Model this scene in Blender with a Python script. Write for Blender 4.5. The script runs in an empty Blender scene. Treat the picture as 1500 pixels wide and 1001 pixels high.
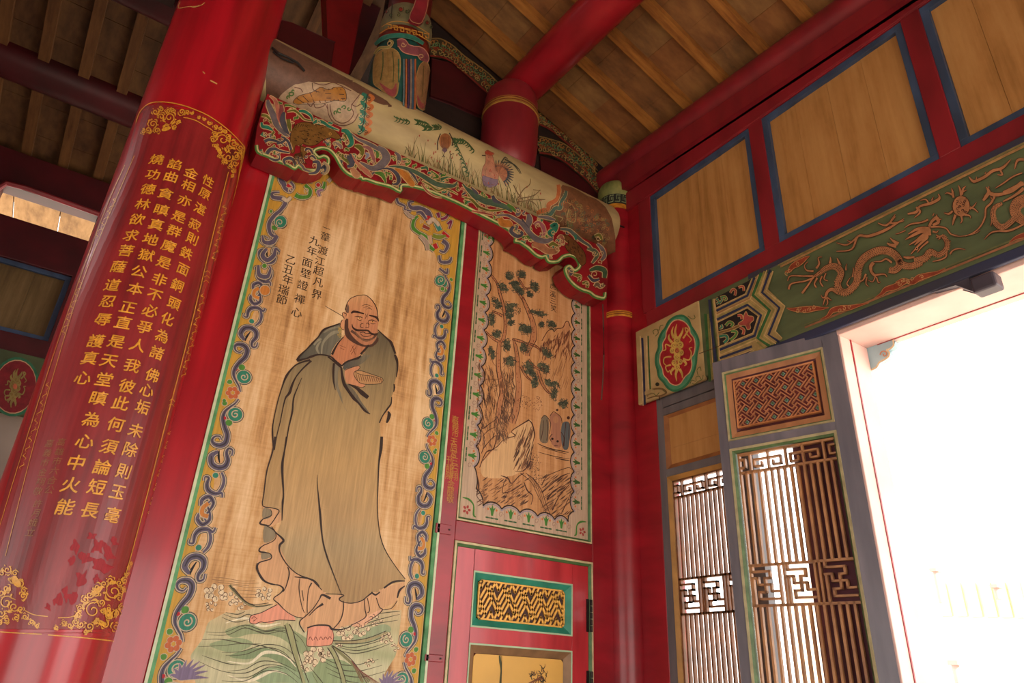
import bpy, bmesh, math, random
from mathutils import Vector, Matrix
from mathutils.bvhtree import BVHTree
from mathutils.geometry import tessellate_polygon
random.seed(7)
SC = bpy.context.scene
COL = SC.collection
# ------------------------------------------------------------------ camera
FPX = 1024.505                      # focal length in pixels of the 1500 px wide frame
AX = Vector((0.82462374, 0.28103232, 0.49093434))    # world X, Y, Z seen from the camera (right, down, forward)
BX = Vector((-0.56400537, 0.34169983, 0.75175739))
VX = Vector((0.04351594, -0.89680659, 0.44027753))
CAM = Vector((0.0, 0.0, 1.5))
def w_of(c): return Vector((c.dot(AX), c.dot(BX), c.dot(VX)))
cd = bpy.data.cameras.new('camera'); cam = bpy.data.objects.new('camera', cd); COL.objects.link(cam)
cr, cdn, cf = w_of(Vector((1, 0, 0))), w_of(Vector((0, 1, 0))), w_of(Vector((0, 0, 1)))
M = Matrix((cr, -cdn, -cf)).transposed().to_4x4(); M.translation = CAM
cam.matrix_world = M
cd.sensor_width = 36.0; cd.sensor_fit = 'HORIZONTAL'; cd.lens = FPX / 1500 * 36.0
cd.clip_start = 0.05; cd.clip_end = 400
SC.camera = cam
# ------------------------------------------------------------------ world, sun, exposure
SC.view_settings.view_transform = 'Standard'; SC.view_settings.look = 'None'
SC.view_settings.gamma = 1.0; SC.view_settings.use_curve_mapping = False
SC.view_settings.exposure = 0.8
SC.cycles.max_bounces = 10; SC.cycles.diffuse_bounces = 6; SC.cycles.glossy_bounces = 4
SC.cycles.sample_clamp_indirect = 8.0
wd = bpy.data.worlds.new('daylight'); SC.world = wd; wd.use_nodes = True
wn = wd.node_tree.nodes; wn['Background'].inputs[0].default_value = (1.0, 0.975, 0.95, 1); wn['Background'].inputs[1].default_value = 2.5
sd = bpy.data.lights.new('sun', 'SUN'); sd.energy = 10.0; sd.angle = math.radians(2); sd.color = (1.0, 0.93, 0.84)
sun = bpy.data.objects.new('sun', sd); COL.objects.link(sun)
sun.rotation_euler = Vector((-0.62, 0.50, 0.60)).normalized().to_track_quat('Z', 'Y').to_euler()   # set again below
def sun_dir(to): sun.rotation_euler = Vector(to).normalized().to_track_quat('Z', 'Y').to_euler()
sun_dir((0.10, -0.72, 0.68))
# ------------------------------------------------------------------ pixel rays: where a measured point lies on a real surface
def ray(x, y):
    return w_of(Vector(((x - 750) / FPX, (y - 500.5) / FPX, 1.0)))
def onX(x, y, X):
    r = ray(x, y); return CAM + r * (X / r.x)
def onY(x, y, Y):
    r = ray(x, y); return CAM + r * (Y / r.y)
def onP(x, y, p, n):
    r = ray(x, y); return CAM + r * ((p - CAM).dot(n) / r.dot(n))
# ------------------------------------------------------------------ colours and materials
def lin(h, k=1.0):
    h = h.lstrip('#'); o = []
    for i in (0, 2, 4):
        c = int(h[i:i+2], 16) / 255
        o.append(k * (c / 12.92 if c <= .04045 else ((c + .055) / 1.055) ** 2.4))
    return (*o, 1.0)
MATS = {}
def mat(name, col, rough=.5, var=.12, scale=(6, 6, 6), spec=.5, bump=.0, bscale=40, coat=0.0, col2=None, detail=5, metal=0):
    if name in MATS: return MATS[name]
    m = bpy.data.materials.new(name); m.use_nodes = True; nt = m.node_tree; N = nt.nodes; L = nt.links
    b = N['Principled BSDF']; b.inputs['Roughness'].default_value = rough
    b.inputs['Specular IOR Level'].default_value = spec; b.inputs['Coat Weight'].default_value = coat
    b.inputs['Metallic'].default_value = metal
    b.inputs['Coat Roughness'].default_value = .12
    tc = N.new('ShaderNodeTexCoord'); mp = N.new('ShaderNodeMapping'); mp.inputs['Scale'].default_value = scale
    L.new(tc.outputs['Object'], mp.inputs[0])
    nz = N.new('ShaderNodeTexNoise'); nz.inputs['Scale'].default_value = 1.0; nz.inputs['Detail'].default_value = detail
    L.new(mp.outputs[0], nz.inputs['Vector'])
    rp = N.new('ShaderNodeValToRGB'); L.new(nz.outputs['Fac'], rp.inputs[0])
    c = lin(col) if isinstance(col, str) else col
    c2 = lin(col2) if isinstance(col2, str) else tuple(x * (1 - 2.2 * var) for x in c[:3]) + (1,)
    rp.color_ramp.elements[0].position = .3; rp.color_ramp.elements[0].color = c2
    rp.color_ramp.elements[1].position = .7; rp.color_ramp.elements[1].color = tuple(min(1, x * (1 + .6 * var)) for x in c[:3]) + (1,)
    L.new(rp.outputs[0], b.inputs['Base Color'])
    if bump:
        n2 = N.new('ShaderNodeTexNoise'); n2.inputs['Scale'].default_value = bscale; n2.inputs['Detail'].default_value = 4
        L.new(tc.outputs['Object'], n2.inputs['Vector'])
        bp = N.new('ShaderNodeBump'); bp.inputs['Strength'].default_value = bump; bp.inputs['Distance'].default_value = .01
        L.new(n2.outputs['Fac'], bp.inputs['Height']); L.new(bp.outputs[0], b.inputs['Normal'])
    MATS[name] = m; return m
def wood(name, dark, mid, light, scale=(1, 1, 1), rough=.6, grain=(60, 60, 2.2), weave=0.0, spec=.35, bands=0.0):
    """aged painted or bare wood: streaks along one axis, blotches, fine fibre"""
    if name in MATS: return MATS[name]
    m = bpy.data.materials.new(name); m.use_nodes = True; nt = m.node_tree; N = nt.nodes; L = nt.links
    b = N['Principled BSDF']; b.inputs['Roughness'].default_value = rough; b.inputs['Specular IOR Level'].default_value = spec
    tc = N.new('ShaderNodeTexCoord')
    def noise(sc, det, rg=.6):
        mp = N.new('ShaderNodeMapping'); mp.inputs['Scale'].default_value = sc; L.new(tc.outputs['Object'], mp.inputs[0])
        n = N.new('ShaderNodeTexNoise'); n.inputs['Scale'].default_value = 1; n.inputs['Detail'].default_value = det
        n.inputs['Roughness'].default_value = rg; L.new(mp.outputs[0], n.inputs['Vector']); return n.outputs['Fac']
    def mth(op, a, bb):
        n = N.new('ShaderNodeMath'); n.operation = op
        for i, v in ((0, a), (1, bb)):
            if isinstance(v, (int, float)): n.inputs[i].default_value = v
            else: L.new(v, n.inputs[i])
        return n.outputs[0]
    streak = noise(grain, 4); blot = noise(tuple(g * .09 + 1.2 for g in grain), 5, .7)
    f = mth('ADD', mth('MULTIPLY', streak, .5), mth('MULTIPLY', blot, .5))
    if weave:
        w1 = noise((3, 3, 160), 2); w2 = noise((140, 140, 6), 2)
        f = mth('ADD', f, mth('MULTIPLY', mth('SUBTRACT', mth('ADD', w1, w2), 1.0), weave))
    rp = N.new('ShaderNodeValToRGB'); L.new(f, rp.inputs[0]); e = rp.color_ramp.elements
    e[0].position = .36; e[0].color = lin(dark); e[1].position = .64; e[1].color = lin(light)
    x = rp.color_ramp.elements.new(.48); x.color = lin(mid)
    L.new(rp.outputs[0], b.inputs['Base Color'])
    bp = N.new('ShaderNodeBump'); bp.inputs['Strength'].default_value = .18; bp.inputs['Distance'].default_value = .004
    L.new(streak, bp.inputs['Height']); L.new(bp.outputs[0], b.inputs['Normal'])
    MATS[name] = m; return m
def paint_mat(name, rough=.55, wear=.25, grain=(30, 30, 3), coat=0, spec=.35):
    """paint whose pigment comes from the painted shapes' own colour, worn by the wood below"""
    if name in MATS: return MATS[name]
    m = bpy.data.materials.new(name); m.use_nodes = True; nt = m.node_tree; N = nt.nodes; L = nt.links
    b = N['Principled BSDF']; b.inputs['Roughness'].default_value = rough; b.inputs['Specular IOR Level'].default_value = spec
    b.inputs['Coat Weight'].default_value = coat
    at = N.new('ShaderNodeAttribute'); at.attribute_name = 'pigment'
    tc = N.new('ShaderNodeTexCoord'); mp = N.new('ShaderNodeMapping'); mp.inputs['Scale'].default_value = grain
    L.new(tc.outputs['Object'], mp.inputs[0])
    nz = N.new('ShaderNodeTexNoise'); nz.inputs['Scale'].default_value = 1.5; nz.inputs['Detail'].default_value = 6; nz.inputs['Roughness'].default_value = .7
    L.new(mp.outputs[0], nz.inputs['Vector'])
    mr = N.new('ShaderNodeMapRange'); mr.inputs[1].default_value = .3; mr.inputs[2].default_value = .7
    mr.inputs[3].default_value = 1 - wear * 1.3; mr.inputs[4].default_value = 1 + wear * .6
    L.new(nz.outputs['Fac'], mr.inputs[0])
    vm = N.new('ShaderNodeVectorMath'); vm.operation = 'SCALE'; L.new(at.outputs['Color'], vm.inputs[0]); L.new(mr.outputs[0], vm.inputs['Scale'])
    L.new(vm.outputs[0], b.inputs['Base Color'])
    MATS[name] = m; return m
red = mat('red lacquer', '#9e1926', .38, .16, (3, 3, 9), coat=.12, col2='#7e121c')
red_gl = mat('glossy red lacquer', '#aa1422', .30, .2, (14, 14, 1.2), coat=.3, col2='#860d18')
red_dk = mat('dark red beam paint', '#6e0f14', .5, .2, (4, 4, 4), col2='#430a0c')
red_dull = mat('weathered red lacquer', '#881f28', .45, .2, (5, 5, 2), coat=.05, col2='#6c1820')  # worn finish; the duller red also paints in shade of the upper timbers
blue = mat('slate blue paint', '#3c5272', .5, .25, (8, 8, 3), col2='#2c3b50')
greyblue = mat('grey blue door paint', '#77727c', .42, .14, (12, 12, 2), col2='#5d5c66', coat=.1)
cream_m = mat('cream paint line', '#cbbb90', .5, .15, (20, 20, 20))
green_m = mat('green paint line', '#4a7040', .5, .2, (20, 20, 20))
mint_m = mat('mint green moulding paint', '#8fc4a0', .5, .12, (20, 20, 20))
teal_m = mat('teal recess paint', '#2c8a72', .5, .2, (9, 9, 9), col2='#1d6e58')
orange_m = mat('orange ochre paint', '#c98450', .5, .15, (14, 14, 5))
purple_m = mat('aubergine recess paint', '#5d3238', .55, .2, (10, 10, 10))
lattice_m = mat('ochre lattice paint', '#b07f52', .5, .2, (10, 10, 10), col2='#8f6342')
gold_m = mat('gold leaf paint', '#cf8f2c', .42, .25, (30, 30, 30), spec=.7, col2='#a06a1c')
iron_m = mat('dark iron', '#2c2523', .5, .2, (30, 30, 30), metal=.6)
black_m = mat('black rubber', '#14100f', .6, .1)
dark_m = mat('dark brown boards', '#2a1812', .8, .3, (3, 3, 12))  # plain dark board colour for infill and backing
white_m = mat('pale plaster', '#d8d0c4', .8, .08)
# ------------------------------------------------------------------ mesh helpers
class MB:
    def __init__(s): s.v = []; s.f = []; s.c = []
    def quadbox(s, x0, x1, y0, y1, z0, z1, T=None):
        b = len(s.v)
        for z in (z0, z1):
            for x, y in ((x0, y0), (x1, y0), (x1, y1), (x0, y1)):
                p = Vector((x, y, z)); s.v.append(T @ p if T else p)
        for q in ((0, 3, 2, 1), (4, 5, 6, 7), (0, 1, 5, 4), (1, 2, 6, 5), (2, 3, 7, 6), (3, 0, 4, 7)): s.f.append([b + i for i in q])
        return s
    def prism(s, pts, off):
        """closed outline (3D points) pushed along off"""
        b = len(s.v); n = len(pts); s.v += [Vector(p) for p in pts] + [Vector(p) + off for p in pts]
        tr = tessellate_polygon([[Vector(p) for p in pts]])
        for t in tr: s.f.append([b + i for i in t]); s.f.append([b + n + i for i in reversed(t)])
        for i in range(n): j = (i + 1) % n; s.f.append([b + i, b + j, b + n + j, b + n + i])
        return s
    def tube(s, pts, r, seg=12, cap=True, r2=None):
        pts = [Vector(p) for p in pts]; b = len(s.v); n = len(pts)
        up = Vector((0, 0, 1))
        for i, p in enumerate(pts):
            t = (pts[min(i + 1, n - 1)] - pts[max(i - 1, 0)]).normalized()
            u = t.cross(up)
            if u.length < 1e-3: u = Vector((1, 0, 0))
            u.normalize(); w = u.cross(t)
            rr = r[i] if isinstance(r, (list, tuple)) else r
            for k in range(seg):
                a = 2 * math.pi * k / seg; s.v.append(p + (u * math.cos(a) + w * math.sin(a)) * rr)
        for i in range(n - 1):
            for k in range(seg):
                k2 = (k + 1) % seg; s.f.append([b + i * seg + k, b + i * seg + k2, b + (i + 1) * seg + k2, b + (i + 1) * seg + k])
        if cap: s.f.append([b + k for k in range(seg)][::-1]); s.f.append([b + (n - 1) * seg + k for k in range(seg)])
        return s
    def lathe(s, cx, cy, prof, seg=48):
        """profile of (radius, z) about a vertical axis"""
        b = len(s.v)
        for r, z in prof:
            for k in range(seg):
                a = 2 * math.pi * k / seg; s.v.append(Vector((cx + r * math.cos(a), cy + r * math.sin(a), z)))
        for i in range(len(prof) - 1):
            for k in range(seg):
                k2 = (k + 1) % seg; s.f.append([b + i * seg + k, b + i * seg + k2, b + (i + 1) * seg + k2, b + (i + 1) * seg + k])
        s.f.append([b + k for k in range(seg)][::-1]); s.f.append([b + (len(prof) - 1) * seg + k for k in range(seg)])
        return s
    def build(s, name, m, parent=None, bevel=0, smooth=False, loc=None):
        me = bpy.data.meshes.new(name)
        o_ = Vector(loc) if loc is not None else Vector((0, 0, 0))
        me.from_pydata([tuple(p - o_) for p in s.v], [], s.f); me.update()
        if s.c:
            ca = me.attributes.new('pigment', 'FLOAT_COLOR', 'POINT')
            ca.data.foreach_set('color', [x for c in s.c for x in c])
        me.materials.append(m)
        ob = bpy.data.objects.new(name, me); COL.objects.link(ob); ob.location = o_
        if parent is not None:
            ob.parent = parent; ob.matrix_parent_inverse = Matrix.Translation(-parent.location)
        if smooth:
            me.shade_smooth() if hasattr(me, 'shade_smooth') else [setattr(p, 'use_smooth', True) for p in me.polygons]
            try: me.set_sharp_from_angle(angle=math.radians(40))
            except Exception: pass
        if bevel:
            md = ob.modifiers.new('edge', 'BEVEL'); md.width = bevel; md.segments = 2; md.limit_method = 'ANGLE'
        return ob
def thing(name, label, cat, loc, group=None):
    o = bpy.data.objects.new(name, None); COL.objects.link(o); o.location = loc; o.empty_display_size = .1
    return tag(o, label, cat, group)
def tag(o, label, cat, group=None):
    o['label'] = label; o['category'] = cat
    if group: o['group'] = group
    return o
def lab(o, label): o['label'] = label; return o
def struct(o): o['kind'] = 'structure'; return o
def box(name, x0, x1, y0, y1, z0, z1, m, parent=None, bevel=.004, T=None):
    x0, x1 = sorted((x0, x1)); y0, y1 = sorted((y0, y1)); z0, z1 = sorted((z0, z1))
    return MB().quadbox(x0, x1, y0, y1, z0, z1, T).build(name, m, parent, bevel)
# ------------------------------------------------------------------ painting onto surfaces
def smooth_path(pts, n=6, closed=False):
    P = [Vector((p[0], p[1])) for p in pts]
    if len(P) < 3: return P
    out = []; m = len(P); rng = range(m) if closed else range(m - 1)
    for i in rng:
        p1, p2 = P[i], P[(i + 1) % m]
        p0 = P[(i - 1) % m] if closed or i > 0 else p1
        p3 = P[(i + 2) % m] if closed or i + 2 < m else p2
        for k in range(n):
            t = k / n
            out.append(.5 * ((2 * p1) + (p2 - p0) * t + (2 * p0 - 5 * p1 + 4 * p2 - p3) * t * t + (3 * p1 - p0 - 3 * p2 + p3) * t ** 3))
    if not closed: out.append(P[-1])
    return out
def P_(s, ox=0, oy=0, k=1.0):
    """'x,y x,y' read in an enlarged crop with corner (ox, oy) and scale k"""
    return [(ox + float(a) / k, oy + float(b) / k) for a, b in (q.split(',') for q in s.split())]
class Paint:
    """thin painted shapes laid on a surface; f(x, y) -> (point, normal)"""
    def __init__(s, f, step=.00035, curved=False): s.curved = curved; s.f = f; s.mb = MB(); s.step = step; s.k = 0
    def _v(s, x, y, lvl, col):
        p, n = s.f(x, y); s.mb.v.append(p + n * (s.step * (lvl + 1) + (s.k % 28) * 1e-5)); s.mb.c.append(col)
    def poly(s, pts, col, lvl=0, sm=0, closed=True):
        if s.curved and len(pts) > 3: return s.strips(pts, col, lvl, 2.5, 3.5, sm)
        c = lin(col) if isinstance(col, str) else col; s.k += 1
        if sm: pts = smooth_path(pts, sm, True)
        pp = [Vector((p[0], p[1], 0)) for p in pts]; b = len(s.mb.v)
        for p in pp: s._v(p.x, p.y, lvl, c)
        for t in tessellate_polygon([pp]): s.mb.f.append([b + i for i in t])
    def strips(s, pts, colf, lvl=0, h=4, w=6, sm=0):
        """filled outline cut into small cells so it can follow a curved surface or take a wash of colour"""
        s.k += 1
        if sm: pts = smooth_path(pts, sm, True)
        n = len(pts); y0 = min(p[1] for p in pts); y1 = max(p[1] for p in pts)
        rows = max(1, int((y1 - y0) / h)); dy = (y1 - y0) / rows
        cf = colf if callable(colf) else (lambda x, y, c=lin(colf) if isinstance(colf, str) else colf: c)
        def xs(y):
            o = []
            for i in range(n):
                a, b = pts[i], pts[(i + 1) % n]
                if (a[1] <= y) != (b[1] <= y): o.append(a[0] + (b[0] - a[0]) * (y - a[1]) / (b[1] - a[1]))
            return sorted(o)
        for r in range(rows):
            ya, yb = y0 + r * dy, y0 + (r + 1) * dy
            A, B, Mx = xs(ya + 1e-4), xs(yb - 1e-4), xs((ya + yb) / 2)
            if not (len(A) == len(B) == len(Mx)): A = B = Mx
            for k in range(0, len(Mx) - 1, 2):
                wmax = max(A[k + 1] - A[k], B[k + 1] - B[k]); c = max(1, int(wmax / w)); b = len(s.mb.v)
                for j in range(c + 1):
                    t = j / c; xa = A[k] + (A[k + 1] - A[k]) * t; xb = B[k] + (B[k + 1] - B[k]) * t
                    s._v(xa, ya, lvl, cf(xa, ya)); s._v(xb, yb, lvl, cf(xb, yb))
                for j in range(c): q = b + 2 * j; s.mb.f.append([q, q + 2, q + 3, q + 1])
    def stroke(s, pts, w, col, lvl=1, sm=5, closed=False, taper=0):
        """w: width, a number or a list along the path; taper 1 = pointed end, 2 = both ends pointed"""
        c = lin(col) if isinstance(col, str) else col
        if sm and len(pts) > 2: P = smooth_path(pts, sm, closed)
        else: P = [Vector((p[0], p[1])) for p in pts]
        n = len(P); s.k += 1
        if n < 2: return
        b = len(s.mb.v)
        for i, p in enumerate(P):
            a = P[(i - 1) % n] if closed or i > 0 else P[0]; d = P[(i + 1) % n] if closed or i < n - 1 else P[-1]
            t = (d - a); t = t.normalized() if t.length > 1e-9 else Vector((1, 0)); nn = Vector((-t.y, t.x))
            u = i / (n - 1)
            if isinstance(w, (list, tuple)):
                q = u * (len(w) - 1); k = min(int(q), len(w) - 2); ww = w[k] + (w[k + 1] - w[k]) * (q - k)
            else: ww = w
            if taper == 1: ww *= max(.08, 1 - u ** 2)
            elif taper == 2: ww *= max(.08, math.sin(math.pi * min(1, max(0, u))) ** .5)
            e1 = p + nn * ww / 2; e2 = p - nn * ww / 2
            s._v(e1.x, e1.y, lvl, c); s._v(e2.x, e2.y, lvl, c)
        for i in range(n - 1 + (1 if closed else 0)):
            j = (i + 1) % n; s.mb.f.append([b + 2 * i, b + 2 * j, b + 2 * j + 1, b + 2 * i + 1])
    def line(s, *a, **k): k['sm'] = 0; s.stroke(*a, **k)
    def dot(s, x, y, r, col, lvl=1, ry=None, n=10, rot=0):
        ry = ry or r; cr_, sr_ = math.cos(rot), math.sin(rot); q = []
        for i in range(n):
            a = 2 * math.pi * i / n; u, v = r * math.cos(a), ry * math.sin(a); q.append((x + u * cr_ - v * sr_, y + u * sr_ + v * cr_))
        s.poly(q, col, lvl)
    def spiral(s, x, y, r, a0, turns, w, col, lvl=1, rmin=.15, dr=1):
        n = max(8, int(14 * turns)); pts = []
        for i in range(n + 1):
            t = i / n; a = a0 + dr * 2 * math.pi * turns * t; rr = r * (1 - (1 - rmin) * t); pts.append((x + rr * math.cos(a), y + rr * math.sin(a)))
        s.stroke(pts, w, col, lvl, sm=0)
        return pts
    def outlined(s, pts, col, edge, we, lvl=1, sm=5):
        s.poly(pts, col, lvl, sm); s.stroke(pts, we, edge, lvl + 1, sm=sm, closed=True)
    def glyph(s, ch, T, col, lvl=1, bold=.018):
        """T maps font units (0..1 box, y up) to the surface's drawing coordinates"""
        c = lin(col) if isinstance(col, str) else col
        V, Fc = glyph_mesh(ch, bold); b = len(s.mb.v); s.k += 1
        for x, y in V: q = T(x, y); s._v(q[0], q[1], lvl, c)
        for f in Fc: s.mb.f.append([b + i for i in f])
    def build(s, name, m, parent): return s.mb.build(name, m, parent)
GL = {}
def glyph_mesh(ch, bold):
    if (ch, bold) in GL: return GL[(ch, bold)]
    cu = bpy.data.curves.new('glyph', 'FONT'); cu.body = ch; cu.size = 1.0; cu.resolution_u = 3; cu.offset = bold
    cu.align_x = 'CENTER'; cu.align_y = 'CENTER'
    ob = bpy.data.objects.new('glyph', cu); COL.objects.link(ob)
    dg = bpy.context.evaluated_depsgraph_get(); me = bpy.data.meshes.new_from_object(ob.evaluated_get(dg))
    V = [(v.co.x, v.co.y) for v in me.vertices]; Fc = [list(p.vertices) for p in me.polygons]
    if V:
        xs = [v[0] for v in V]; ys = [v[1] for v in V]; cx = (min(xs) + max(xs)) / 2; cy = (min(ys) + max(ys)) / 2
        V = [(x - cx, y - cy) for x, y in V]
    bpy.data.objects.remove(ob); bpy.data.curves.remove(cu); bpy.data.meshes.remove(me)
    GL[(ch, bold)] = (V, Fc); return V, Fc
def planeY(Y): return lambda x, y: (onY(x, y, Y), Vector((0, -1, 0)))
def planeX(X): return lambda x, y: (onX(x, y, X), Vector((-1, 0, 0)))
def planeP(p, n): return lambda x, y: (onP(x, y, p, n), n)
def onto(ob, fallback):
    """measured points carried onto a curved object's own surface"""
    dg = bpy.context.evaluated_depsgraph_get(); dg.update()
    me = ob.data; vs = [ob.matrix_world @ v.co for v in me.vertices] if not ob.parent else [v.co + ob.location for v in me.vertices]
    bv = BVHTree.FromPolygons(vs, [list(p.vertices) for p in me.polygons])
    def f(x, y):
        h = bv.ray_cast(CAM, ray(x, y).normalized())
        if h[0] is None: return fallback(x, y)
        n = h[1]
        return h[0], (n if n.dot(CAM - h[0]) > 0 else -n)
    return f
def xzY(Y): return lambda x, z: (Vector((x, Y, z)), Vector((0, -1, 0)))
def yzX(X): return lambda y, z: (Vector((X, y, z)), Vector((-1, 0, 0)))
# ================================================================== STRUCTURE
YW, X0 = 3.20, 2.98                 # painted partition plane, doorway wall plane
YB = 6.02                           # rear wall of the back bay
# ---- ground and floor
stone = mat('pale granite floor', '#a8988a', .45, .12, (3, 3, 3))
fl = struct(box('floor', -6, 3.3, -4.2, 6.3, -.1, 0, stone, bevel=0))
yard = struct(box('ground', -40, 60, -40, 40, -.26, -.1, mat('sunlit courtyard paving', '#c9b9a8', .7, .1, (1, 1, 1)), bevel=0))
# ---- partition wall carrying the two paintings: stiles, rails and backing
wb = thing('wall_back', None, None, (1.6, YW, 0)); del wb['label']; del wb['category']; struct(wb)
box('backing', .30, 2.99, YW + .035, YW + .06, 0, 4.4, red_dk, wb, 0)
box('stile', .33, .508, YW - .012, YW + .04, 0, 4.45, red_gl, wb)
box('stile', 1.697, 1.792, YW - .012, YW + .04, 0, 4.45, red, wb)
box('stile', 2.706, 2.90, YW - .012, YW + .04, 0, 4.45, red, wb)
box('rail', 1.792, 2.706, YW - .011, YW + .04, 2.150, 2.250, red, wb)
box('rail', .508, 2.90, YW - .0, YW + .04, 4.18, 4.46, red_dk, wb)
for (xa, xb, za, zb) in ((1.675, 1.765, 2.168, 2.218), (1.68, 1.775, 1.580, 1.612)):
    st = box('iron_strap', xa, xb, YW - .020, YW - .012, za, zb, red, wb, .003)
    m_ = MB()
    for t in (.2, .8):
        for u in (.25, .75): m_.lathe(xa + (xb - xa) * t, 0, [(.0001, 0), (.003, 0)], 6)
    m_ = MB()
    for t in (.15, .85):
        c = Vector((xa + (xb - xa) * t, YW - .021, (za + zb) / 2)); m_.quadbox(c.x - .004, c.x + .004, c.y - .003, c.y + .001, c.z - .004, c.z + .004)
    m_.build('screw', iron_m, st)
# ---- doorway wall
wr = thing('wall_right', None, None, (X0, 2, 0)); del wr['label']; del wr['category']; struct(wr)
box('post', X0 - .00, X0 + .16, 2.893, 3.22, 0, 5.15, red, wr)
# rails and stiles of the transom grid
YR0 = -3.4
box('rail', X0 - .012, X0 + .10, YR0, 2.93, 4.675, 4.90, red_dull, wr)
box('rail', X0 - .012, X0 + .10, YR0, 2.93, 3.640, 3.762, red_dull, wr)
for ya, yb in ((2.848, 2.96), (1.892, 1.986), (.930, 1.024), (-.032, .062), (-.994, -.90)):
    box('stile', X0 - .012, X0 + .10, ya, yb, 3.762, 4.675, red_dull, wr)
box('lower_wall', X0 + .02, X0 + .12, -3.4, -1.10, 0, 3.15, red_dk, wr, 0)
# post carrying the hinged leaf between side leaf and opening
box('post', X0 + .01, X0 + .12, 1.70, 2.00, 0, 3.12, mat('post back aubergine','#5a2b36',.6,.15,(3,3,3)), wr)
# outer jamb, lintel soffit with a slim joint line, beyond the leaf
pinkw = mat('pink jamb paint paled for glare', '#ecc8c0', .6, .08, (4, 4, 4))  # pink paled in the colour to stand for doorway glare
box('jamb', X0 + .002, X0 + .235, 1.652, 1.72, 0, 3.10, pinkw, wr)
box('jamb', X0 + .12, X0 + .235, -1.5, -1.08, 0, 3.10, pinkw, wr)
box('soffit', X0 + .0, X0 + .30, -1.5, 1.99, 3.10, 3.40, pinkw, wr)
xj = onY(1246, 500, 1.65).x; box('joint_line', xj - .004, xj + .005, 1.648, 1.655, 0, 3.10, red, wr, 0)
box('joint_line', X0 + .234, X0 + .240, -1.5, 1.60, 3.096, 3.101, red, wr, 0)
# upper outside boarding that closes the wall above the beam
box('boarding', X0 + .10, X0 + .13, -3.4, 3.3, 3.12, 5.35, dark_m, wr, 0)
# ---- transom panels in blue frames (3 in view, each one a board panel)
board_m = wood('tan transom boards', '#986c38', '#b08048', '#c09258', grain=(20, 20, 1.3), rough=.6)
def transom(ya, yb, za, zb, label, face, axis='Y', fw=.038, bm=None):
    c = (face, (ya + yb) / 2, za) if axis == 'Y' else ((ya + yb) / 2, face, za)
    t = thing('transom_panel', label, 'panel', c, 'board panels in blue frames above the doors')
    def bx(n, a, b, c_, d, e, f, m, p, bv=.002):
        if axis == 'Y': return box(n, face + e, face + f, a, b, c_, d, m, p, bv)
        return box(n, a, b, face + e, face + f, c_, d, m, p, bv)
    bx('frame_strip', ya, yb, za, za + fw, -.004, .05, blue, t); bx('frame_strip', ya, yb, zb - fw, zb, -.004, .05, blue, t)
    bx('frame_strip', ya, ya + fw, za + fw, zb - fw, -.004, .05, blue, t); bx('frame_strip', yb - fw, yb, za + fw, zb - fw, -.004, .05, blue, t)
    bx('backing', ya + .01, yb - .01, za + .01, zb - .01, .036, .05, dark_m, t, 0)
    cuts = [0, .26, .52, .78, 1.0]; n = 4
    for i in range(n):
        a = ya + fw + (yb - ya - 2 * fw) * cuts[i]; b = ya + fw + (yb - ya - 2 * fw) * cuts[i + 1]
        bx('board', a + .0006, b - .0006, za + fw, zb - fw, .020 + .0015 * (i % 2), .034, bm or board_m, t, .001)
    return t
transom(1.986, 2.848, 3.762, 4.672, 'tan board panel in slate blue frame nearest the slim corner column', X0)
transom(1.024, 1.892, 3.762, 4.672, 'tan board panel in slate blue frame, middle of the upper row, above the green beam', X0)
transom(.062, .930, 3.762, 4.672, 'tan board panel in slate blue frame cut off by the top right corner', X0)
box('boarding', X0 + .02, X0 + .05, -3.4, -.032, 3.762, 4.675, board_m, wr, 0)
# ---- eaves: round purlin and square rails above the transom
e0, e1 = onX(885, 247, X0 - .02), onX(1215, 8, X0 - .02)
d = (e1 - e0).normalized()
def along(p, yy): return p + d * ((yy - p.y) / d.y)
rp_ = .115
pc = Vector((X0 + .045, e0.y, e0.z - rp_ * .78)); 
t = MB().tube([along(pc, 3.35), along(pc, YR0)], rp_, 28).build('eaves_purlin', red_dull, wr, smooth=True)
r1a, r1b = onX(907, 259, X0 - .03), onX(1290, 2, X0 - .03)
r2a, r2b = onX(921, 278, X0 - .03), onX(1334, 2, X0 - .03)
def rail_between(name, ta, tb, ba, bb, x0, x1, m, parent):
    def ext(a, b, yy): dd = (b - a).normalized(); return a + dd * ((yy - a.y) / dd.y)
    q = [ext(ta, tb, 3.15), ext(ta, tb, YR0), ext(ba, bb, YR0), ext(ba, bb, 3.15)]
    return MB().prism([Vector((x0, p.y, p.z)) for p in q], Vector((x1 - x0, 0, 0))).build(name, m, parent, .006)
rail_between('cornice_rail', r1a, r1b, r2a + Vector((0, 0, .012)), r2b + Vector((0, 0, .012)), X0 - .06, X0 + .1, red_dull, wr)
q = [Vector((0, 3.1, 4.68)), Vector((0, YR0, 4.68)), along(Vector((0, r2b.y, r2b.z)), YR0), along(Vector((0, r2a.y, r2a.z)), 3.1)]
MB().prism([Vector((X0 - .020, p.y, p.z)) for p in q], Vector((.08, 0, 0))).build('cornice_rail', red_dull, wr, .004)
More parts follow.
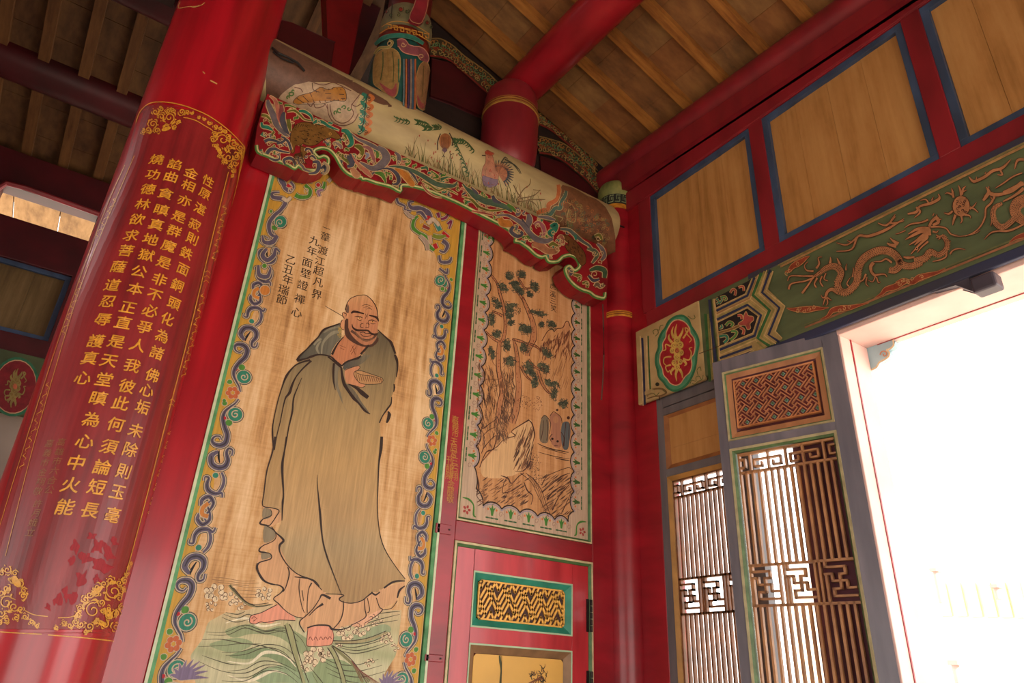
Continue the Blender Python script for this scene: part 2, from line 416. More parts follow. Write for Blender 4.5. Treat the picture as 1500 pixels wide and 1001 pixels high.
# ---- side roof: tile-like boards between rafters, falling to the right
ceil_m = wood('brown roof boards', '#5f4024', '#7a532e', '#906638', grain=(5, 14, 5), rough=.7)
ceil_b = wood('brown roof boards, redder', '#5c3c20', '#774d29', '#8d6034', grain=(5, 14, 5), rough=.7)
ceil_c = wood('brown roof boards, greyer', '#5e4429', '#795732', '#8f6c3e', grain=(5, 14, 5), rough=.7)
raft_m = wood('orange brown rafter', '#6d4119', '#93602a', '#b27a38', grain=(3, 30, 3), rough=.6)
TS = .335
def roofz(x, y): return 5.262 + .055 * (y - 3.0) * -0 + (e0.z - 5.24) + TS * (X0 - x) + (d.z / d.y) * (y - 3.1)
ct = thing('ceiling', None, None, (1.5, 1, 5.6)); del ct['label']; del ct['category']; struct(ct)
yr = [3.083 - .318 * i for i in range(0, 21)]
sh = {}
def roof_piece(name, xa, xb, ya, yb, zo, th, m, par, zf=roofz):
    pts = [Vector((xa, ya, zf(xa, ya) + zo)), Vector((xb, ya, zf(xb, ya) + zo)), Vector((xb, yb, zf(xb, yb) + zo)), Vector((xa, yb, zf(xa, yb) + zo))]
    return MB().prism(pts, Vector((0, 0, th))).build(name, m, par, .0)
XL, XR = .35, 3.06
for i, y in enumerate(yr):
    roof_piece('rafter', XL, XR, y - .034, y + .034, 0, .045, raft_m, ct)
rr = random.Random(4)
for i, y in enumerate([3.083 + .318] + yr[:-1]):
    x = XR
    ya = y - .318 + .034; yb = y - .034
    if i == 0: yb = 3.36
    while x > XL:
        wd_ = rr.choice((.22, .235, .25)); xa = max(XL, x - wd_)
        if y < .2: xa = XL
        roof_piece('roof_board', xa + .0008, x - .0008, ya - .01, yb + .01, .044 + rr.uniform(0, .004), .02, rr.choice((ceil_m, ceil_m, ceil_b, ceil_c)), ct)
        x = xa
roof_piece('roof_deck', XL, 5.2, -3.6, 3.4, .07, .05, dark_m, ct)
# ridge part of the roof over the near room
def flatz(x, y): return roofz(XL, y) + .0
MB().prism([Vector((XL, 3.4, flatz(0, 3.4) + .02)), Vector((XL, -3.6, flatz(0, -3.6) + .02)), Vector((-6, -3.6, flatz(0, -3.6) - .4)), Vector((-6, 3.4, flatz(0, 3.4) - .4))], Vector((0, 0, .06))).build('roof_deck', dark_m, ct)
# ---- back bay roof: rafters run away from the camera, falling to the rear wall
TB = .30
cb_m = wood('boards tinted for shade', '#3c2814', '#523820', '#6a4c2c', grain=(14, 5, 5), rough=.75); cb_m2 = wood('boards tinted for shade, redder', '#3a2412', '#50341c', '#644626', grain=(14, 5, 5), rough=.75)  # board colours darkened to paint in the dimness of the back bay
rb_m = wood('rafter tinted for shade', '#42280f', '#5a3a1c', '#6e4c28', grain=(30, 3, 3), rough=.7)  # rafter colour also lowered in place of real shade
def backz(x, y): return 5.20 + TB * (YB - y)
bc = thing('ceiling', None, None, (-1, 4.6, 5.6)); del bc['label']; del bc['category']; struct(bc)
x = .86; i = 0
hits = [onP(a, b, Vector((0, YB, 5.20)), Vector((0, TB, 1)).normalized()).x for a, b in ((122, 356 - 110), (65, 247), (15, 225), (105, 0), (60, 0))]
xb0 = -.375; pit = .262
for i in range(-5, 9):
    x = xb0 - pit * i
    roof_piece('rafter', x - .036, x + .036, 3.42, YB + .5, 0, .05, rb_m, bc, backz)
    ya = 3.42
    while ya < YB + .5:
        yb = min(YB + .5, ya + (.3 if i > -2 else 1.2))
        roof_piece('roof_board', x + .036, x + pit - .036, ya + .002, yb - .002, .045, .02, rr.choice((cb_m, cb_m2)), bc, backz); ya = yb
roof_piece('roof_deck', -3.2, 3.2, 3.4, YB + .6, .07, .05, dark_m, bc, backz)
# ---- rear wall of the back bay
red_shade = mat('red tinted for shade', '#4a0c14', .5, .2, (4, 4, 4), col2='#32080c')  # red darkened in the paint to stand in for shade
rw = thing('wall_rear', None, None, (-1, YB, 0)); del rw['label']; del rw['category']; struct(rw)
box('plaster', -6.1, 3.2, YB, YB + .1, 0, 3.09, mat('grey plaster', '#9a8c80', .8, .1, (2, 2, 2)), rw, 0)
box('rail', -6.1, 3.2, YB - .03, YB + .1, 3.545, 3.69, red_shade, rw)
box('rail', -6.1, 3.2, YB - .03, YB + .1, 4.27, 4.615, red_shade, rw)
box('rail', -6.1, 3.2, YB - .05, YB + .1, 4.865, 5.19, red_shade, rw)
for xa in (-1.42, -.30, .86, 2.0): box('stile', xa, xa + .14, YB - .03, YB + .1, 3.69, 4.28, red_shade, rw)
box('stile', -.28, 3.2, YB - .03, YB + .1, 4.6, 4.87, red_shade, rw)
box('stile', -6.1, -.95, YB - .03, YB + .1, 4.6, 4.87, red_shade, rw)
MB().tube([(-.97, YB - .05, 4.80), (-.93, YB - .06, 4.87), (-.80, YB - .06, 4.885), (-.27, YB - .06, 4.868)], .022, 8).build('edge_moulding', red_dull, rw, smooth=True)
transom(-1.28, -.30, 3.69, 4.27, 'shaded tan board panel in dark blue frame, far left behind the great pillar', YB, 'X', .038, wood('panel tinted for shade', '#4c3a22', '#63502f', '#786240', grain=(20, 20, 1.3)))  # board colours lowered so the panel reads as standing in shade
box('boarding', -.16, 3.2, YB + .0, YB + .05, 3.60, 4.30, dark_m, rw, 0); box('boarding', -6.1, -1.28, YB + .0, YB + .05, 3.60, 4.30, dark_m, rw, 0)
# porch roof seen through the slot in the rear wall
pr = thing('ceiling', None, None, (-.6, YB + .6, 4.9)); del pr['label']; del pr['category']; struct(pr)
porch_m = wood('porch boards', '#8c6a40', '#b08a58', '#c7a270', grain=(20, 4, 20), rough=.7)
for k in range(4):
    xa = -1.22 + .335 * k
    box('porch_board', xa + .004, xa + .331, YB + .1, YB + 1.3, 4.90 + .004 * (k % 2), 4.93, porch_m, pr, 0)
# enclosing walls the photograph does not show
struct(box('wall_left', -6.1, -6, -4, 6.3, 2.8, 6.6, mat('dull red side wall', '#7a4a3c', .8, .1, (1, 1, 1)), bevel=0))
struct(box('wall_front', -6.1, 3.1, -3.75, -3.6, 2.7, 6.6, MATS['dull red side wall'], bevel=0))
struct(box('wall_front', -6.1, -2.4, -3.75, -3.6, 0, 2.7, MATS['dull red side wall'], bevel=0))
struct(box('wall_left', -.40, -.30, 3.5, 6.0, 0, 3.0, MATS['dull red side wall'], bevel=0)) if 0 else None
# upper gable boards that close the roof space above the round beam
gb = thing('wall_gable', None, None, (1.9, 3.4, 4.6)); del gb['label']; del gb['category']; struct(gb)
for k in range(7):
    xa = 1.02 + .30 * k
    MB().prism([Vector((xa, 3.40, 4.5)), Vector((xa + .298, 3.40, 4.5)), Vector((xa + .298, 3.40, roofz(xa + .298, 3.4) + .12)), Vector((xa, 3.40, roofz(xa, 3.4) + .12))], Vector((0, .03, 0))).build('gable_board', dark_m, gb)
struct(box('partition', -6, px_l, 3.05, 3.2, 0, 2.05, MATS['dull red side wall'], bevel=0)) if 0 else struct(box('light_block_low', -6, -.17, 3.05, 3.2, 0, 2.0, MATS['dull red side wall'], bevel=0))  # unseen low wall, added to keep floor light out of the back bay
struct(box('light_block_side', -6, -.95, 3.05, 3.2, 2.0, 6.4, MATS['dull red side wall'], bevel=0))  # added out of view to narrow the light reaching the back bay
struct(box('wall_left', -6.1, -6, 2.9, 6.3, 0, 2.8, MATS['dull red side wall'], bevel=0))
struct(box('light_block_upper', -2.4, -.16, 3.10, 3.2, 4.64, 6.2, dark_m, bevel=0))  # unseen panel added overhead to cut light behind the pillar
# ================================================================== COLUMNS AND BEAMS
# ---- great pillar
px, py, pr_ = .1078, 3.12, .251
pil = thing('column', 'great round red column with gold Chinese calligraphy on a dark panel, at left', 'column', (px, py, 0))
sh_ = MB().lathe(px, py, [(pr_, z) for z in (0, 1, 2, 3, 4, 5, 5.6, 6.1)], 96).build('shaft', red_gl, pil, smooth=True)
MB().lathe(px, py, [(.33, 0), (.36, .06), (.36, .16), (.30, .24), (.27, .27)], 64).build('base', stone, pil, smooth=True)
def cylY(cx, cy, r):
    def f(x, y):
        rd = ray(x, y); a = rd.x ** 2 + rd.y ** 2; ox, oy = CAM.x - cx, CAM.y - cy
        b = ox * rd.x + oy * rd.y; c = ox * ox + oy * oy - r * r; D = b * b - a * c
        t = (-b - math.sqrt(D)) / a if D > 0 else -b / a
        p = CAM + rd * t; n = Vector((p.x - cx, p.y - cy, 0)).normalized()
        return Vector((cx, cy, p.z)) + n * r, n
    return f
# ---- slim corner column
cc = thing('column', 'slim plain red round column in the corner, with gold bands and a green capital', 'column', (X0, YW, 0))
ccr = .119
MB().lathe(X0 - .01, YW, [(ccr - .006, 0), (ccr, 2), (ccr, 3.5), (ccr - .003, 4.78)], 64).build('shaft', red, cc, smooth=True)
zb_ = onY(908, 455, YW - ccr).z
MB().lathe(X0 - .01, YW, [(ccr + .002, zb_ - .022), (ccr + .006, zb_ - .018), (ccr + .006, zb_ + .018), (ccr + .002, zb_ + .022)], 64).build('gold_band', gold_m, cc, smooth=True)
m_ = MB()
for dz in (-.0075, .0075): m_.lathe(X0 - .01, YW, [(ccr + .0068, zb_ + dz - .002), (ccr + .0068, zb_ + dz + .002)], 64)
m_.build('groove', red_dk, cc)
zt = onY(905, 297, YW - ccr).z
cap_m = mat('sage capital paint', '#8a8a50', .5, .25, (18, 18, 9), col2='#5c6638')
MB().lathe(X0 - .01, YW, [(ccr + .004, zt - .02), (ccr + .004, zt + .015)], 64).build('gold_band', gold_m, cc, smooth=True)
mb_ = MB().lathe(X0 - .01, YW, [(ccr + .006, zt + .015), (ccr + .008, zt + .10)], 64).build('meander_band', mat('black band paint', '#1b2422', .5, .1), cc, smooth=True)
MB().lathe(X0 - .01, YW, [(ccr + .002, zt + .10), (ccr + .016, zt + .13), (ccr + .014, zt + .20), (ccr - .004, zt + .235), (ccr - .03, zt + .25)], 64).build('capital', cap_m, cc, smooth=True)
mp_ = Paint(lambda a, z: (Vector((X0 - .01 + (ccr + .008) * math.cos(a), YW + (ccr + .008) * math.sin(a), z)), Vector((math.cos(a), math.sin(a), 0))))
for k in range(16):
    a = 2 * math.pi * k / 16; w = .34; z0, z1 = zt + .03, zt + .088
    mp_.line([(a, z0), (a + w * .8, z0), (a + w * .8, z1), (a + w * .25, z1), (a + w * .25, z0 + .02), (a + w * .55, z0 + .02)], .045, '#8d9a72', 0) if 0 else None
    for s_ in ([(a, z0), (a + w * .85, z0)], [(a + .1, z1), (a + w, z1)]): 
        mp_.poly([(s_[0][0], s_[0][1] - .004), (s_[1][0], s_[1][1] - .004), (s_[1][0], s_[1][1] + .004), (s_[0][0], s_[0][1] + .004)], '#8d9a72')
    for aa, za, zb2 in ((a + w * .85, z0, z1 - .015), (a + .1, z0 + .018, z1), (a + .2, z0 + .018, z1 - .018)):
        mp_.poly([(aa - .018, za), (aa + .018, za), (aa + .018, zb2), (aa - .018, zb2)], '#8d9a72')
PB = paint_mat('ornament paint'); 
mp_.build('meander', PB, mb_)
# ---- painted round beam
bzc, brr = 4.494, .20
bm = thing('painted_beam', 'thick round beam painted pale with roosters, chicks and grasses, over the paintings', 'beam', (1.6, YW, bzc))
bm_m = mat('aged ivory ground', '#b9a878', .6, .16, (3, 9, 9), col2='#9d8b62')
brn_m = mat('brown underpainted beam end', '#7a5a48', .6, .2, (5, 9, 9), col2='#5c4034')
prof = MB(); 
prof.tube([(.30, YW, bzc), (.6, YW, bzc), (1.2, YW, bzc), (1.8, YW, bzc), (2.4, YW, bzc), (2.80, YW, bzc), (2.835, YW, bzc), (2.85, YW, bzc)], [brr] * 6 + [brr - .012, brr - .04], 64)
beam_o = prof.build('log', bm_m, bm, smooth=True)
# ---- floral apron board hung under the beam, scalloped lower edge
YA = 3.06
apron = thing('apron_board', 'carved red apron board with carp, scrolls and scalloped edge under the round beam', 'carved board', (1.6, YA, 4.2))
edge_px = P_("392,137 384,160 376,190 373,214 376,225 392,232 409,240 420,244 431,250 436,246 444,251 458,253 470,251 480,246 484,238 482,230 474,226 467,228 462,223 470,220 480,222 489,231 498,247 508,257 520,262 528,263 530,266 536,266 550,271 570,276 586,284 589,275 597,275 620,280 665,298 704,318 735,334 749,344 753,351 752,356 760,358 772,366 783,376 793,380 797,378 800,384 806,387 818,386 826,379 836,377 843,382 846,390 842,394 836,388 829,389 825,396 829,408 838,419 850,427 862,431 870,437 885,440 889,430 891,400 888,350 882,322 872,314 852,306")
top_px = [(872, 356), ]
topL, topR = (409, 144), (846, 342)
ap_pts = [onY(x, y, YA) for x, y in edge_px[:-3]]
zt_ = 4.246
ap_poly = [Vector((p.x, YA, min(p.z, zt_))) for p in ap_pts]
ap_poly[0].z = zt_
ap_poly.append(Vector((ap_poly[-1].x, YA, zt_)))
# smooth outline slightly
ap_o = MB().prism(ap_poly, Vector((0, .115, 0))).build('board', mat('apron red', '#8f1420', .45, .15, (6, 6, 6), col2='#6d0e18'), apron)
# ================================================================== LATTICE DOOR LEAVES
class Leaf:
    """local axes: u across, z up, w out towards the room"""
    def __init__(s, H, d, n): s.H, s.d, s.n = Vector(H), Vector(d).normalized(), Vector(n).normalized()
    def P(s, u, z, w=0): return s.H + s.d * u + s.n * w + Vector((0, 0, z))
    def bar(s, mb, u0, z0, u1, z1, wd, w0, w1):
        a = Vector((u0, z0)); b = Vector((u1, z1)); t = (b - a).normalized(); nn = Vector((-t.y, t.x)) * wd / 2; t = t * wd / 2
        q = [a - t + nn, b + t + nn, b + t - nn, a - t - nn]
        mb.prism([s.P(p.x, p.y, w0) for p in q], s.n * (w1 - w0))
    def rect(s, mb, u0, u1, z0, z1, w0, w1):
        mb.prism([s.P(u0, z0, w0), s.P(u1, z0, w0), s.P(u1, z1, w0), s.P(u0, z1, w0)], s.n * (w1 - w0)); return mb
    def ring(s, name, u0, u1, z0, z1, wd, w0, w1, wi, m, par):
        """mitred frame: outer edge at height w1, inner edge at wi"""
        mb = MB(); O = [(u0, z0), (u1, z0), (u1, z1), (u0, z1)]; I = [(u0 + wd, z0 + wd), (u1 - wd, z0 + wd), (u1 - wd, z1 - wd), (u0 + wd, z1 - wd)]
        for k in range(4):
            j = (k + 1) % 4; b = len(mb.v)
            for (p, w) in ((O[k], w1), (O[j], w1), (I[j], wi), (I[k], wi), (O[k], w0), (O[j], w0), (I[j], w0), (I[k], w0)): mb.v.append(s.P(p[0], p[1], w))
            for f in ((0, 1, 2, 3), (4, 7, 6, 5), (0, 4, 5, 1), (3, 2, 6, 7)): mb.f.append([b + i for i in f])
        return mb.build(name, m, par)
def key_lines(r, s, h, a, b, origin, n=14):
    """woven key fret: squares framed by bars that run on and bend into hooked crosses"""
    out = []; a, b, o = Vector(a), Vector(b), Vector(origin); sq = []
    for i in range(-n, n):
        for j in range(-n, n):
            if (i + j) % 2: continue
            c = o + a * (i * s) + b * (j * s); sq.append(c)
            for p, q in ((a, b), (b, -a), (-a, -b), (-b, a)):
                k1 = c + q * h * s - p * h * s; k2 = c + q * h * s + p * s; k3 = k2 - q * h * s
                for u, v in ((k1, k2), (k2, k3)):
                    k = clip(tuple(u), tuple(v), r)
                    if k: out.append(k)
    return out, sq
def clip(a, b, r):
    (x0, y0), (x1, y1) = a, b; dx, dy = x1 - x0, y1 - y0; t0, t1 = 0.0, 1.0
    for p, q in ((-dx, x0 - r[0]), (dx, r[1] - x0), (-dy, y0 - r[2]), (dy, r[3] - y0)):
        if abs(p) < 1e-9:
            if q < 0: return None
        else:
            t = q / p
            if p < 0: t0 = max(t0, t)
            else: t1 = min(t1, t)
    if t1 - t0 < .02: return None
    return (x0 + t0 * dx, y0 + t0 * dy), (x0 + t1 * dx, y0 + t1 * dy)
def fret_lines(r, cell, L, long, ang=45, aspect=1.0, flip=1):
    """key-fret of hooked crosses on a diagonal grid, clipped to rectangle r"""
    out = []; a = Vector((math.cos(math.radians(ang)), math.sin(math.radians(ang)) * aspect)); b = Vector((-math.cos(math.radians(ang)), math.sin(math.radians(ang)) * aspect)) * flip
    nx = int((r[1] - r[0]) / cell) + 2; ny = int((r[3] - r[2]) / (cell * aspect)) + 2
    for i in range(-1, nx):
        for j in range(-1, ny):
            c = Vector((r[0] + (i + .5) * cell, r[2] + (j + .5) * cell * aspect))
            for (p, q) in ((a, b), (b, -a), (-a, -b), (-b, a)):
                e = c + p * L * cell; g = e + q * long * cell
                for s_ in ((c, e), (e - q * 0, g), (c + p * L * cell * 2 - q * 0, c + p * L * cell * 2 - q * L * cell)):
                    k = clip(tuple(s_[0]), tuple(s_[1]), r)
                    if k: out.append(k)
    return out
lcream = mat('olive cream door line', '#b0a57c', .5, .15, (20, 20, 20)); lgreen = mat('muted green door line', '#5d7a50', .5, .2, (20, 20, 20)); lorange = mat('dull apricot door paint', '#b27c54', .5, .15, (14, 14, 5))
FB = [[(.67, .62), (.54, .62), (.54, .22), (.62, .22), (.62, .42)], [(.67, .62), (.82, .62), (.82, .25), (.74, .25), (.74, .42)], [(1, .72), (.93, .72), (.93, .28), (1, .28)],
      [(.31, .62), (.44, .62), (.44, .22), (.36, .22), (.36, .42)], [(.31, .62), (.16, .62), (.16, .25), (.24, .25), (.24, .42)], [(0, .72), (.06, .72), (.06, .28), (0, .28)]]
MT = [[(.03, 1), (.03, .84), (.71, .84), (.71, .67), (.5, .67), (.5, .33), (.23, .33), (.23, .16), (1, .16)], [(0, .68), (.23, .68), (.23, .51), (.72, .51), (.72, .34), (1, .34)], [(.03, .68), (.03, 0)]]
def lattice_leaf(lf, label_unused, wmat, latm, full=True, name='door_2', nbars=15, W=.66):
    t = thing(name, None, None, tuple(lf.P(W / 2, 0, 0))); del t['label']; del t['category']; struct(t)
    zt = 3.13; u0, u1 = .077, .609
    def rect(n, a, b, c, d_, w0=-.05, w1=0, m=wmat, bv=.003): return lf.rect(MB(), a, b, c, d_, w0, w1).build(n, m, t, bv)
    rect('stile', 0, u0, 0, zt); rect('stile', u1, W, 0, zt)
    rect('rail', u0, u1, 3.058, zt); rect('rail', u0, u1, 2.630, 2.672); rect('rail', u0, u1, .86, .95); rect('rail', u0, u1, 0, .14)
    if full:
        lf.ring('moulding', u0, u1, 2.672, 3.058, .010, -.03, .006, .004, lcream, t); lf.ring('moulding', u0 + .010, u1 - .010, 2.682, 3.048, .007, -.03, .001, -.004, lgreen, t)
        lf.ring('moulding', u0 + .017, u1 - .017, 2.689, 3.041, .027, -.035, -.004, -.008, lorange, t); lf.ring('recess', u0 + .044, u1 - .044, 2.716, 3.014, .020, -.035, -.010, -.026, purple_m, t)
        rect('recess_panel', u0 + .045, u1 - .045, 2.715, 3.015, -.045, -.026, purple_m, 0)
        r = (.14, .552, 2.742, 2.996)
        fp = rect('fret_ground', r[0], r[1], r[2], r[3], -.026, -.018, mat('dark red fret ground', '#6e2326', .5, .2, (9, 9, 9)), 0)
        lf.ring('fret_frame', r[0] - .006, r[1] + .006, r[2] - .006, r[3] + .006, .008, -.026, -.006, -.008, orange_m, t)
        mb = MB(); cell = .0715; q2 = .7071
        ln, sq = key_lines(r, cell * q2, .36, (q2, q2), (-q2, q2), (r[0] + .008, r[2] + .018))
        for a, b in ln: lf.bar(mb, a[0], a[1], b[0], b[1], .0050, -.02, -.008)
        mb.build('fret', mat('orange fret paint', '#c08058', .5, .15, (30, 30, 30)), t)
        mf = MB(); mc = MB()
        for c in sq:
            h = .0115
            if not (r[0] - h < c.x < r[1] + h and r[2] - h < c.y < r[3] + h): continue
            q = [(min(max(x, r[0]), r[1]), min(max(y, r[2]), r[3])) for x, y in ((c.x - h, c.y), (c.x, c.y - h), (c.x + h, c.y), (c.x, c.y + h))]
            if r[0] + .003 < c.x < r[1] - .003 and r[2] + .003 < c.y < r[3] - .003:
                mf.prism([lf.P(x, y, -.019) for x, y in q], lf.n * .008)
                mc.prism([lf.P(c.x + .0055 * math.cos(k * math.pi / 4), c.y + .0055 * math.sin(k * math.pi / 4), -.012) for k in range(8)], lf.n * .004)
        mf.build('flower_square', mat('grey teal paint', '#7d9a93', .5, .15, (30, 30, 30)), t); mc.build('flower_centre', green_m, t)
        lf.ring('moulding', u0, u1, .95, 2.630, .012, -.03, .006, .004, lcream, t); lf.ring('moulding', u0 + .012, u1 - .012, .962, 2.618, .010, -.035, .001, -.010, lgreen, t)
    else:
        lf.ring('moulding', u0, u1, 2.672, 3.02, .030, -.03, -.002, -.014, mat('brown bevel paint', '#9c6436', .5, .15, (9, 9, 9)), t)
        rect('rail', u0, u1, 3.01, 3.06)
        for a, b in ((2.70, 2.80), (2.80, 3.0)): rect('board', u0 + .026, u1 - .026, a + .0005, b - .0005, -.03, -.016, board_m, 0)
        lf.ring('moulding', u0, u1, .95, 2.630, .026, -.03, -.002, -.012, mat('ochre bevel paint', '#b98a45', .5, .15, (9, 9, 9)), t)
    a0, a1 = u0 + .017, u1 - .037 + .0; a1 = .572; zt2 = 2.598
    zs = (2.503, 2.055, 1.876)
    w0, w1 = -.034, -.012
    lm = latm
    def bars(name, lines, wd):
        for q in lines:
            mb = MB()
            for i in range(len(q) - 1): lf.bar(mb, q[i][0], q[i][1], q[i + 1][0], q[i + 1][1], wd, w0, w1)
            mb.build(name, lm, t)
    Wd = a1 - a0; S = lambda s_: a1 - s_ * Wd
    for z in (zt2, zs[0], zs[1], zs[2], .98): bars('lattice_rail', [[(a0, z), (a1, z)]], .011)
    for u in (a0, a1): bars('lattice_stile', [[(u, .95), (u, zt2)]], .009)
    n = nbars
    for k in range(1, n):
        u = a0 + Wd * k / n
        bars('lattice_bar', [[(u, zs[0]), (u, zs[1])]], .0105); bars('lattice_bar', [[(u, zs[2]), (u, .98)]], .0105)
    hz = lambda h: zs[0] + (zt2 - zs[0]) * h
    for q in FB: bars('key_fret', [[(S(a), hz(b)) for a, b in q]], .0085)
    for s_ in (.118, .31, .494, .67, .876): bars('key_fret', [[(S(s_), zs[0]), (S(s_), zt2)]], .0085)
    h2 = lambda h: zs[2] + (zs[1] - zs[2]) * h
    for c0, c1 in ((.01, .265), (.36, .605), (.715, .97)):
        for q in MT: bars('key_fret', [[(S(c0 + (c1 - c0) * a), h2(b)) for a, b in q]], .0095)
    for s_ in (.285, .335, .63, .675): bars('key_fret', [[(S(s_), zs[2]), (S(s_), zs[1])]], .009)
    rect('lower_panel', u0, u1, .14, .86, -.035, -.015, wmat, 0)
    return t
leafO = Leaf((X0, 1.663, 0), (-.238, .971, 0), (-.971, -.238, 0))
lattice_leaf(leafO, '', greyblue, lattice_m, True, 'door_3')
leafC = Leaf((X0 + .0, 2.230, 0), (0, 1, 0), (-1, 0, 0))
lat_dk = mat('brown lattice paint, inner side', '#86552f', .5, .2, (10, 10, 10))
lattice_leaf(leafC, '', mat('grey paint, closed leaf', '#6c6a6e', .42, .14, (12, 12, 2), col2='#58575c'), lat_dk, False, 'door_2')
# ================================================================== SIDE DOOR under the landscape painting
LY = Leaf((0, YW, 0), (1, 0, 0), (0, -1, 0))
sd_ = thing('door_1', None, None, (2.25, YW, 0)); del sd_['label']; del sd_['category']; struct(sd_)
LY.ring('frame_moulding', 1.795, 2.706, .0, 2.148, .011, -.02, .016, .016, cream_m, sd_)
LY.ring('frame_moulding', 1.806, 2.695, .01, 2.137, .013, -.02, .014, .004, green_m, sd_)
DM = mat('rosy red door lacquer', '#c03038', .3, .14, (12, 12, 2), coat=.3, col2='#9c1c26')
def dr(n, a, b, c, d_, w0=-.03, w1=0, m=DM, bv=.002): return LY.rect(MB(), a, b, c, d_, w0, w1).build(n, m, sd_, bv)
dr('stile', 1.819, 1.924, .02, 2.121); dr('stile', 2.569, 2.682, .02, 2.121)
dr('rail', 1.924, 2.569, 2.016, 2.121); dr('rail', 1.924, 2.569, 1.676, 1.748); dr('rail', 1.924, 2.569, .02, .12)
LY.ring('recess_moulding', 1.924, 2.569, 1.748, 2.016, .008, -.03, .004, .003, mat('pale green line', '#a9c4a0', .5, .1), sd_)
LY.ring('recess_moulding', 1.932, 2.561, 1.756, 2.008, .036, -.045, .002, -.022, teal_m, sd_)
cor = .014
r = (1.970, 2.521, 1.791, 1.975)
oc = lambda r, c: [(r[0] + c, r[2]), (r[1] - c, r[2]), (r[1], r[2] + c), (r[1], r[3] - c), (r[1] - c, r[3]), (r[0] + c, r[3]), (r[0], r[3] - c), (r[0], r[2] + c)]
MB().prism([LY.P(x, z, -.026) for x, z in oc(r, cor)], LY.n * .008).build('fret_ground', mat('dark brown ground', '#3f2018', .6, .1), sd_)
yel = mat('yellow ochre fret', '#eeb24c', .45, .12, (14, 14, 14))
o8 = oc(r, cor); mb = MB()
for k in range(8): a, b = o8[k], o8[(k + 1) % 8]; LY.bar(mb, a[0], a[1], b[0], b[1], .008, -.018, -.010)
mb.build('fret_frame', yel, sd_)
mb = MB(); cell = .102
for (x, z, x2, z2) in []: pass
rr_ = (r[0] + .005, r[1] - .005, r[2] + .005, r[3] - .005)
SA, SB_ = Vector((.5, .84)), Vector((-.5, .84)); s_c = .106
ln, sq = key_lines(rr_, s_c, .37, SA, SB_, (r[0] + .045, r[2] + .092), 12)
for c in sq:
    for o_ in (-.13, .13):
        k = clip(tuple(c + SB_ * o_ * s_c - SA * .62 * s_c), tuple(c + SB_ * o_ * s_c + SA * .62 * s_c), rr_)
        if k: ln.append(k)
for a, b in ln: LY.bar(mb, a[0], a[1], b[0], b[1], .0108, -.018, -.0102)
mb.build('fret', yel, sd_)
LY.ring('recess_moulding', 1.924, 2.569, .14, 1.676, .008, -.03, .004, .003, mat('pale green line', '#a9c4a0', .5, .1), sd_)
LY.ring('recess_moulding', 1.932, 2.561, .148, 1.668, .036, -.045, .002, -.022, mat('umber recess paint', '#8c6a48', .5, .2, (9, 9, 9)), sd_)
r2 = (1.966, 2.523, .19, 1.630)
MB().prism([LY.P(x, z, -.026) for x, z in oc(r2, cor)], LY.n * .008).build('painted_panel', mat('flat ochre yellow', '#d9a850', .5, .06, (4, 4, 4)), sd_)
# hinges on the right edge
for zc in (1.863, 1.50):
    mb = MB()
    for k in range(5):
        z = zc - .085 + k * .034; mb.tube([(2.690, YW - .018, z), (2.690, YW - .018, z + .031)], .0075, 10)
    mb.build('hinge_knuckle', iron_m, sd_)
    LY.rect(MB(), 2.668, 2.690, zc - .085, zc + .085, .0, .006).build('hinge_leaf', iron_m, sd_)
# ================================================================== MONK PAINTING
mk = thing('painted_panel', 'tall painted wood panel of a bearded monk in grey robe crossing waves, scroll border', 'panel painting', (1.1, YW, .95))
tan_w = wood('aged tan painting ground', '#8e643a', '#c69a66', '#e4c498', grain=(24, 24, 1.9), weave=.09, rough=.62)
UL, UR, ZB, ZT = .536, 1.660, .95, 4.20
LY.ring('moulding', .508, 1.697, ZB - .03, ZT, .012, -.02, .020, .020, mat('pale cream green line', '#c9d2ae', .45, .1, (20, 20, 20)), mk)
LY.ring('moulding', .520, 1.686, ZB - .02, ZT, .016, -.02, .018, .008, mint_m if 0 else mat('mid green moulding', '#5f9f6a', .45, .15, (20, 20, 20), col2='#3f7a4a'), mk)
gp = MB().quadbox(UL - .002, 1.10, YW, YW + .03, ZB, ZT).build('board', tan_w, mk)
MB().quadbox(1.1005, UR + .004, YW, YW + .03, ZB, ZT).build('board', tan_w, mk)
PM = paint_mat('painting pigment', .58, .22, (60, 60, 2.5), spec=.35)
PX = planeY(YW)
pxw = lambda x, y: (lambda p: (p.x, p.z))(onY(x, y, YW))
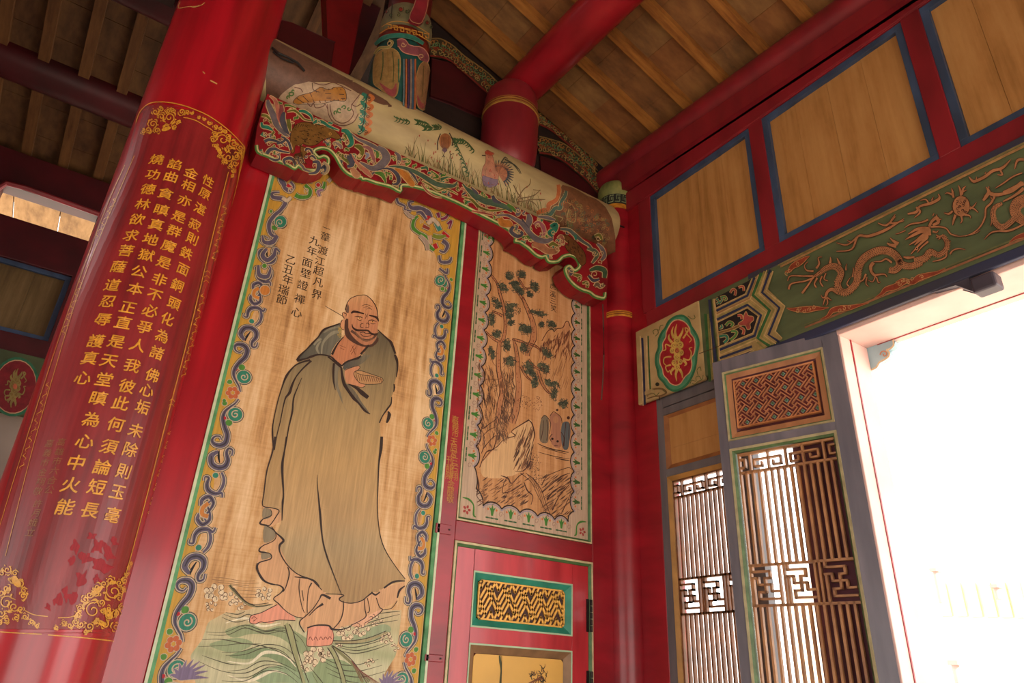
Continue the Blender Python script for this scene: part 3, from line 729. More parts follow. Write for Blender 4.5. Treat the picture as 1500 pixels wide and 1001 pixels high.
# yellow border ground
bp = Paint(xzY(YW), .0003)
YEL = '#c79a3c'
def wav(side):
    s_ = []; z = 4.2
    while z > .96:
        ph = (3.165 - z) / .52 * math.pi
        u = .052 + .012 * math.cos(2 * ph) 
        s_.append((UL + u if side < 0 else UR - u, z)); z -= .03
    return s_
l = wav(-1); bp.poly([(UL - .001, 4.2)] + l + [(UL - .001, .96)], YEL, 0)
l = wav(1); bp.poly([(UR + .001, 4.2)] + l + [(UR + .001, .96)], YEL, 0)
PUR, PURD, CRM, TEAL, GRN, ORG, REDP = '#5c5468', '#39343f', '#bfae94', '#2f8068', '#4f8a34', '#c8803a', '#b5202c'
def cc_(p): x, z = pxw(290 + p[0] / 3.333, 300 + p[1] / 3.333); return (x - UL, 3.165 - z)
K = .00098
def fat(pa, pts, w, col, inst, lvl=2, sm=5, taper=0):
    q = [inst(p) for p in pts]; wl = w if isinstance(w, (list, tuple)) else [w, w]
    pa.stroke(q, [x * K + .0135 for x in wl], '#4d4a40', 1, sm=sm)
    pa.stroke(q, [x * K + .0078 for x in wl], CRM, lvl, sm=sm)
    pa.stroke(q, [x * K for x in wl], col, lvl + 1, sm=sm)
    if max(wl) > 16: pa.stroke(q[1:-1] if len(q) > 3 else q, [x * K * .3 for x in wl], PURD if col == PUR else '#1d5a48', lvl + 2, sm=sm)
HALF = [([(262, 440), (255, 462), (275, 485), (303, 472), (302, 440), (292, 412), (312, 398)], [10, 16, 18, 14, 9, 8, 6], PUR),
        ([(328, 505), (318, 520), (292, 505), (262, 505), (245, 522), (240, 548), (224, 545), (228, 530)], [6, 10, 18, 20, 16, 10, 6, 4], PUR),
        ([(300, 505), (310, 540), (302, 572), (280, 592)], [8, 13, 12, 8], PUR),
        ([(228, 662), (208, 632), (226, 604), (258, 602), (282, 620), (283, 648), (264, 672), (264, 694), (284, 694), (290, 672)], [12, 22, 24, 24, 24, 20, 14, 10, 8, 6], PUR),
        ([(218, 712), (204, 722), (184, 712), (180, 692), (198, 682), (226, 690), (240, 712), (230, 745), (202, 772), (180, 802), (174, 832), (186, 862), (200, 888), (206, 915)], [5, 6, 8, 12, 18, 24, 24, 22, 20, 18, 13, 9, 8, 7], PUR)]
def half_motif(pa, side, zk, sgn):
    def inst(p):
        u, v = cc_(p); return ((UL + u if side < 0 else UR - u), zk - sgn * v)
    for pts, w, c in HALF: fat(pa, pts, w, c, inst)
    def at(x, y): return inst((x, y))
    a = at(255, 622); b = at(238, 645); c = at(229, 668); pa.stroke([a, b, c], [.004, .010, .003], '#1d1a1c', 6)
    for (x, y, r, c) in ((262, 570, 12, TEAL), (214, 795, 15, GRN), (155, 866, 11, GRN), (186, 805, 8, REDP)):
        q = at(x, y); pa.dot(q[0], q[1], r * K + .003, CRM, 2); pa.dot(q[0], q[1], r * K, c, 3)
    q = at(224, 842)
    for rr_, c, lv in ((40, '#4d4a40', 1), (36, CRM, 3), (32, TEAL, 4)): pa.dot(q[0], q[1], rr_ * K, c, lv, n=18)
    pa.spiral(q[0], q[1], 20 * K, 1.2 if side < 0 else 1.9, 1.3, .005, CRM, 5, dr=sgn * (-1 if side < 0 else 1))
def knot(pa, side, zk):
    f = lambda x, y: ((UL + cc_((x, y))[0]) if side < 0 else (UR - cc_((x, y))[0]), zk - cc_((x, y))[1])
    q = [f(298, 408), f(276, 422), f(274, 446), f(298, 458)]
    pa.stroke(q, .024, CRM, 3); pa.stroke(q, .016, ORG, 4)
def flower(pa, side, zf):
    cx = (UL + .046) if side < 0 else (UR - .046)
    for k in range(6):
        a = k * math.pi / 3 + .3; x, z = cx + .020 * math.cos(a), zf + .020 * math.sin(a)
        pa.dot(x, z, .0135, CRM, 3); pa.dot(x, z, .0112, '#c0643a', 4)
    pa.dot(cx, zf, .008, YEL, 5)
    for s_ in (-1, 1):
        pa.dot(cx + .028 * (-1 if side < 0 else 1), zf + s_ * .045, .010, CRM, 3); pa.dot(cx + .028 * (-1 if side < 0 else 1), zf + s_ * .045, .0075, GRN, 4)
for side in (-1, 1):
    sb = Paint(xzY(YW), .0003)
    for zk, dirs in ((3.165, (1, -1)), (2.105, (1, -1)), (1.06, (-1,))):
        for sg in dirs:
            if zk == 3.165 and sg == -1 or True: half_motif(sb, side, zk, sg)
        knot(sb, side, zk)
    flower(sb, side, 2.640); flower(sb, side, 1.585)
    # lower corner lotus blooms
    cx = UL + .13 if side < 0 else UR - .13
    for k in range(9):
        a = math.pi * (.05 + k * .11) if side < 0 else math.pi * (.05 + k * .11)
        p0 = (cx - .03, 1.46); p1 = (cx + .075 * math.cos(a), 1.46 + .075 * math.sin(a))
        sb.stroke([p0, ((p0[0] + p1[0]) / 2, (p0[1] + p1[1]) / 2 + .006), p1], [.004, .020, .003], CRM, 5); sb.stroke([p0, ((p0[0] + p1[0]) / 2, (p0[1] + p1[1]) / 2 + .006), p1], [.002, .013, .001], '#7a6a86', 6)
    for (dx, dz, r_, c) in ((.02, -.04, .055, GRN), (-.05, -.03, .06, PUR), (.05, -.09, .05, TEAL), (.025, -.045, .028, '#d8a070'), (.03, -.045, .016, REDP)):
        x = cx + dx * (1 if side < 0 else -1); sb.dot(x, 1.42 + dz, r_ + .005, CRM, 5, n=16); sb.dot(x, 1.42 + dz, r_, c, 6, n=16)
    sb.spiral(cx - .05 * (1 if side < 0 else -1), 1.39, .04, 0, 1.4, .007, CRM, 7)
    sb.build('scroll_border', PM, mk)
# upper corners: palmettes (traced from the photograph, carried on the board)
up = Paint(planeY(YW - .0012), .0003)
def fatp(pts, w, col, lvl=3, o=(370, 240, 4.172), sm=5):
    q = [(o[0] + a / o[2], o[1] + b / o[2]) for a, b in pts]; wl = w if isinstance(w, (list, tuple)) else [w, w]
    up.stroke(q, [x / o[2] + 3.6 for x in wl], '#4d4a40', 1, sm=sm); up.stroke(q, [x / o[2] + 2.2 for x in wl], CRM, lvl, sm=sm); up.stroke(q, [x / o[2] for x in wl], col, lvl + 1, sm=sm)
up.poly(P_('125,25 118,60 70,290 150,300 215,230 300,215 400,190 450,140 500,110 500,0', 370, 240, 4.172), YEL, 0)
up.poly(P_('860,170 900,240 960,300 1010,420 1110,540 1150,640 1190,680 1235,640 1262,330 1262,200 900,140', 370, 240, 4.172), YEL, 0)
for pts, w, c in (([(185, 120), (170, 90), (200, 70), (240, 85)], [30, 26, 18, 10], PUR), ([(230, 110), (250, 140), (230, 170), (200, 150), (185, 110)], [14, 12, 14, 26, 30], PUR),
                  ([(260, 190), (290, 205), (340, 200), (350, 165), (320, 130)], [26, 24, 20, 24, 18], GRN), ([(380, 165), (430, 150), (440, 110)], [16, 20, 12], GRN), ([(460, 110), (480, 90)], [18, 10], '#a89486'),
                  ([(165, 175), (120, 180), (125, 205), (180, 215), (200, 240), (170, 285), (130, 320), (100, 370), (110, 430), (150, 450)], [8, 14, 22, 26, 24, 20, 22, 24, 20, 12], PUR),
                  ([(60, 440), (70, 480), (120, 480), (150, 440)], [10, 20, 30, 20], PUR), ([(85, 520), (60, 560), (90, 590), (130, 560), (140, 520), (165, 540)], [16, 26, 26, 24, 14, 8], PUR),
                  ([(35, 620), (40, 680), (90, 690), (110, 640)], [14, 26, 24, 10], PUR),
                  # right corner
                  ([(880, 210), (890, 240), (930, 260), (930, 280), (970, 290)], [12, 14, 10, 10, 8], PUR), ([(985, 230), (955, 240), (970, 270), (1020, 275), (1070, 300), (1090, 330)], [8, 12, 22, 30, 34, 20], PUR),
                  ([(1010, 320), (985, 345), (980, 390), (1010, 420), (1060, 450), (1075, 500), (1110, 530)], [14, 18, 22, 18, 20, 22, 18], GRN),
                  ([(1050, 340), (1075, 330), (1085, 370)], [22, 24, 16], REDP), ([(1110, 490), (1125, 520)], [26, 22], REDP), ([(1160, 470), (1190, 500), (1170, 540), (1140, 530)], [24, 22, 14, 8], PUR),
                  ([(1130, 300), (1140, 330)], [22, 14], '#7a2a50'), ([(1190, 370), (1215, 350), (1200, 400)], [14, 12, 8], '#7a2a50'), ([(1120, 360), (1145, 410)], [26, 26], '#3f8a80'),
                  ([(1095, 410), (1096, 412)], [16, 16], ORG), ([(1040, 430), (1055, 450)], [16, 14], '#8a6a8a'),
                  ([(1140, 560), (1150, 600), (1200, 600), (1215, 570)], [12, 16, 20, 8], PUR), ([(1140, 640), (1185, 670), (1190, 640)], [10, 16, 8], PUR)):
    fatp(pts, w, c)
for pts, w, c in (([(1000, 300), (1030, 300), (1060, 340)], [12, 20, 12], PUR), ([(1040, 380), (1080, 400)], [22, 16], '#8a3a30'), ([(1020, 440), (1060, 480), (1070, 530)], [14, 24, 12], '#a89486'), ([(1100, 440), (1140, 450), (1180, 440)], [22, 26, 14], '#7a8a34'), ([(1070, 370), (1100, 340), (1140, 380)], [14, 18, 10], '#c9b8a0'),
                  ([(1160, 420), (1200, 450)], [20, 14], REDP), ([(1080, 440), (1090, 490)], [18, 12], '#c9a080'), ([(1150, 340), (1180, 330), (1200, 300)], [14, 16, 8], '#7a2a50'), ([(930, 290), (960, 320), (990, 330)], [10, 16, 10], '#a89486'), ([(210, 130), (240, 150)], [20, 12], REDP), ([(290, 110), (330, 100), (370, 110)], [18, 26, 14], PUR), ([(180, 210), (210, 225), (235, 205)], [10, 16, 8], '#c9b8a0'), ([(410, 200), (400, 170), (430, 160)], [10, 16, 10], '#8a6a8a'), ([(240, 60), (300, 80), (350, 60)], [20, 26, 16], REDP)):
    fatp(pts, w, c, 5)
for a, b, r_, c in ((170, 355, 36, TEAL), (112, 292, 9, GRN), (72, 625, 14, GRN), (75, 775, 30, ORG), (1145, 715, 30, TEAL), (1160, 765, 12, GRN), (400, 130, 12, REDP)):
    x, y = 370 + a / 4.172, 240 + b / 4.172
    up.dot(x, y, r_ / 4.172 + 1.8, '#4d4a40', 1, n=16); up.dot(x, y, r_ / 4.172 + 1.1, CRM, 3, n=16); up.dot(x, y, r_ / 4.172, c, 4, n=16)
for a, b, r_ in ((165, 360, 24), (235, 160, 20), (330, 165, 18), (1150, 712, 20), (1035, 355, 14)): up.spiral(370 + a / 4.172, 240 + b / 4.172, r_ / 4.172, 2, 1.3, 1.2, CRM, 6)
bp.build('border_ground', PM, mk); up.build('corner_palmettes', PM, mk)['kind'] = 'stuff'
# ---- the figure
fg = Paint(PX, .00028)
Z7 = lambda s: P_(s, 380, 460, 5.008)
Z8 = lambda s: P_(s, 340, 740, 4.55)
Z3 = lambda s: P_(s, 360, 640, 4.55)
Z5 = lambda s: P_(s, 480, 420, 10.008)
Z6 = lambda s: P_(s, 480, 520, 10.008)
Z2 = lambda s: P_(s, 380, 420, 4.169)
ZW = lambda s: P_(s, 210, 800, 3.488)
def mix(a, b, t): t = max(0, min(1, t)); A, B = lin(a), lin(b); return tuple(A[i] + (B[i] - A[i]) * t for i in range(3)) + (1,)
def mix4(stops, y):
    for i in range(len(stops) - 1):
        if y <= stops[i + 1][0]: return mix(stops[i][1], stops[i + 1][1], (y - stops[i][0]) / (stops[i + 1][0] - stops[i][0]))
    return mix(stops[-1][1], stops[-1][1], 0)
OUT = '#33231d'
# sea
sea = ZW('330,390 420,340 520,330 640,300 700,320 820,380 960,420 1080,400 1230,330 1320,330 1310,420 1290,560 1240,640 1180,760 1000,900 700,900 300,900 260,660 240,560 300,480')
fg.strips(sea, lambda x, y: mix4([(880, '#cdb48a'), (915, '#b9ae84'), (935, '#c4bd94'), (955, '#a5a87e'), (975, '#c6c09a'), (1100, '#b5b48c')], y - 9 * math.sin((x - 300) / 38.0)), 0, 4, 8)
for s_, w, c in (('420,430 540,400 620,430 700,410 800,450 880,520 820,560 700,470 560,450 460,470', 0, '#8f9a70'), ('340,500 480,470 560,500 470,545 380,530', 0, '#93a076'),
                 ('440,560 600,520 720,560 820,640 760,640 640,570 520,580', 0, '#7f9168'), ('560,660 700,610 800,650 900,640 1000,700 700,700 600,700', 0, '#8fa27a'), ('960,470 1100,440 1230,400 1260,440 1130,500 1000,500', 0, '#97a27c'), ('880,600 1000,580 1100,640 1150,700 900,720', 0, '#8c9c70')):
    fg.poly(ZW(s_), c, 1, 4)
rw_ = random.Random(11)
for s_ in ('320,440 420,440 520,405 620,435 720,420 800,470 840,540', '330,455 430,455 520,420 620,450 710,438 790,490', '300,480 400,478 520,500 600,500', '280,515 400,510 500,500 600,510 700,545 780,600 830,640',
           '400,545 500,540 620,505 720,520 800,590', '420,560 520,555 620,520 710,540 770,600', '430,640 520,630 600,590 700,600 780,640', '300,560 420,600 500,610', '280,590 400,640 520,650 620,610 720,620 800,680',
           '400,690 520,690 620,640 720,650 790,700', '440,675 540,670 640,620 720,630', '410,350 480,370 540,350 600,390', '400,365 470,390 540,375', '420,340 480,350 520,335', '500,410 600,440 700,430 760,450',
           '970,500 1060,520 1160,500 1250,470', '980,530 1080,550 1180,530 1260,500', '900,560 980,600 1080,610 1200,580', '920,590 1000,630 1100,640 1220,610', '930,620 1020,660 1120,670 1240,640', '1080,430 1180,400 1300,380', '1090,415 1190,380 1310,350', '1180,350 1250,340 1310,335',
           '1000,520 1100,535 1230,500', '940,650 1040,690 1100,700', '850,620 900,680 930,720', '860,650 890,700'):
    fg.stroke(ZW(s_), [.5, 1.5, .5], '#4d4a34', 3)
for s_ in ('430,590 540,600 620,545 720,560 780,620', '430,660 540,690 660,640 740,660', '420,395 520,370 600,410 700,395'):
    fg.stroke(ZW(s_), [1, 5, 1], '#e0d6b6', 2)
for s_ in ('360,160 420,165 500,180 570,178', '350,172 440,182 520,192 590,190', '380,186 460,196 540,205', '400,200 480,205 540,215 600,212', '460,225 520,228 580,232', '480,245 540,248 590,250', '500,262 560,264 600,262'):
    fg.stroke(ZW(s_), .7, '#8a6a48', 2)
# spray curls
def spray(x, y, r, a0, n, c='#6a4c38', fill='#dcc7a2'):
    for k in range(n):
        a = a0 + k * .9; px_, py_ = x + r * 1.1 * math.cos(a) * (.6 + .5 * (k % 2)), y + r * .8 * math.sin(a)
        fg.dot(px_, py_, r * .42, fill, 2); fg.spiral(px_, py_, r * .42, a, .8, .9, c, 3, rmin=.5)
for q in ((370, 240, 40, 2.6, 9), (345, 310, 22, 1.2, 6), (440, 270, 30, 3.2, 6), (620, 245, 30, 2.8, 8), (880, 560, 40, 2.5, 9), (840, 610, 26, 1.8, 6), (930, 545, 22, 0, 5), (1040, 450, 34, 3.2, 8), (1110, 430, 30, 3.4, 7), (1180, 380, 26, 3.6, 6), (1240, 470, 26, 4.2, 7), (1160, 600, 20, 2.2, 5), (1280, 520, 18, 3.8, 5), (1000, 520, 18, 2, 5), (490, 300, 24, 3.4, 6)):
    spray(210 + q[0] / 3.488, 800 + q[1] / 3.488, q[2] / 3.488, q[3], q[4])
# robe
robe = Z7('590,72 540,90 470,118 430,172 390,215 345,262 295,310 275,345 290,352 250,390 197,458 165,540 140,620 120,700 100,800 95,870 100,960') + Z3('195,0 178,100 140,230 120,380 112,460 170,475 220,492 235,520') + \
       [(412, 748), (412.5, 765)] + Z8('300,180 345,240 315,262 330,310 370,395 430,460 490,490 540,500 580,550 625,592 740,600 715,620 725,642 790,656 860,640 900,610 935,580 950,592 1010,553 1080,512 1150,510') + \
       Z3('1060,948 1000,870 930,760 893,650 876,500 875,420 880,250 886,180 895,60 900,0') + Z6('760,1000 800,900 870,800 925,720 930,620 965,545 970,430 1005,330 1020,200 1020,90 980,0') + Z5('990,990 930,830 820,720 735,640 700,700 600,860 480,990') + [(535, 524)] + Z6('200,180 150,140 40,50 0,30') + Z7('530,325 520,310 530,270 565,215 600,180')
def robec(x, y):
    c = mix4([(470, '#625845'), (505, '#7b6e54'), (540, '#96835f'), (600, '#b39768'), (680, '#c7a26c'), (760, '#caa674'), (800, '#bfa478'), (860, '#bb9868')], y)
    k = .86
    if x < 425 - (y - 560) * .10 and y > 540: k *= .88 if y > 575 else 1 - .12 * (y - 540) / 35
    dxf = x - (464 + max(0, (y - 700)) * .16)
    if y > 690 and dxf > 0: k *= 1 - (.20 - .16 * min(1, dxf / 70)) * min(1, (y - 690) / 50) * min(1, dxf / 6)
    if x > 545 and y < 600: k *= .94
    return (c[0] * k, c[1] * k, c[2] * k, 1)
fg.strips(robe, robec, 3, 4, 5)
for s_, c in (('150,350 230,300 300,290 350,250 440,150 560,100 560,200 520,250 460,300 380,310 330,300', 0),):
    pass
fg.strips(Z7('275,345 300,305 350,262 395,215 430,172 470,118 590,72 600,120 600,180 560,215 530,270 520,310 450,300 380,312 330,330'), lambda x, y: mix('#4c4a40', '#6f6b5c', (x - 430) / 60), 4, 3, 4)
for s_, w, c in (('600,130 540,140 490,180 460,230 455,300', [3, 5, 4, 3, 2], '#8d8872'), ('450,200 420,250 440,300', [2, 4, 2], '#8d8872'), ('590,95 520,110 470,140', [2, 3, 2], '#85806c'), ('400,230 420,200 455,185', [3, 4, 3], '#8d8872')): fg.stroke(Z7(s_), w, c, 5)
fg.strips(Z6('215,200 240,130 330,80 470,40 520,0 640,0 520,120 430,165 330,190 245,225'), lambda x, y: mix('#4e4d48', '#7a705a', (x - 505) / 35), 4, 3, 4)
fg.poly(Z6('90,130 80,300 100,430 150,560 210,700 300,860 230,740 190,560 150,430 150,250 170,180'), '#7d7460', 4, 3)
fg.poly(Z6('225,440 320,580 430,700 540,800 620,870 500,700 440,600 400,540 330,460 280,430'), '#6c6250', 4, 3)
# under garment
UG = '#cfa074'
fg.poly(Z3('112,465 220,490 235,520 240,560 175,600 195,640 250,690 225,730 280,860 350,920 450,960 470,1000 230,998 130,965 80,880 75,830 160,770 170,750 90,770 100,720 195,685 130,590 90,580 115,540'), UG, 2, 0)
fg.poly(Z3('118,478 165,485 175,520 150,545 112,545'), '#8a7c62', 3, 3); fg.poly(Z3('125,595 190,620 190,680 120,705'), '#8a7c62', 3, 3); fg.poly(Z3('108,765 160,780 170,800 108,820'), '#8a7c62', 3, 3)
fg.poly(Z8('175,330 165,400 190,470 240,520 300,540 340,555 330,590 280,620 290,655 330,690 400,740 455,755 450,790 490,850 510,815 640,805 680,835 790,800 880,760 960,720 1000,690 1090,650 1110,600 1150,550 1150,510 1010,555 935,590 800,655 720,640 740,600 620,590 540,500 430,460 320,300 250,350'), UG, 2, 0)
fg.poly(Z8('790,800 880,750 960,710 1000,700 900,790 850,815'), '#e0ac88', 3, 3)
# feet and skin
SK, SKD = '#c98c66', '#b36a44'
fg.poly(Z8('115,780 125,740 190,720 250,690 300,665 330,690 400,735 420,770 340,770 300,770 260,790 200,785 140,795'), '#dc9478', 4, 3); fg.stroke(Z8('115,780 125,740 190,720 250,690 300,665'), 1.1, OUT, 6); fg.stroke(Z8('115,785 150,795 190,780 220,785 300,770 340,768 420,772'), 1.1, OUT, 6)
fg.poly(Z8('505,815 640,805 670,830 675,880 665,930 600,940 500,940 495,900'), '#dc9478', 4, 0); 
for s_ in ('505,820 498,900 500,940 560,945 610,940 660,930 676,880 668,835', '510,900 520,880 535,905', '545,900 555,880 570,905', '580,900 590,880 605,900', '610,898 622,880 636,898', '640,895 650,878 662,895', '130,760 145,745 165,760', '140,775 160,765'): fg.stroke(Z8(s_), .9, '#6d3428', 6)
head = Z5('255,350 280,260 320,190 400,145 480,130 550,128 620,175 680,250 720,340 738,440 745,520 730,600 730,690 700,780 640,850 560,870 450,840 340,760 285,690 265,600 255,500 275,400')
fg.strips(head, lambda x, y: mix4([(432, '#cfa173'), (445, '#cc9468'), (475, '#c28560'), (500, '#b57a58')], y), 5, 2.5, 3)
fg.poly(Z5('60,1000 130,880 240,720 290,690 340,760 450,850 560,875 600,870 540,940 480,1000'), '#bd7d58', 4, 2); fg.poly(Z6('50,0 40,40 110,100 190,155 240,110 330,75 430,40 470,0'), '#bd7d58', 4)
fg.poly(Z5('215,400 240,372 280,380 300,420 290,480 250,480 225,450'), '#d39a70', 5, 3); fg.poly(Z5('215,490 250,490 250,560 240,640 190,620 180,570'), '#d39a70', 5, 3)
fg.poly(Z5('265,350 290,260 310,300 305,390 270,380'), '#6d5648', 6, 2)
fg.poly(Z5('250,500 300,480 300,600 340,700 430,800 540,860 660,840 730,740 740,800 660,880 560,890 440,860 320,790 250,700'), '#4f3428', 6, 2)
for s_, w, c in (('340,650 400,690 480,760 580,780 660,760 720,690', [8, 7, 4, 3, 5, 8], '#5d4032'), ('400,660 460,740 560,800 680,760', [3, 5, 5, 3], '#7d5a42')): fg.stroke(Z5(s_), [x * .5 for x in w], c, 7)
for s_, w in (('355,550 365,600 420,640 520,645 590,650 630,690 690,705 735,690', [.6, 2.2, 3.4, 2.4, 2.4, 3.2, 3, 1.2]), ('340,395 375,372 440,378 530,402', [1.8, 3.6, 3, 1.6]), ('605,425 670,440 720,462 745,515', [1.6, 2.6, 3.6, 1.2]),
              ('390,445 430,440 480,448 510,465', [.6, 1.3, 1.3, .6]), ('595,500 620,495 660,495 715,520', [.6, 1.1, 1.3, .6]), ('430,485 470,498 500,490', [.4, .9, .4]), ('620,540 660,550 700,545', [.4, .9, .4]),
              ('520,545 490,550 475,580 495,605 520,600', [.9] * 5), ('560,545 590,540 600,590 580,605 550,600', [.9] * 5), ('600,500 590,530 610,560', [.8] * 3), ('470,680 520,670 560,690 610,690 640,710', [.8, 1.4, 1, 1.4, .8]), ('470,690 520,730 580,735 640,715', [.7, 1.1, 1.1, .7]),
              ('490,290 540,270 600,275 650,300', [.4, .7, .7, .4]), ('520,310 580,300 640,325', [.4, .7, .4]), ('560,335 610,325 650,345', [.4, .6, .4]), ('550,400 560,440 545,480', [.5, .8, .5]), ('580,400 575,450', [.6, .6]),
              ('255,380 215,390 220,440 245,480', [.8] * 4), ('240,400 270,400 265,440', [.8] * 3), ('210,490 180,570 200,620 240,640', [.9] * 4)):
    fg.stroke(Z5(s_), w, '#3b241c', 8)
fg.dot(*Z5('462,468')[0], 1.6, '#e8c878', 8, 1.2); fg.dot(*Z5('655,520')[0], 1.5, '#d8a040', 8, 1.1); fg.dot(*Z5('463,465')[0], .8, '#2a1812', 9); fg.dot(*Z5('655,518')[0], .8, '#2a1812', 9)
for s_ in ('255,350 280,260 320,190 400,145 480,130 550,128 620,175 680,250 720,340 735,450',): fg.stroke(Z5(s_), [1.2, .9, .8, .8, 1, 1.2, 1], OUT, 8)
for i in range(26):
    a = rw_.uniform(0, 1); x, y = 150 + 60 * rw_.random(), 600 + 140 * rw_.random(); q = Z5('%f,%f' % (x, y))[0]; fg.spiral(q[0], q[1], 1.4, a * 6, .8, .5, '#b89a50', 8)
for s_ in ('350,860 390,960 400,1000', '420,880 380,940 340,1000', '400,850 360,900 330,960', '170,860 260,900', '180,900 240,930'): fg.stroke(Z5(s_), .6, '#6d3b24', 7)
# hand and beads
fg.poly(Z6('250,230 330,195 410,170 455,165 470,190 440,230 400,260 385,300 420,370 480,420 540,430 540,465 490,480 400,455 300,430 260,380'), SK, 5, 3)
fg.stroke(Z6('250,230 330,195 410,170 455,165 470,190 440,225 405,250'), .8, OUT, 7); fg.stroke(Z6('300,430 400,455 490,482 545,462'), .9, OUT, 7)
fg.poly(Z6('380,290 410,240 500,240 620,280 740,320 800,350 805,390 760,425 640,435 520,430 440,390'), '#b98e60', 6, 3)
fg.stroke(Z6('380,290 410,240 500,240 620,280 740,320 800,350 805,390 760,425 640,435 520,430 440,390'), .9, OUT, 7, closed=True); fg.stroke(Z6('400,262 520,300 660,318 790,370'), .8, OUT, 7)
for i in range(12): x = 415 + i * 32; fg.stroke(Z6('%d,%d %d,%d' % (x, 285 + i * 5, x + 22, 385 + i * 2)), .9, '#6d452c', 7)
# outlines of the robe
for s_, w in ((Z7('590,72 540,90 470,118 430,172 390,215 345,262 295,310 275,345'), [1.2, 1.6, 2.2, 1.4, 2, 1.3, 2.2, 3]), (Z7('275,345 340,330 380,315 440,300 520,315 560,350 600,380'), [3, 1.6, 2.6, 1.6, 1.6, 2, 1.6]),
              (Z7('370,340 300,360 250,390 197,458 165,540 140,620 120,700 100,800 95,870 100,960 104,1000'), [2.4, 1.6, 1.4, 2.6, 1.2, 1, 1, 1.2, 1.8, 1.6, 1.2]),
              (Z7('380,345 320,400 270,460 240,520 220,580 190,620 170,700 150,800 125,900 108,1000'), [2, 1.6, 1.2, 2.4, 3, 1.6, 1.2, 1, 1, 1.4]), (Z7('310,470 280,540 250,620 240,720 215,830 195,950 185,1000'), [.6, 1, 1.6, 2, 1.4, 1.2, 1.4]),
              (Z3('195,0 178,100 140,230 120,380 112,460 170,475 220,492 200,535 160,590 130,590 95,580 115,550 170,525 165,485'), [2, 1.6, 1.4, 1.2, 1, 1, 1.2, 1, 1, 1.8, 2, 1, .8, .6]),
              (Z3('270,0 258,90 242,200 250,380 245,440 240,560'), [1.4, 1.6, 3, 1.6, 2.4, .7]), (Z3('170,600 200,640 250,690 225,725 230,780 280,860 350,920 450,960 490,1000'), [1, 1.2, 2.6, 2.4, 1.2, 1.2, 1, 2.2, 1]),
              (Z3('130,590 195,635 190,690 110,730 90,765 160,780 165,815 90,840 75,880 100,930 140,970 230,995'), [.8, .9, .8, 1, 1.8, 1, 1.2, 1.4, 2.6, 1.6, 1.2, 1]),
              (Z3('475,255 478,340 495,520 510,680 540,800 600,960 640,1060'), [.4, 1, 2.4, 1.6, 1.8, 1, .6]), (Z3('905,0 900,80 886,180 880,330 876,480 893,650 930,760 1000,870 1062,950'), [3, 3.4, 1.6, 1.2, 1, 1, 1, .8, .8]),
              (Z5('735,640 820,720 880,775 930,830 990,990'), [1, 1.4, 1.8, 3, 2]), (Z6('980,0 1005,60 1018,120 1018,220 1003,330'), [2, 3, 2.4, 1.8, .8]), (Z6('968,430 976,480 965,545'), [1.2, 1.8, .8]), (Z6('935,620 925,720 870,800 800,900 755,1000'), [.8, 1.6, 1.8, 1.2, 1.4]),
              (Z6('880,830 900,880 880,960 860,1000'), [1, 4, 3, 1.4]), (Z6('0,30 60,75 130,135 195,185'), [1.6, 1.6, 1.8, 2]), (Z6('195,180 215,330 240,430 300,530 380,640 450,710 540,820 620,872'), [1.6, 3, 3.6, 3, 3.4, 2, 2.4, .8]),
              (Z6('90,125 80,250 85,390 110,520'), [2.4, 2.4, 2, .6]), (Z6('300,432 420,490 500,560 590,630'), [.8, 3, 5, 4]), (Z6('200,170 260,115 340,80 440,50 490,10'), [1.6, 2, 1.8, 2.6, 1.2]), (Z5('60,1000 110,900 160,820 230,740'), [2.6, 2, 1.4, .8]), (Z5('480,995 540,930 600,860'), [2, 2.4, 2]),
              (Z8('415,480 520,495 560,530 600,570'), [1, 1.6, 1, .8]), (Z8('620,592 740,600 715,622 725,642 790,656 860,640 900,610 935,582'), [.7, .9, 1.6, 1, 1, 1, 1.2, 2]), (Z8('930,585 955,600 985,580'), [1.6, 2, 1]), (Z8('1010,555 1060,520 1100,508 1150,508'), [1.8, 2.2, 2, 1.2]),
              (Z8('1150,540 1115,570 1100,620'), [.8, 2.4, 1.4]), (Z8('170,390 165,430 200,500 260,530 310,535 340,560 320,590 275,625 310,660 360,710 420,745 470,755'), [2.4, 1.6, 1.2, 1, 1.2, 2, 1, 1, 1.2, .8, .8, .8]),
              (Z8('370,415 380,460 360,540 340,580'), [1, 1.4, 1, .7]), (Z8('450,490 445,560 460,660 480,720'), [.7, .9, .8, .6]), (Z8('530,520 510,560 500,640 500,720'), [1.6, .9, .8, .7]), (Z8('465,570 475,640'), [1, .6]),
              (Z8('655,625 600,600 580,630 540,690 490,740 455,770 450,800 480,850'), [3, 2.2, 1, 1, 1, 1, 1.2, 1.2]), (Z8('605,660 560,690 510,740'), [3, 1.2, .7]), (Z8('500,820 560,803 640,805 665,828 720,832 780,815 800,795'), [1.4, 1.6, 1.8, 2.6, 1.4, 1, 1]),
              (Z8('740,640 740,700 720,770 670,830'), [1, 1.2, 1, .8]), (Z8('880,630 885,700 890,745 840,780 795,800'), [.8, 1, 1, .8, .8]), (Z8('900,620 915,700 900,720'), [.8] * 3), (Z8('960,620 980,680 1000,700 960,740 880,790'), [1, .8, 1.2, .8, .6]),
              (Z8('1000,700 1060,690 1100,640'), [.5, .8, .5]), (Z2('400,120 470,160 520,190'), [.5] * 3)):
    fg.stroke(s_, [x * 1.35 for x in w], OUT, 8)
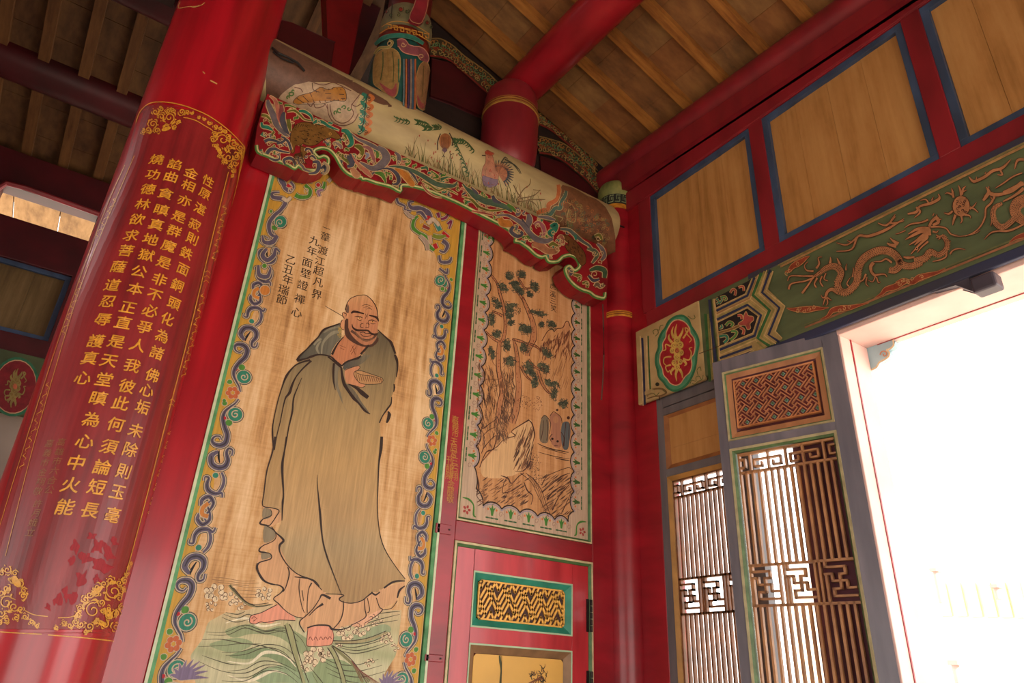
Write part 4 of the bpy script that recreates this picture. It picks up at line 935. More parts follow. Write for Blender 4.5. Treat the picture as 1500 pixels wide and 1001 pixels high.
# reed raft
for s_, w, c in ((ZW('725,400 745,430 765,500 790,600 820,700 830,760'), [7, 8, 6, 5, 5, 5], '#9a9a6c'), (ZW('440,200 470,240 520,290 570,310 650,300'), [5, 4, 3, 3, 2], '#8a8058'), (ZW('975,490 1060,490 1150,480 1250,440'), [4, 5, 4, 2], '#a3976c'), (ZW('955,520 980,570 1010,640 1030,720'), [4, 5, 5, 5], '#9a9a6c'), (ZW('960,510 1020,560 1080,620 1120,700'), [3, 4, 4, 3], '#7d7a50')):
    fg.stroke(s_, w, c, 4); 
for s_ in ('722,405 735,450 760,540 800,660 815,720', '745,400 765,440 785,520 815,620 845,700', '440,200 460,225 520,285 590,310 660,298', '460,215 540,295 640,292', '970,485 1060,485 1150,470 1240,435', '980,498 1080,500 1170,488 1250,450', '940,520 970,570 1000,650 1015,720', '965,515 995,570 1025,660 1040,720', '965,510 1040,560 1100,630 1150,720'): fg.stroke(ZW(s_), [1.6, 1.2, 1], '#3f3324', 5)
for i in range(9): fg.stroke(ZW('%d,%d %d,%d' % (1060 + i * 4, 580 + i * 6, 1110 + i * 14, 690 + i * 3)), .7, '#7d4a3c', 5)
fg.build('monk_figure', PM, mk)
# ---- inscription
def put(pa, ch, x, y, size, col, bold=.004, f=None, sh=0):
    X, Z = (f or pxw)(x, y); 
    for q_ in (-1, 1): pa.glyph(ch, lambda a, b: (X + (a + q_ * bold * 2) * size, Z + b * size), col, 2, 0)
for ch, x, y in (('一', 478, 334.5), ('葦', 476.5, 347), ('渡', 473, 367), ('江', 468.8, 382.6), ('超', 466.6, 397), ('凡', 466, 413.8), ('界', 464, 431.8), ('九', 460.6, 353), ('年', 457, 368), ('面', 450, 385), ('壁', 448, 400.5), ('證', 443.6, 418), ('禪', 439, 438.5), ('心', 434.7, 458),
                 ('乙', 426, 381), ('丑', 422, 395), ('年', 421.5, 410), ('瑞', 415.5, 424.5), ('節', 412.7, 439)):
    
    if ch in '一九乙': ins = Paint(xzY(YW), .0003)
    put(ins, ch, x, y, .058 if ch not in '一' else .045, '#3a2a1c')
    if ch in '界心節': ins.build('inscription', PM, mk)['kind'] = 'stuff'
# ================================================================== LANDSCAPE PAINTING
ld = thing('painted_panel', 'smaller painted wood panel of pines, cliffs, waterfall and three figures, above the side door', 'panel painting', (2.25, YW, 2.25))
LY.ring('moulding', 1.793, 2.700, 2.252, 4.2, .008, -.02, .016, .016, cream_m, ld)
LY.ring('moulding', 1.801, 2.692, 2.260, 4.2, .011, -.02, .014, .006, green_m, ld)
tan2 = wood('tan landscape ground', '#9c6c40', '#c08c5c', '#d2a476', grain=(40, 40, 1.2), weave=.10, rough=.62)
for k in range(3):
    xa = 1.811 + .292 * k; MB().quadbox(xa, xa + .2915, YW, YW + .03, 2.27, 4.2).build('board', tan2, ld)
lb = Paint(xzY(YW), .0003)
BG = '#bfa58c'
cuspL = [3.865 + .1195 * k for k in range(2, -13, -1)]
edge = [(1.812, 4.19), (1.888, 4.19)]
arcs = []
def arc(p, q, bx, bz, n=8):
    o = []
    for i in range(n + 1):
        t = i / n; w_ = (math.sin(math.pi * t)) ** .7; o.append((p[0] + (q[0] - p[0]) * t + bx * w_, p[1] + (q[1] - p[1]) * t + bz * w_))
    return o
L_ = [(1.886, z) for z in cuspL if z > 2.46]; 
Lb = L_ + [(1.905, 2.435)] 
botc = [(1.905, 2.435), (1.955, 2.352)] + [(1.955 + .1205 * k, 2.354) for k in range(1, 5)] + [(2.535, 2.356)]
R_ = [(2.535, 2.356), (2.575, 2.42)] + [(2.577, 2.42 + .1195 * k) for k in range(1, 16)]
segs = []
for i in range(len(L_) - 1): segs.append(('L', arc(L_[i], L_[i + 1], .028, 0)))
segs.append(('c', arc(L_[-1], botc[0], .012, 0)))
for i in range(len(botc) - 1): segs.append(('B' if i else 'c', arc(botc[i], botc[i + 1], 0 if i else .012, .028 if i else .010)))
for i in range(len(R_) - 1): segs.append(('R' if i else 'c', arc(R_[i], R_[i + 1], -.028 if i else -.012, 0 if i else .01)))
path = [p for _, s_ in segs for p in s_]
# border ground as a band between moulding and scallops
def band(seg, kind):
    if kind == 'L': return seg + [(1.812, seg[-1][1]), (1.812, seg[0][1])]
    if kind == 'R': return seg + [(2.681, seg[-1][1]), (2.681, seg[0][1])]
    return seg + [(seg[-1][0], 2.271), (seg[0][0], 2.271)]
for kind, s_ in segs:
    if kind in 'LRB': lb.poly(band(s_, kind), BG, 0)
lb.poly(segs[len(L_) - 1][1] + segs[len(L_)][1] + [(1.955, 2.271), (1.812, 2.271), (1.812, L_[-1][1])], BG, 0)
kR = [i for i, (k_, _) in enumerate(segs) if k_ == 'R'][0] - 1
lb.poly(segs[kR][1] + [(2.681, 2.42), (2.681, 2.271), (2.535, 2.271)], BG, 0)
lb.stroke(path, .0075, '#2a1a14', 3, sm=0)
PINK = '#c98a72'
for kind, s_ in segs:
    if kind == 'c': continue
    a, b = s_[0], s_[-1]; mx, mz = (a[0] + b[0]) / 2, (a[1] + b[1]) / 2; m = s_[len(s_) // 2]
    ux, uz = {'L': (1, 0), 'R': (-1, 0), 'B': (0, 1)}[kind]; vx, vz = -uz, ux
    F_ = lambda u, v: (mx + ux * u + vx * v, mz + uz * u + vz * v)
    S_ = lambda L: [F_(*q) for q in L]
    lb.stroke([(p[0] - ux * .011, p[1] - uz * .011) for p in s_], .007, '#9a8f98', 2, sm=0)
    lb.poly(S_([(-.045, -.006), (-.045, .006), (-.022, .010), (.004, .022), (-.008, .008), (.014, 0), (-.008, -.008), (.004, -.022), (-.022, -.010)]), '#3f7a2c' if kind != 'R' else '#38602a', 2)
    for v in (-.027, .027): lb.dot(*F_(-.012, v), .0065, '#d0733c', 2); 
    for v in (-.030, 0, .030): lb.poly(S_([(-.062, v - .010), (-.062, v + .010), (-.054, v + .010), (-.054, v - .010)]), '#2f5a34', 2)
    lb.dot(*F_(-.058, -.015), .004, '#2f5a34', 2); lb.dot(*F_(-.058, .015), .004, '#2f5a34', 2)
    for v in (-.056, ): lb.spiral(*F_(-.030, v), .016, 0, 1.1, .0025, '#8d6a5c', 2, rmin=.3)
    lb.stroke(S_([(-.05, .045), (-.02, .04), (.0, .05)]), .0028, '#b58a78', 2)
for cx, sx in ((1.856, 1), (2.640, -1), (1.86, 1)):
    cz = 2.315 if cx != 1.86 else 4.06
    for k in range(5): a = k * 1.2566; lb.dot(cx + .016 * math.cos(a), cz + .016 * math.sin(a), .0095, '#a33a34', 2, ry=.007, rot=a)
    lb.stroke([(cx - .03 * sx, cz + .06), (cx + .01 * sx, cz + .055), (cx + .04 * sx, cz + .03), (cx + .045 * sx, cz - .02), (cx + .06 * sx, cz - .03)], [.004, .012, .008, .012, .004], '#3f7a2c', 2)
lb.build('scalloped_border', PM, ld)
lp = Paint(PX, .00028)
Q7 = lambda s: P_(s, 690, 360, 7.15)
Q8 = lambda s: P_(s, 690, 480, 7.153)
Q9 = lambda s: P_(s, 640, 540, 3.85)
QA = lambda s: P_(s, 760, 580, 7.146)
TR, TRE, ROCK = '#b98058', '#4a2a20', '#b58a62'
# mountains far right
for s_ in ('740,1000 800,900 850,880 870,900 900,870 960,860 990,800 1020,800 1040,860', ):
    lp.stroke(Q7(s_), 1, TRE, 2)
for i in range(130):
    x = 730 + rw_.random() * 310; y = 880 + rw_.random() * 260; l_ = 25 + rw_.random() * 60
    if y < 1010 - (x - 740) * .55: continue
    lp.stroke(Q7('%f,%f %f,%f %f,%f' % (x, y, x - 8, y + l_ * .5, x - 16, y + l_)), [.5, 1.4, .5], rw_.choice(['#7a4a34', '#8f5c40', '#6a4030']), 2)
lp.poly(Q7('950,860 990,800 1025,805 1035,900 1030,1050 960,1100 940,980'), '#c99266', 1, 3)
# trunks
for s_, w in ((Q7('205,305 250,360 280,420 300,500 330,600 350,700 360,800 355,900 330,1000') + Q8('300,150 290,250 285,350 290,450 310,560 325,680 300,800 290,900 270,1000'), [2, 2.5, 3, 4, 4, 5, 5, 5, 6, 6, 7, 7, 7, 7, 8, 8, 8, 9]),
              (Q7('540,540 560,600 600,690 630,760 650,830 660,900 650,980') + Q8('640,150 600,230 590,300'), [3, 5, 6, 7, 8, 9, 10, 9, 8, 6]),
              (Q8('440,120 465,200 480,300 485,400 490,500 500,600 495,700 480,800 460,900 420,1000'), [2, 5, 6, 7, 8, 9, 9, 10, 11, 13]),
              (Q7('220,690 280,710 330,740'), [3, 3, 4]), (Q7('470,470 510,520 560,590'), [2, 3, 4]), (Q8('430,120 500,140 560,160 620,175 680,200 750,255'), [2, 4, 3, 3, 3, 1]),
              (Q8('700,450 740,580 790,660 840,700'), [4, 4, 3, 2]), (Q8('600,330 650,400 720,440 780,430'), [2, 3, 3, 1]), (Q8('520,400 570,500 630,560'), [4, 3, 1]), (Q8('150,40 220,110 290,150'), [2, 3, 4]), (Q7('490,330 530,400 570,450 640,440'), [1.4, 2.4, 2.4, 1.4])):
    w = [q * .9 for q in w]; lp.stroke(s_, w, TR, 2)
    n = len(s_)
    for sd in (-1, 1):
        off = []
        for i, p in enumerate(s_):
            a, b = s_[max(0, i - 1)], s_[min(n - 1, i + 1)]; t = Vector((b[0] - a[0], b[1] - a[1])).normalized()
            off.append((p[0] - t.y * sd * w[min(i, len(w) - 1)] * .5, p[1] + t.x * sd * w[min(i, len(w) - 1)] * .5))
        lp.stroke(off, [.8, 1.1, .6, 1.2, .7], TRE, 3)
    for i in range(n - 1):
        for k in range(3):
            t = rw_.random(); x = s_[i][0] + (s_[i + 1][0] - s_[i][0]) * t + rw_.uniform(-2, 2); y = s_[i][1] + (s_[i + 1][1] - s_[i][1]) * t; lp.dot(x, y, .7, '#8f5038', 3, ry=.9, n=6)
# needle clusters
def needles(x, y, rx, ry, rot=0, n=46, c=('#3c4438', '#4a5244', '#2e342c')):
    for i in range(9):
        a = rw_.random() * 6.283; r_ = rw_.random() ** .6 * .7; u, v = rx * r_ * math.cos(a), ry * r_ * math.sin(a)
        lp.dot(x + u * math.cos(rot) - v * math.sin(rot), y + u * math.sin(rot) + v * math.cos(rot), rx * .34, '#66654c', 3, ry=ry * .34)
    for i in range(int(n * 1.15)):
        a = rw_.random() * 6.283; r_ = rw_.random() ** .6; u, v = rx * r_ * math.cos(a), ry * r_ * math.sin(a)
        X_, Y_ = x + u * math.cos(rot) - v * math.sin(rot), y + u * math.sin(rot) + v * math.cos(rot)
        b = rw_.random() * 3.14; l_ = 2.2
        lp.line([(X_ - l_ * math.cos(b), Y_ - l_ * math.sin(b)), (X_ + l_ * math.cos(b), Y_ + l_ * math.sin(b))], .7, rw_.choice(c), 4)
for q in ((400, 315, 40, 38, 0), (525, 300, 50, 34, .5), (335, 440, 70, 34, 1.0), (470, 440, 60, 50, .3), (520, 480, 40, 30, .8), (670, 430, 66, 34, 1.0), (612, 505, 34, 26, .8), (265, 610, 66, 38, .9), (440, 650, 80, 50, .5), (400, 720, 40, 50, 0), (215, 770, 36, 70, 0), (265, 920, 44, 44, 0), (700, 710, 86, 30, .2), (560, 880, 66, 46, .9), (840, 830, 56, 34, .8), (420, 810, 30, 26, 0), (740, 830, 24, 26, .4), (450, 395, 40, 20, 0)):
    needles(690 + q[0] / 7.15, 360 + q[1] / 7.15, q[2] / 6, q[3] / 6, q[4])
for q in ((375, 185, 40, 60, 0), (560, 215, 44, 56, 0), (215, 270, 28, 60, -.2), (410, 360, 60, 48, .7), (800, 265, 66, 34, .8), (760, 420, 66, 40, .8), (600, 420, 60, 60, 1), (670, 570, 34, 60, .2), (640, 480, 40, 30, .8), (850, 590, 80, 34, .4), (870, 700, 34, 60, 0), (965, 800, 44, 46, .8), (590, 20, 50, 40, .8)):
    needles(690 + q[0] / 7.153, 480 + q[1] / 7.153, q[2] / 6, q[3] / 6, q[4])
# mossy dots
def stipple(x, y, rx, ry, n, c='#4f3628'):
    for i in range(n):
        a = rw_.random() * 6.283; r_ = rw_.random() ** .6; lp.dot(x + rx * r_ * math.cos(a), y + ry * r_ * math.sin(a), .55, c, 4, n=5)
stipple(768, 588, 10, 11, 60); stipple(786, 592, 9, 11, 60, '#6b4030'); stipple(747, 570, 6, 10, 40); stipple(725, 565, 5, 9, 40); stipple(783, 680, 9, 16, 90, '#3c2f28'); stipple(788, 705, 8, 12, 60, '#3c2f28'); stipple(708, 722, 8, 8, 50)
for i in range(260):
    x, y = ((rw_.uniform(700, 722), rw_.uniform(520, 650)), (rw_.uniform(736, 752), rw_.uniform(520, 610)), (rw_.uniform(724, 745), rw_.uniform(600, 640)))[i % 3]
    lp.stroke([(x, y), (x + rw_.uniform(-2, 3), y + 5), (x + rw_.uniform(-2, 5), y + rw_.uniform(8, 16))], [.4, rw_.uniform(.7, 1.6), .3], rw_.choice(['#5a4030', '#6f5240', '#8a6044']), 3)
for i in range(60):
    x, y = rw_.uniform(790, 845), rw_.uniform(480, 560); lp.stroke([(x, y), (x - 2, y + 8), (x - 5, y + 16)], [.3, 1, .3], '#9a6c48', 2)
# big boulder, cliff strokes, waterfall
lp.poly(Q9('250,540 300,480 350,420 420,360 470,320 520,290 535,300 550,380 540,440 520,520 500,560 440,600 400,610 350,620 260,610'), '#d2aa7a', 2, 3)
for s_, w in (('520,290 470,320 420,355 440,380 380,400 340,440 300,470 260,520', [2, 1.4, 1, 1.6, 1, 1.2, .8, 1]), ('515,292 535,310 550,370 545,400 535,440 525,520 505,560 480,580 440,580', [1, 1.8, 2, 1, 1, 1, 1.8, 1.2, .8]), ('360,605 400,620 420,650 460,610 490,590', [1, 2, 1.4, 1.4, 1]),
              ('400,610 380,640 370,700 420,690 480,650', [1, 1, 1, 2, 1]), ('490,640 510,690 540,720 530,770', [1, 2, 1.2, .8]), ('470,590 530,640 560,700 590,760 630,840', [1.2, .8, .8, .8, .6]), ('500,590 550,630 590,690 610,750 640,830', [.8, 1.4, 1, 1, 1]),
              ('590,660 620,610 680,580 740,560 760,570', [1.4, 1, 1, 1, .6]), ('590,700 650,650 700,610 750,590', [2.4, 1.2, 2, .6]), ('620,740 660,690 720,660', [3, 1.6, .8]), ('650,800 690,720 750,650', [2.2, 1, .8]), ('700,820 730,760 755,700', [1.6, 1, .6]),
              ('250,480 270,440 330,380 320,450 280,470', [1, 1, 1, 1.4, 1]), ('240,560 280,470 340,460', [1, 1.4, .8]), ('225,600 235,660 225,720 260,760', [.8, 2.2, 1, .8]), ('260,300 255,340 300,310 330,290', [.8, 1.4, 1, .6]), ('260,380 290,350 330,330', [.6, 1.2, .6])):
    lp.stroke(Q9(s_), w, TRE, 3)
for i in range(330):
    k = rw_.random()
    if k < .3: x, y, dx, dy = rw_.uniform(230, 520), rw_.uniform(620, 770), 14, -10
    elif k < .55: x, y, dx, dy = rw_.uniform(600, 750), rw_.uniform(600, 830), 18, -14
    elif k < .8: x, y, dx, dy = rw_.uniform(250, 430), rw_.uniform(20, 240), 3, 22
    else: x, y, dx, dy = rw_.uniform(440, 535), rw_.uniform(340, 560), -10, 26
    if 540 < x < 600 and y > 600: continue
    lp.stroke(Q9('%f,%f %f,%f %f,%f' % (x - dx, y - dy, x + 2, y, x + dx, y + dy)), [.4, rw_.uniform(.8, 2), .4], rw_.choice(['#6d4c36', '#4d3428', '#8a5e40']), 3)
for s_ in ('510,600 550,650 580,720 600,800', '530,610 565,660 590,720 615,810', '545,650 550,670'): lp.stroke(Q9(s_), .8, '#6d4a34', 4)
for s_, c, w in (('245,60 350,60 360,40', '#7a4c30', 1), ('230,30 240,120 260,180', '#6d4530', 1)): lp.stroke(Q9(s_), w, c, 3)
# terrace with three figures
for s_, w in (('195,500 260,530 350,560 450,580 520,595', 1.6), ('240,540 380,580 500,610', 1), ('200,590 330,625 450,650 530,660', 1), ('380,650 460,670 530,680', 1.6)): lp.stroke(QA(s_), [w * .5, w, w * .6], '#3e2c22', 3)
lp.poly(QA('235,240 265,205 300,230 315,300 310,400 300,490 225,480 215,360'), '#7a6c58', 3, 3); lp.poly(QA('320,220 370,180 420,200 440,260 430,340 445,420 440,530 380,540 330,470 340,330'), '#a8745a', 3, 3)
lp.poly(QA('450,300 490,270 530,290 540,380 530,470 510,560 460,550 440,420'), '#5c6264', 3, 3); lp.dot(*QA('385,250')[0], 4.2, '#b4805c', 4, 5.4); lp.dot(*QA('400,150')[0], 1.8, TRE, 4); lp.dot(*QA('517,232')[0], 2.4, TRE, 4); lp.dot(*QA('350,452')[0], 1.8, '#2e1c16', 4); lp.dot(*QA('405,478')[0], 1.8, '#2e1c16', 4)
for s_ in ('235,240 265,205 300,230 330,290 320,400', '325,210 360,170 400,190 440,230 450,290', '440,380 470,440 460,540', '255,260 250,360 230,460', '290,250 300,360 290,470', '340,480 320,440 350,400', '370,520 410,525', '490,280 480,400 470,530', '530,290 520,400 525,470'): lp.stroke(QA(s_), .9, TRE, 5)
lp.build('landscape', PM, ld)
ti = Paint(xzY(YW), .0003)
for ch, x, y in (('虎', 809.8, 419.5), ('溪', 809.8, 431.2), ('三', 810, 441.5), ('笑', 810.8, 452)): put(ti, ch, x, y, .052, '#3a2a1c')
ti.build('inscription', PM, ld)['kind'] = 'stuff'
# gold writing on the red stile between the two paintings
for col_ in ((('嘉', 666.6, 615), ('義', 667, 625), ('市', 666.8, 635.5), ('天', 664.8, 647.5), ('后', 664.6, 656), ('宮', 664.5, 665), ('三', 666, 675.5), ('石', 665.8, 687), ('翔', 665.5, 698)),
             (('刊', 658.8, 674.5), ('龍', 658.5, 686), ('陳', 657.8, 697), ('金', 660.5, 709), ('龍', 660, 719.5), ('敬', 659.5, 731))):
    si = Paint(xzY(YW - .0125), .0003)
    for ch, x, y in col_:
        p = onY(x, y, YW - .0125); si.glyph(ch, lambda a, b: (p.x + a * .046, p.z + b * .046), '#b8863a', 1, 0)
    si.build('gold_inscription', PM, wb)
# ================================================================== ART ON THE APRON BOARD AND ROUND BEAM
ap = Paint(planeY(YA), .0004)
CA, CB, CC = (380, 130, 6.673), (500, 180, 7.15), (680, 260, 5.559)
GY, GY2, OL, LEAF, TL, PK, OR2, RD = '#6c6468', '#4c4c58', '#6a6a2c', '#4f7a34', '#2c7a62', '#b8705c', '#b87430', '#8f1420'
EDG = '#c2a878'
def fw(pa, cr_, pts, w, col, edge=EDG, we=1.3, lvl=2, inner=None):
    q = [(cr_[0] + a / cr_[2], cr_[1] + b / cr_[2]) for a, b in pts]; wl = list(w) if isinstance(w, (list, tuple)) else [w, w]
    wl = [x * 1.18 / cr_[2] for x in wl]
    pa.stroke(q, [x + 2 * we for x in wl], edge, lvl); pa.stroke(q, wl, col, lvl + 1)
    if inner: pa.stroke(q, [x * .3 for x in wl], inner, lvl + 2)
def curl(pa, cr_, x, y, r, a0, dr=1, col=EDG, w=1.1, turns=1.1): pa.spiral(cr_[0] + x / cr_[2], cr_[1] + y / cr_[2], r / cr_[2], a0, turns, w, col, 5, dr=dr, rmin=.25)
def blob(pa, cr_, s_, col, edge=EDG, we=1.1, lvl=2, sm=4): pa.outlined(P_(s_, *cr_), col, edge, we, lvl, sm)
# green and cream roll along the scalloped edge
lowpx = edge_px[3:-5]
cen = []
n_ = len(lowpx)
for i, p in enumerate(lowpx):
    a, b = lowpx[max(0, i - 1)], lowpx[min(n_ - 1, i + 1)]; t = Vector((b[0] - a[0], b[1] - a[1])).normalized()
    cen.append((p[0] + t.y * 3.0, p[1] - t.x * 3.0))
ap.stroke(cen[:], 5.6, '#4a7f3c', 1, sm=3); ap.stroke([(x + .7, y - .7) for x, y in cen], 2.2, '#c9c88c', 2, sm=3)
# small filler curls in the red ground
def low_y(x):
    b_ = 0
    for i in range(len(edge_px) - 1):
        (xa, ya), (xb, yb) = edge_px[i], edge_px[i + 1]
        if min(xa, xb) <= x <= max(xa, xb) and xa != xb: b_ = max(b_, ya + (yb - ya) * (x - xa) / (xb - xa)) if b_ == 0 else min(b_, ya + (yb - ya) * (x - xa) / (xb - xa))
    return b_
for k in range(210):
    x = 392 + 490 * rw_.random(); yt = 144 + .4515 * (x - 409) + 5; yl = low_y(x) - 8
    if yl - yt < 8: continue
    y = yt + (yl - yt) * rw_.random(); a = rw_.random() * 6.28; r_ = rw_.uniform(2.6, 4.4); c = rw_.choice((GY, GY2, LEAF, TL, OL, PK, TL, LEAF))
    q = [(x, y), (x + r_ * math.cos(a), y + r_ * math.sin(a)), (x + 1.5 * r_ * math.cos(a + .8), y + 1.5 * r_ * math.sin(a + .8)), (x + 2.2 * r_ * math.cos(a + .5), y + 2.2 * r_ * math.sin(a + .5))]
    ap.stroke(q, [3.6, 4.6, 3.8, 1.6], EDG, 0); ap.stroke(q, [2.2, 3.2, 2.2, .5], c, .4); ap.spiral(x, y, 1.9, a, 1, .9, EDG, .7)
# carp, left
blob(ap, CA, '310,620 300,500 320,400 380,340 470,330 560,350 640,370 720,400 790,470 760,500 700,480 620,500 560,545 480,560 420,540 400,600 430,700 440,660 480,600 400,560 350,560 340,620', '#7a5626', '#4a3018', .8)
for k in range(46):
    x, y = 340 + rw_.random() * 300, 350 + rw_.random() * 190; curl(ap, CA, x, y, 13, 3.6, 1, '#3c2814', .7, .5)
for k in range(7): fw(ap, CA, [(330 + k * 22, 390 + k * -4), (345 + k * 22, 345 + k * 2)], 3, '#3c2814', '#3c2814', .1, 4)
ap.dot(CA[0] + 690 / CA[2], CA[1] + 445 / CA[2], 2.2, '#b88a40', 5); ap.dot(CA[0] + 690 / CA[2], CA[1] + 445 / CA[2], 1, '#20140c', 6)
for k in range(8): fw(ap, CA, [(350 + k * 9, 640 - k * 3), (330 + k * 14, 700), (320 + k * 20, 740)], 3, '#5a3c1c', '#3c2814', .3, 4)
LEFT = [([(80, 110), (90, 160), (120, 230), (150, 300), (170, 360), (240, 440), (290, 470)], [16, 40, 50, 56, 44, 26, 6], GY), ([(100, 70), (150, 110), (170, 170), (180, 240), (190, 300), (215, 350)], [6, 22, 30, 30, 26, 10], PK),
        ([(210, 160), (215, 210), (200, 270), (205, 330)], [26, 40, 30, 10], '#8a4a4a'), ([(240, 230), (225, 290), (235, 350), (260, 410), (290, 450)], [20, 46, 50, 36, 8], GY2), ([(270, 225), (340, 215), (400, 260), (440, 300), (510, 315)], [10, 18, 16, 12, 6], OL),
        ([(245, 165), (290, 165), (360, 190)], [18, 14, 4], LEAF), ([(385, 220), (440, 225), (500, 265), (520, 320)], [18, 26, 20, 10], TL), ([(525, 340), (560, 320), (620, 330), (680, 370), (780, 410)], [16, 26, 26, 20, 6], TL), ([(280, 300), (290, 360), (300, 420)], [30, 34, 10], OL),
        ([(20, 260), (70, 270), (110, 310)], [20, 22, 12], OL), ([(20, 330), (30, 370), (80, 380), (130, 410)], [14, 26, 30, 10], TL), ([(20, 440), (60, 470)], [30, 14], TL), ([(50, 520), (90, 500), (150, 510), (200, 530), (240, 560)], [26, 26, 20, 16, 8], GY2), ([(170, 540), (230, 520), (250, 490), (210, 470)], [16, 20, 18, 10], GY2),
        ([(70, 640), (100, 600), (150, 590), (200, 610), (300, 630)], [30, 30, 24, 18, 6], GY2), ([(100, 680), (150, 700), (190, 690), (190, 650)], [16, 20, 18, 10], GY2), ([(10, 600), (30, 640)], [24, 12], TL), ([(240, 490), (280, 520), (310, 600)], [20, 22, 20], GY2),
        ([(250, 740), (240, 700), (290, 680), (330, 700), (350, 750)], [14, 24, 26, 24, 18], GY2), ([(370, 690), (390, 730), (420, 760), (440, 790), (490, 810)], [16, 18, 18, 18, 12], GY), ([(390, 680), (420, 690), (430, 730)], [10, 14, 14], GY), ([(450, 610), (460, 590), (500, 600), (520, 640)], [14, 18, 18, 10], GY2), ([(490, 670), (520, 660), (550, 690)], [14, 18, 12], GY2),
        ([(520, 720), (570, 720), (580, 770), (550, 820), (480, 830)], [18, 30, 36, 24, 10], GY2), ([(600, 790), (640, 760), (640, 800), (600, 830)], [22, 34, 26, 12], GY2), ([(620, 720), (665, 760), (660, 810), (620, 840)], [14, 22, 20, 10], '#9a8668'),
        ([(720, 550), (740, 530), (790, 560), (800, 590)], [12, 18, 26, 14], '#8f7a72'), ([(800, 410), (850, 420), (890, 480), (900, 540), (860, 570)], [20, 40, 40, 34, 20], TL), ([(830, 450), (850, 490)], [20, 12], OL),
        ([(760, 620), (790, 650), (850, 690), (890, 740)], [16, 30, 44, 20], OL), ([(880, 640), (920, 700), (900, 760)], [16, 34, 12], GY2), ([(920, 790), (950, 850), (985, 830)], [20, 44, 12], '#b07c58'), ([(930, 560), (970, 580), (1000, 620)], [14, 22, 12], OL)]
for pts, w, c in LEFT: fw(ap, CA, pts, w, c, we=1.1)
for q in ((320, 330, 20, 0, 1), (55, 310, 20, 2, 1), (50, 450, 26, 1, -1), (90, 540, 22, 0, 1), (210, 560, 22, 2, 1), (120, 640, 26, 1, 1), (175, 670, 18, 3, -1), (290, 720, 24, 1, 1), (480, 615, 18, 2, 1), (510, 680, 18, 0, 1), (540, 750, 24, 2, 1), (620, 800, 20, 1, 1), (575, 325, 20, 1, -1), (735, 545, 18, 1, 1), (850, 540, 26, 4, 1), (790, 650, 24, 1, 1), (970, 670, 26, 2, 1), (20, 620, 16, 0, 1)): curl(ap, CA, *q)
MID = [([(100, 110), (170, 170), (260, 210), (340, 250), (400, 290)], [8, 20, 30, 34, 20], GY), ([(380, 250), (440, 300), (470, 370), (420, 440), (330, 480), (240, 440), (190, 410)], [20, 60, 74, 70, 46, 26, 8], GY), ([(220, 250), (290, 270), (320, 330), (340, 400), (320, 430)], [16, 34, 34, 24, 12], '#8f5c5c'),
       ([(140, 240), (190, 250), (220, 300), (190, 370), (160, 360)], [16, 34, 36, 24, 12], OL), ([(370, 300), (380, 340), (370, 370)], [20, 30, 14], LEAF), ([(250, 320), (280, 340), (250, 380)], [16, 30, 12], '#8a8a9a'), ([(30, 340), (90, 380), (110, 440), (60, 460)], [20, 46, 44, 20], GY2), ([(110, 340), (150, 410), (200, 460), (260, 510), (320, 570)], [6, 16, 26, 40, 14], PK),
       ([(110, 480), (150, 540), (180, 560)], [36, 56, 14], '#b07c58'), ([(210, 480), (170, 440)], [30, 14], '#b07c58'), ([(350, 525), (420, 540), (455, 600), (460, 630)], [14, 40, 20, 6], LEAF), ([(370, 500), (450, 480), (520, 490), (580, 540), (600, 600), (580, 640), (530, 640)], [8, 14, 24, 34, 36, 28, 14], GY2), ([(490, 525), (520, 560), (515, 600)], [18, 26, 14], LEAF),
       ([(560, 480), (630, 520), (680, 570), (740, 640), (765, 660)], [10, 46, 56, 50, 14], OR2), ([(620, 500), (690, 540), (720, 590)], [12, 34, 14], '#c08a3c'), ([(520, 350), (550, 370), (560, 400)], [14, 26, 14], LEAF), ([(560, 310), (600, 350), (600, 410), (590, 440)], [14, 34, 34, 14], GY), ([(640, 380), (700, 390), (710, 420), (670, 440)], [14, 24, 22, 30], LEAF),
       ([(500, 460), (580, 460), (680, 480), (780, 520), (870, 570), (950, 620), (1020, 650), (1100, 660), (1180, 660), (1215, 615)], [8, 22, 28, 34, 40, 44, 44, 40, 26, 6], '#4c6450'), ([(700, 500), (760, 560), (800, 630)], [8, 22, 8], GY2), ([(830, 480), (890, 470), (900, 500)], [18, 24, 12], '#3f6a4c'), ([(940, 510), (980, 540), (1010, 570), (960, 580)], [12, 20, 20, 10], LEAF),
       ([(1040, 600), (1080, 580), (1120, 570), (1150, 580)], [30, 20, 12, 4], '#3f6a4c'), ([(840, 610), (920, 650), (1010, 710), (1080, 690), (1160, 720), (1220, 755)], [8, 14, 16, 12, 10, 4], OL), ([(840, 640), (900, 720), (980, 770), (1050, 785)], [10, 12, 10, 4], '#9a4a44'),
       ([(1270, 640), (1320, 700), (1380, 760), (1430, 800)], [10, 26, 40, 44], '#4c6450'), ([(1360, 680), (1400, 720), (1430, 750)], [10, 26, 20], GY2), ([(1260, 770), (1340, 800), (1400, 850), (1430, 890)], [6, 12, 14, 14], OL), ([(1370, 920), (1430, 940)], [6, 10], '#9a4a44')]
for pts, w, c in MID: fw(ap, CB, pts, w, c, we=1.0)
for q in ((45, 350, 24, 1, 1), (190, 340, 20, 0, 1), (315, 410, 20, 1, -1), (690, 400, 24, 0, 1), (600, 420, 24, 3, 1), (540, 370, 18, 0, 1), (560, 620, 22, 2, 1), (820, 490, 20, 2, 1), (955, 540, 24, 0, 1), (515, 560, 22, 1, -1), (50, 215, 24, 4, 1)): curl(ap, CB, *q)
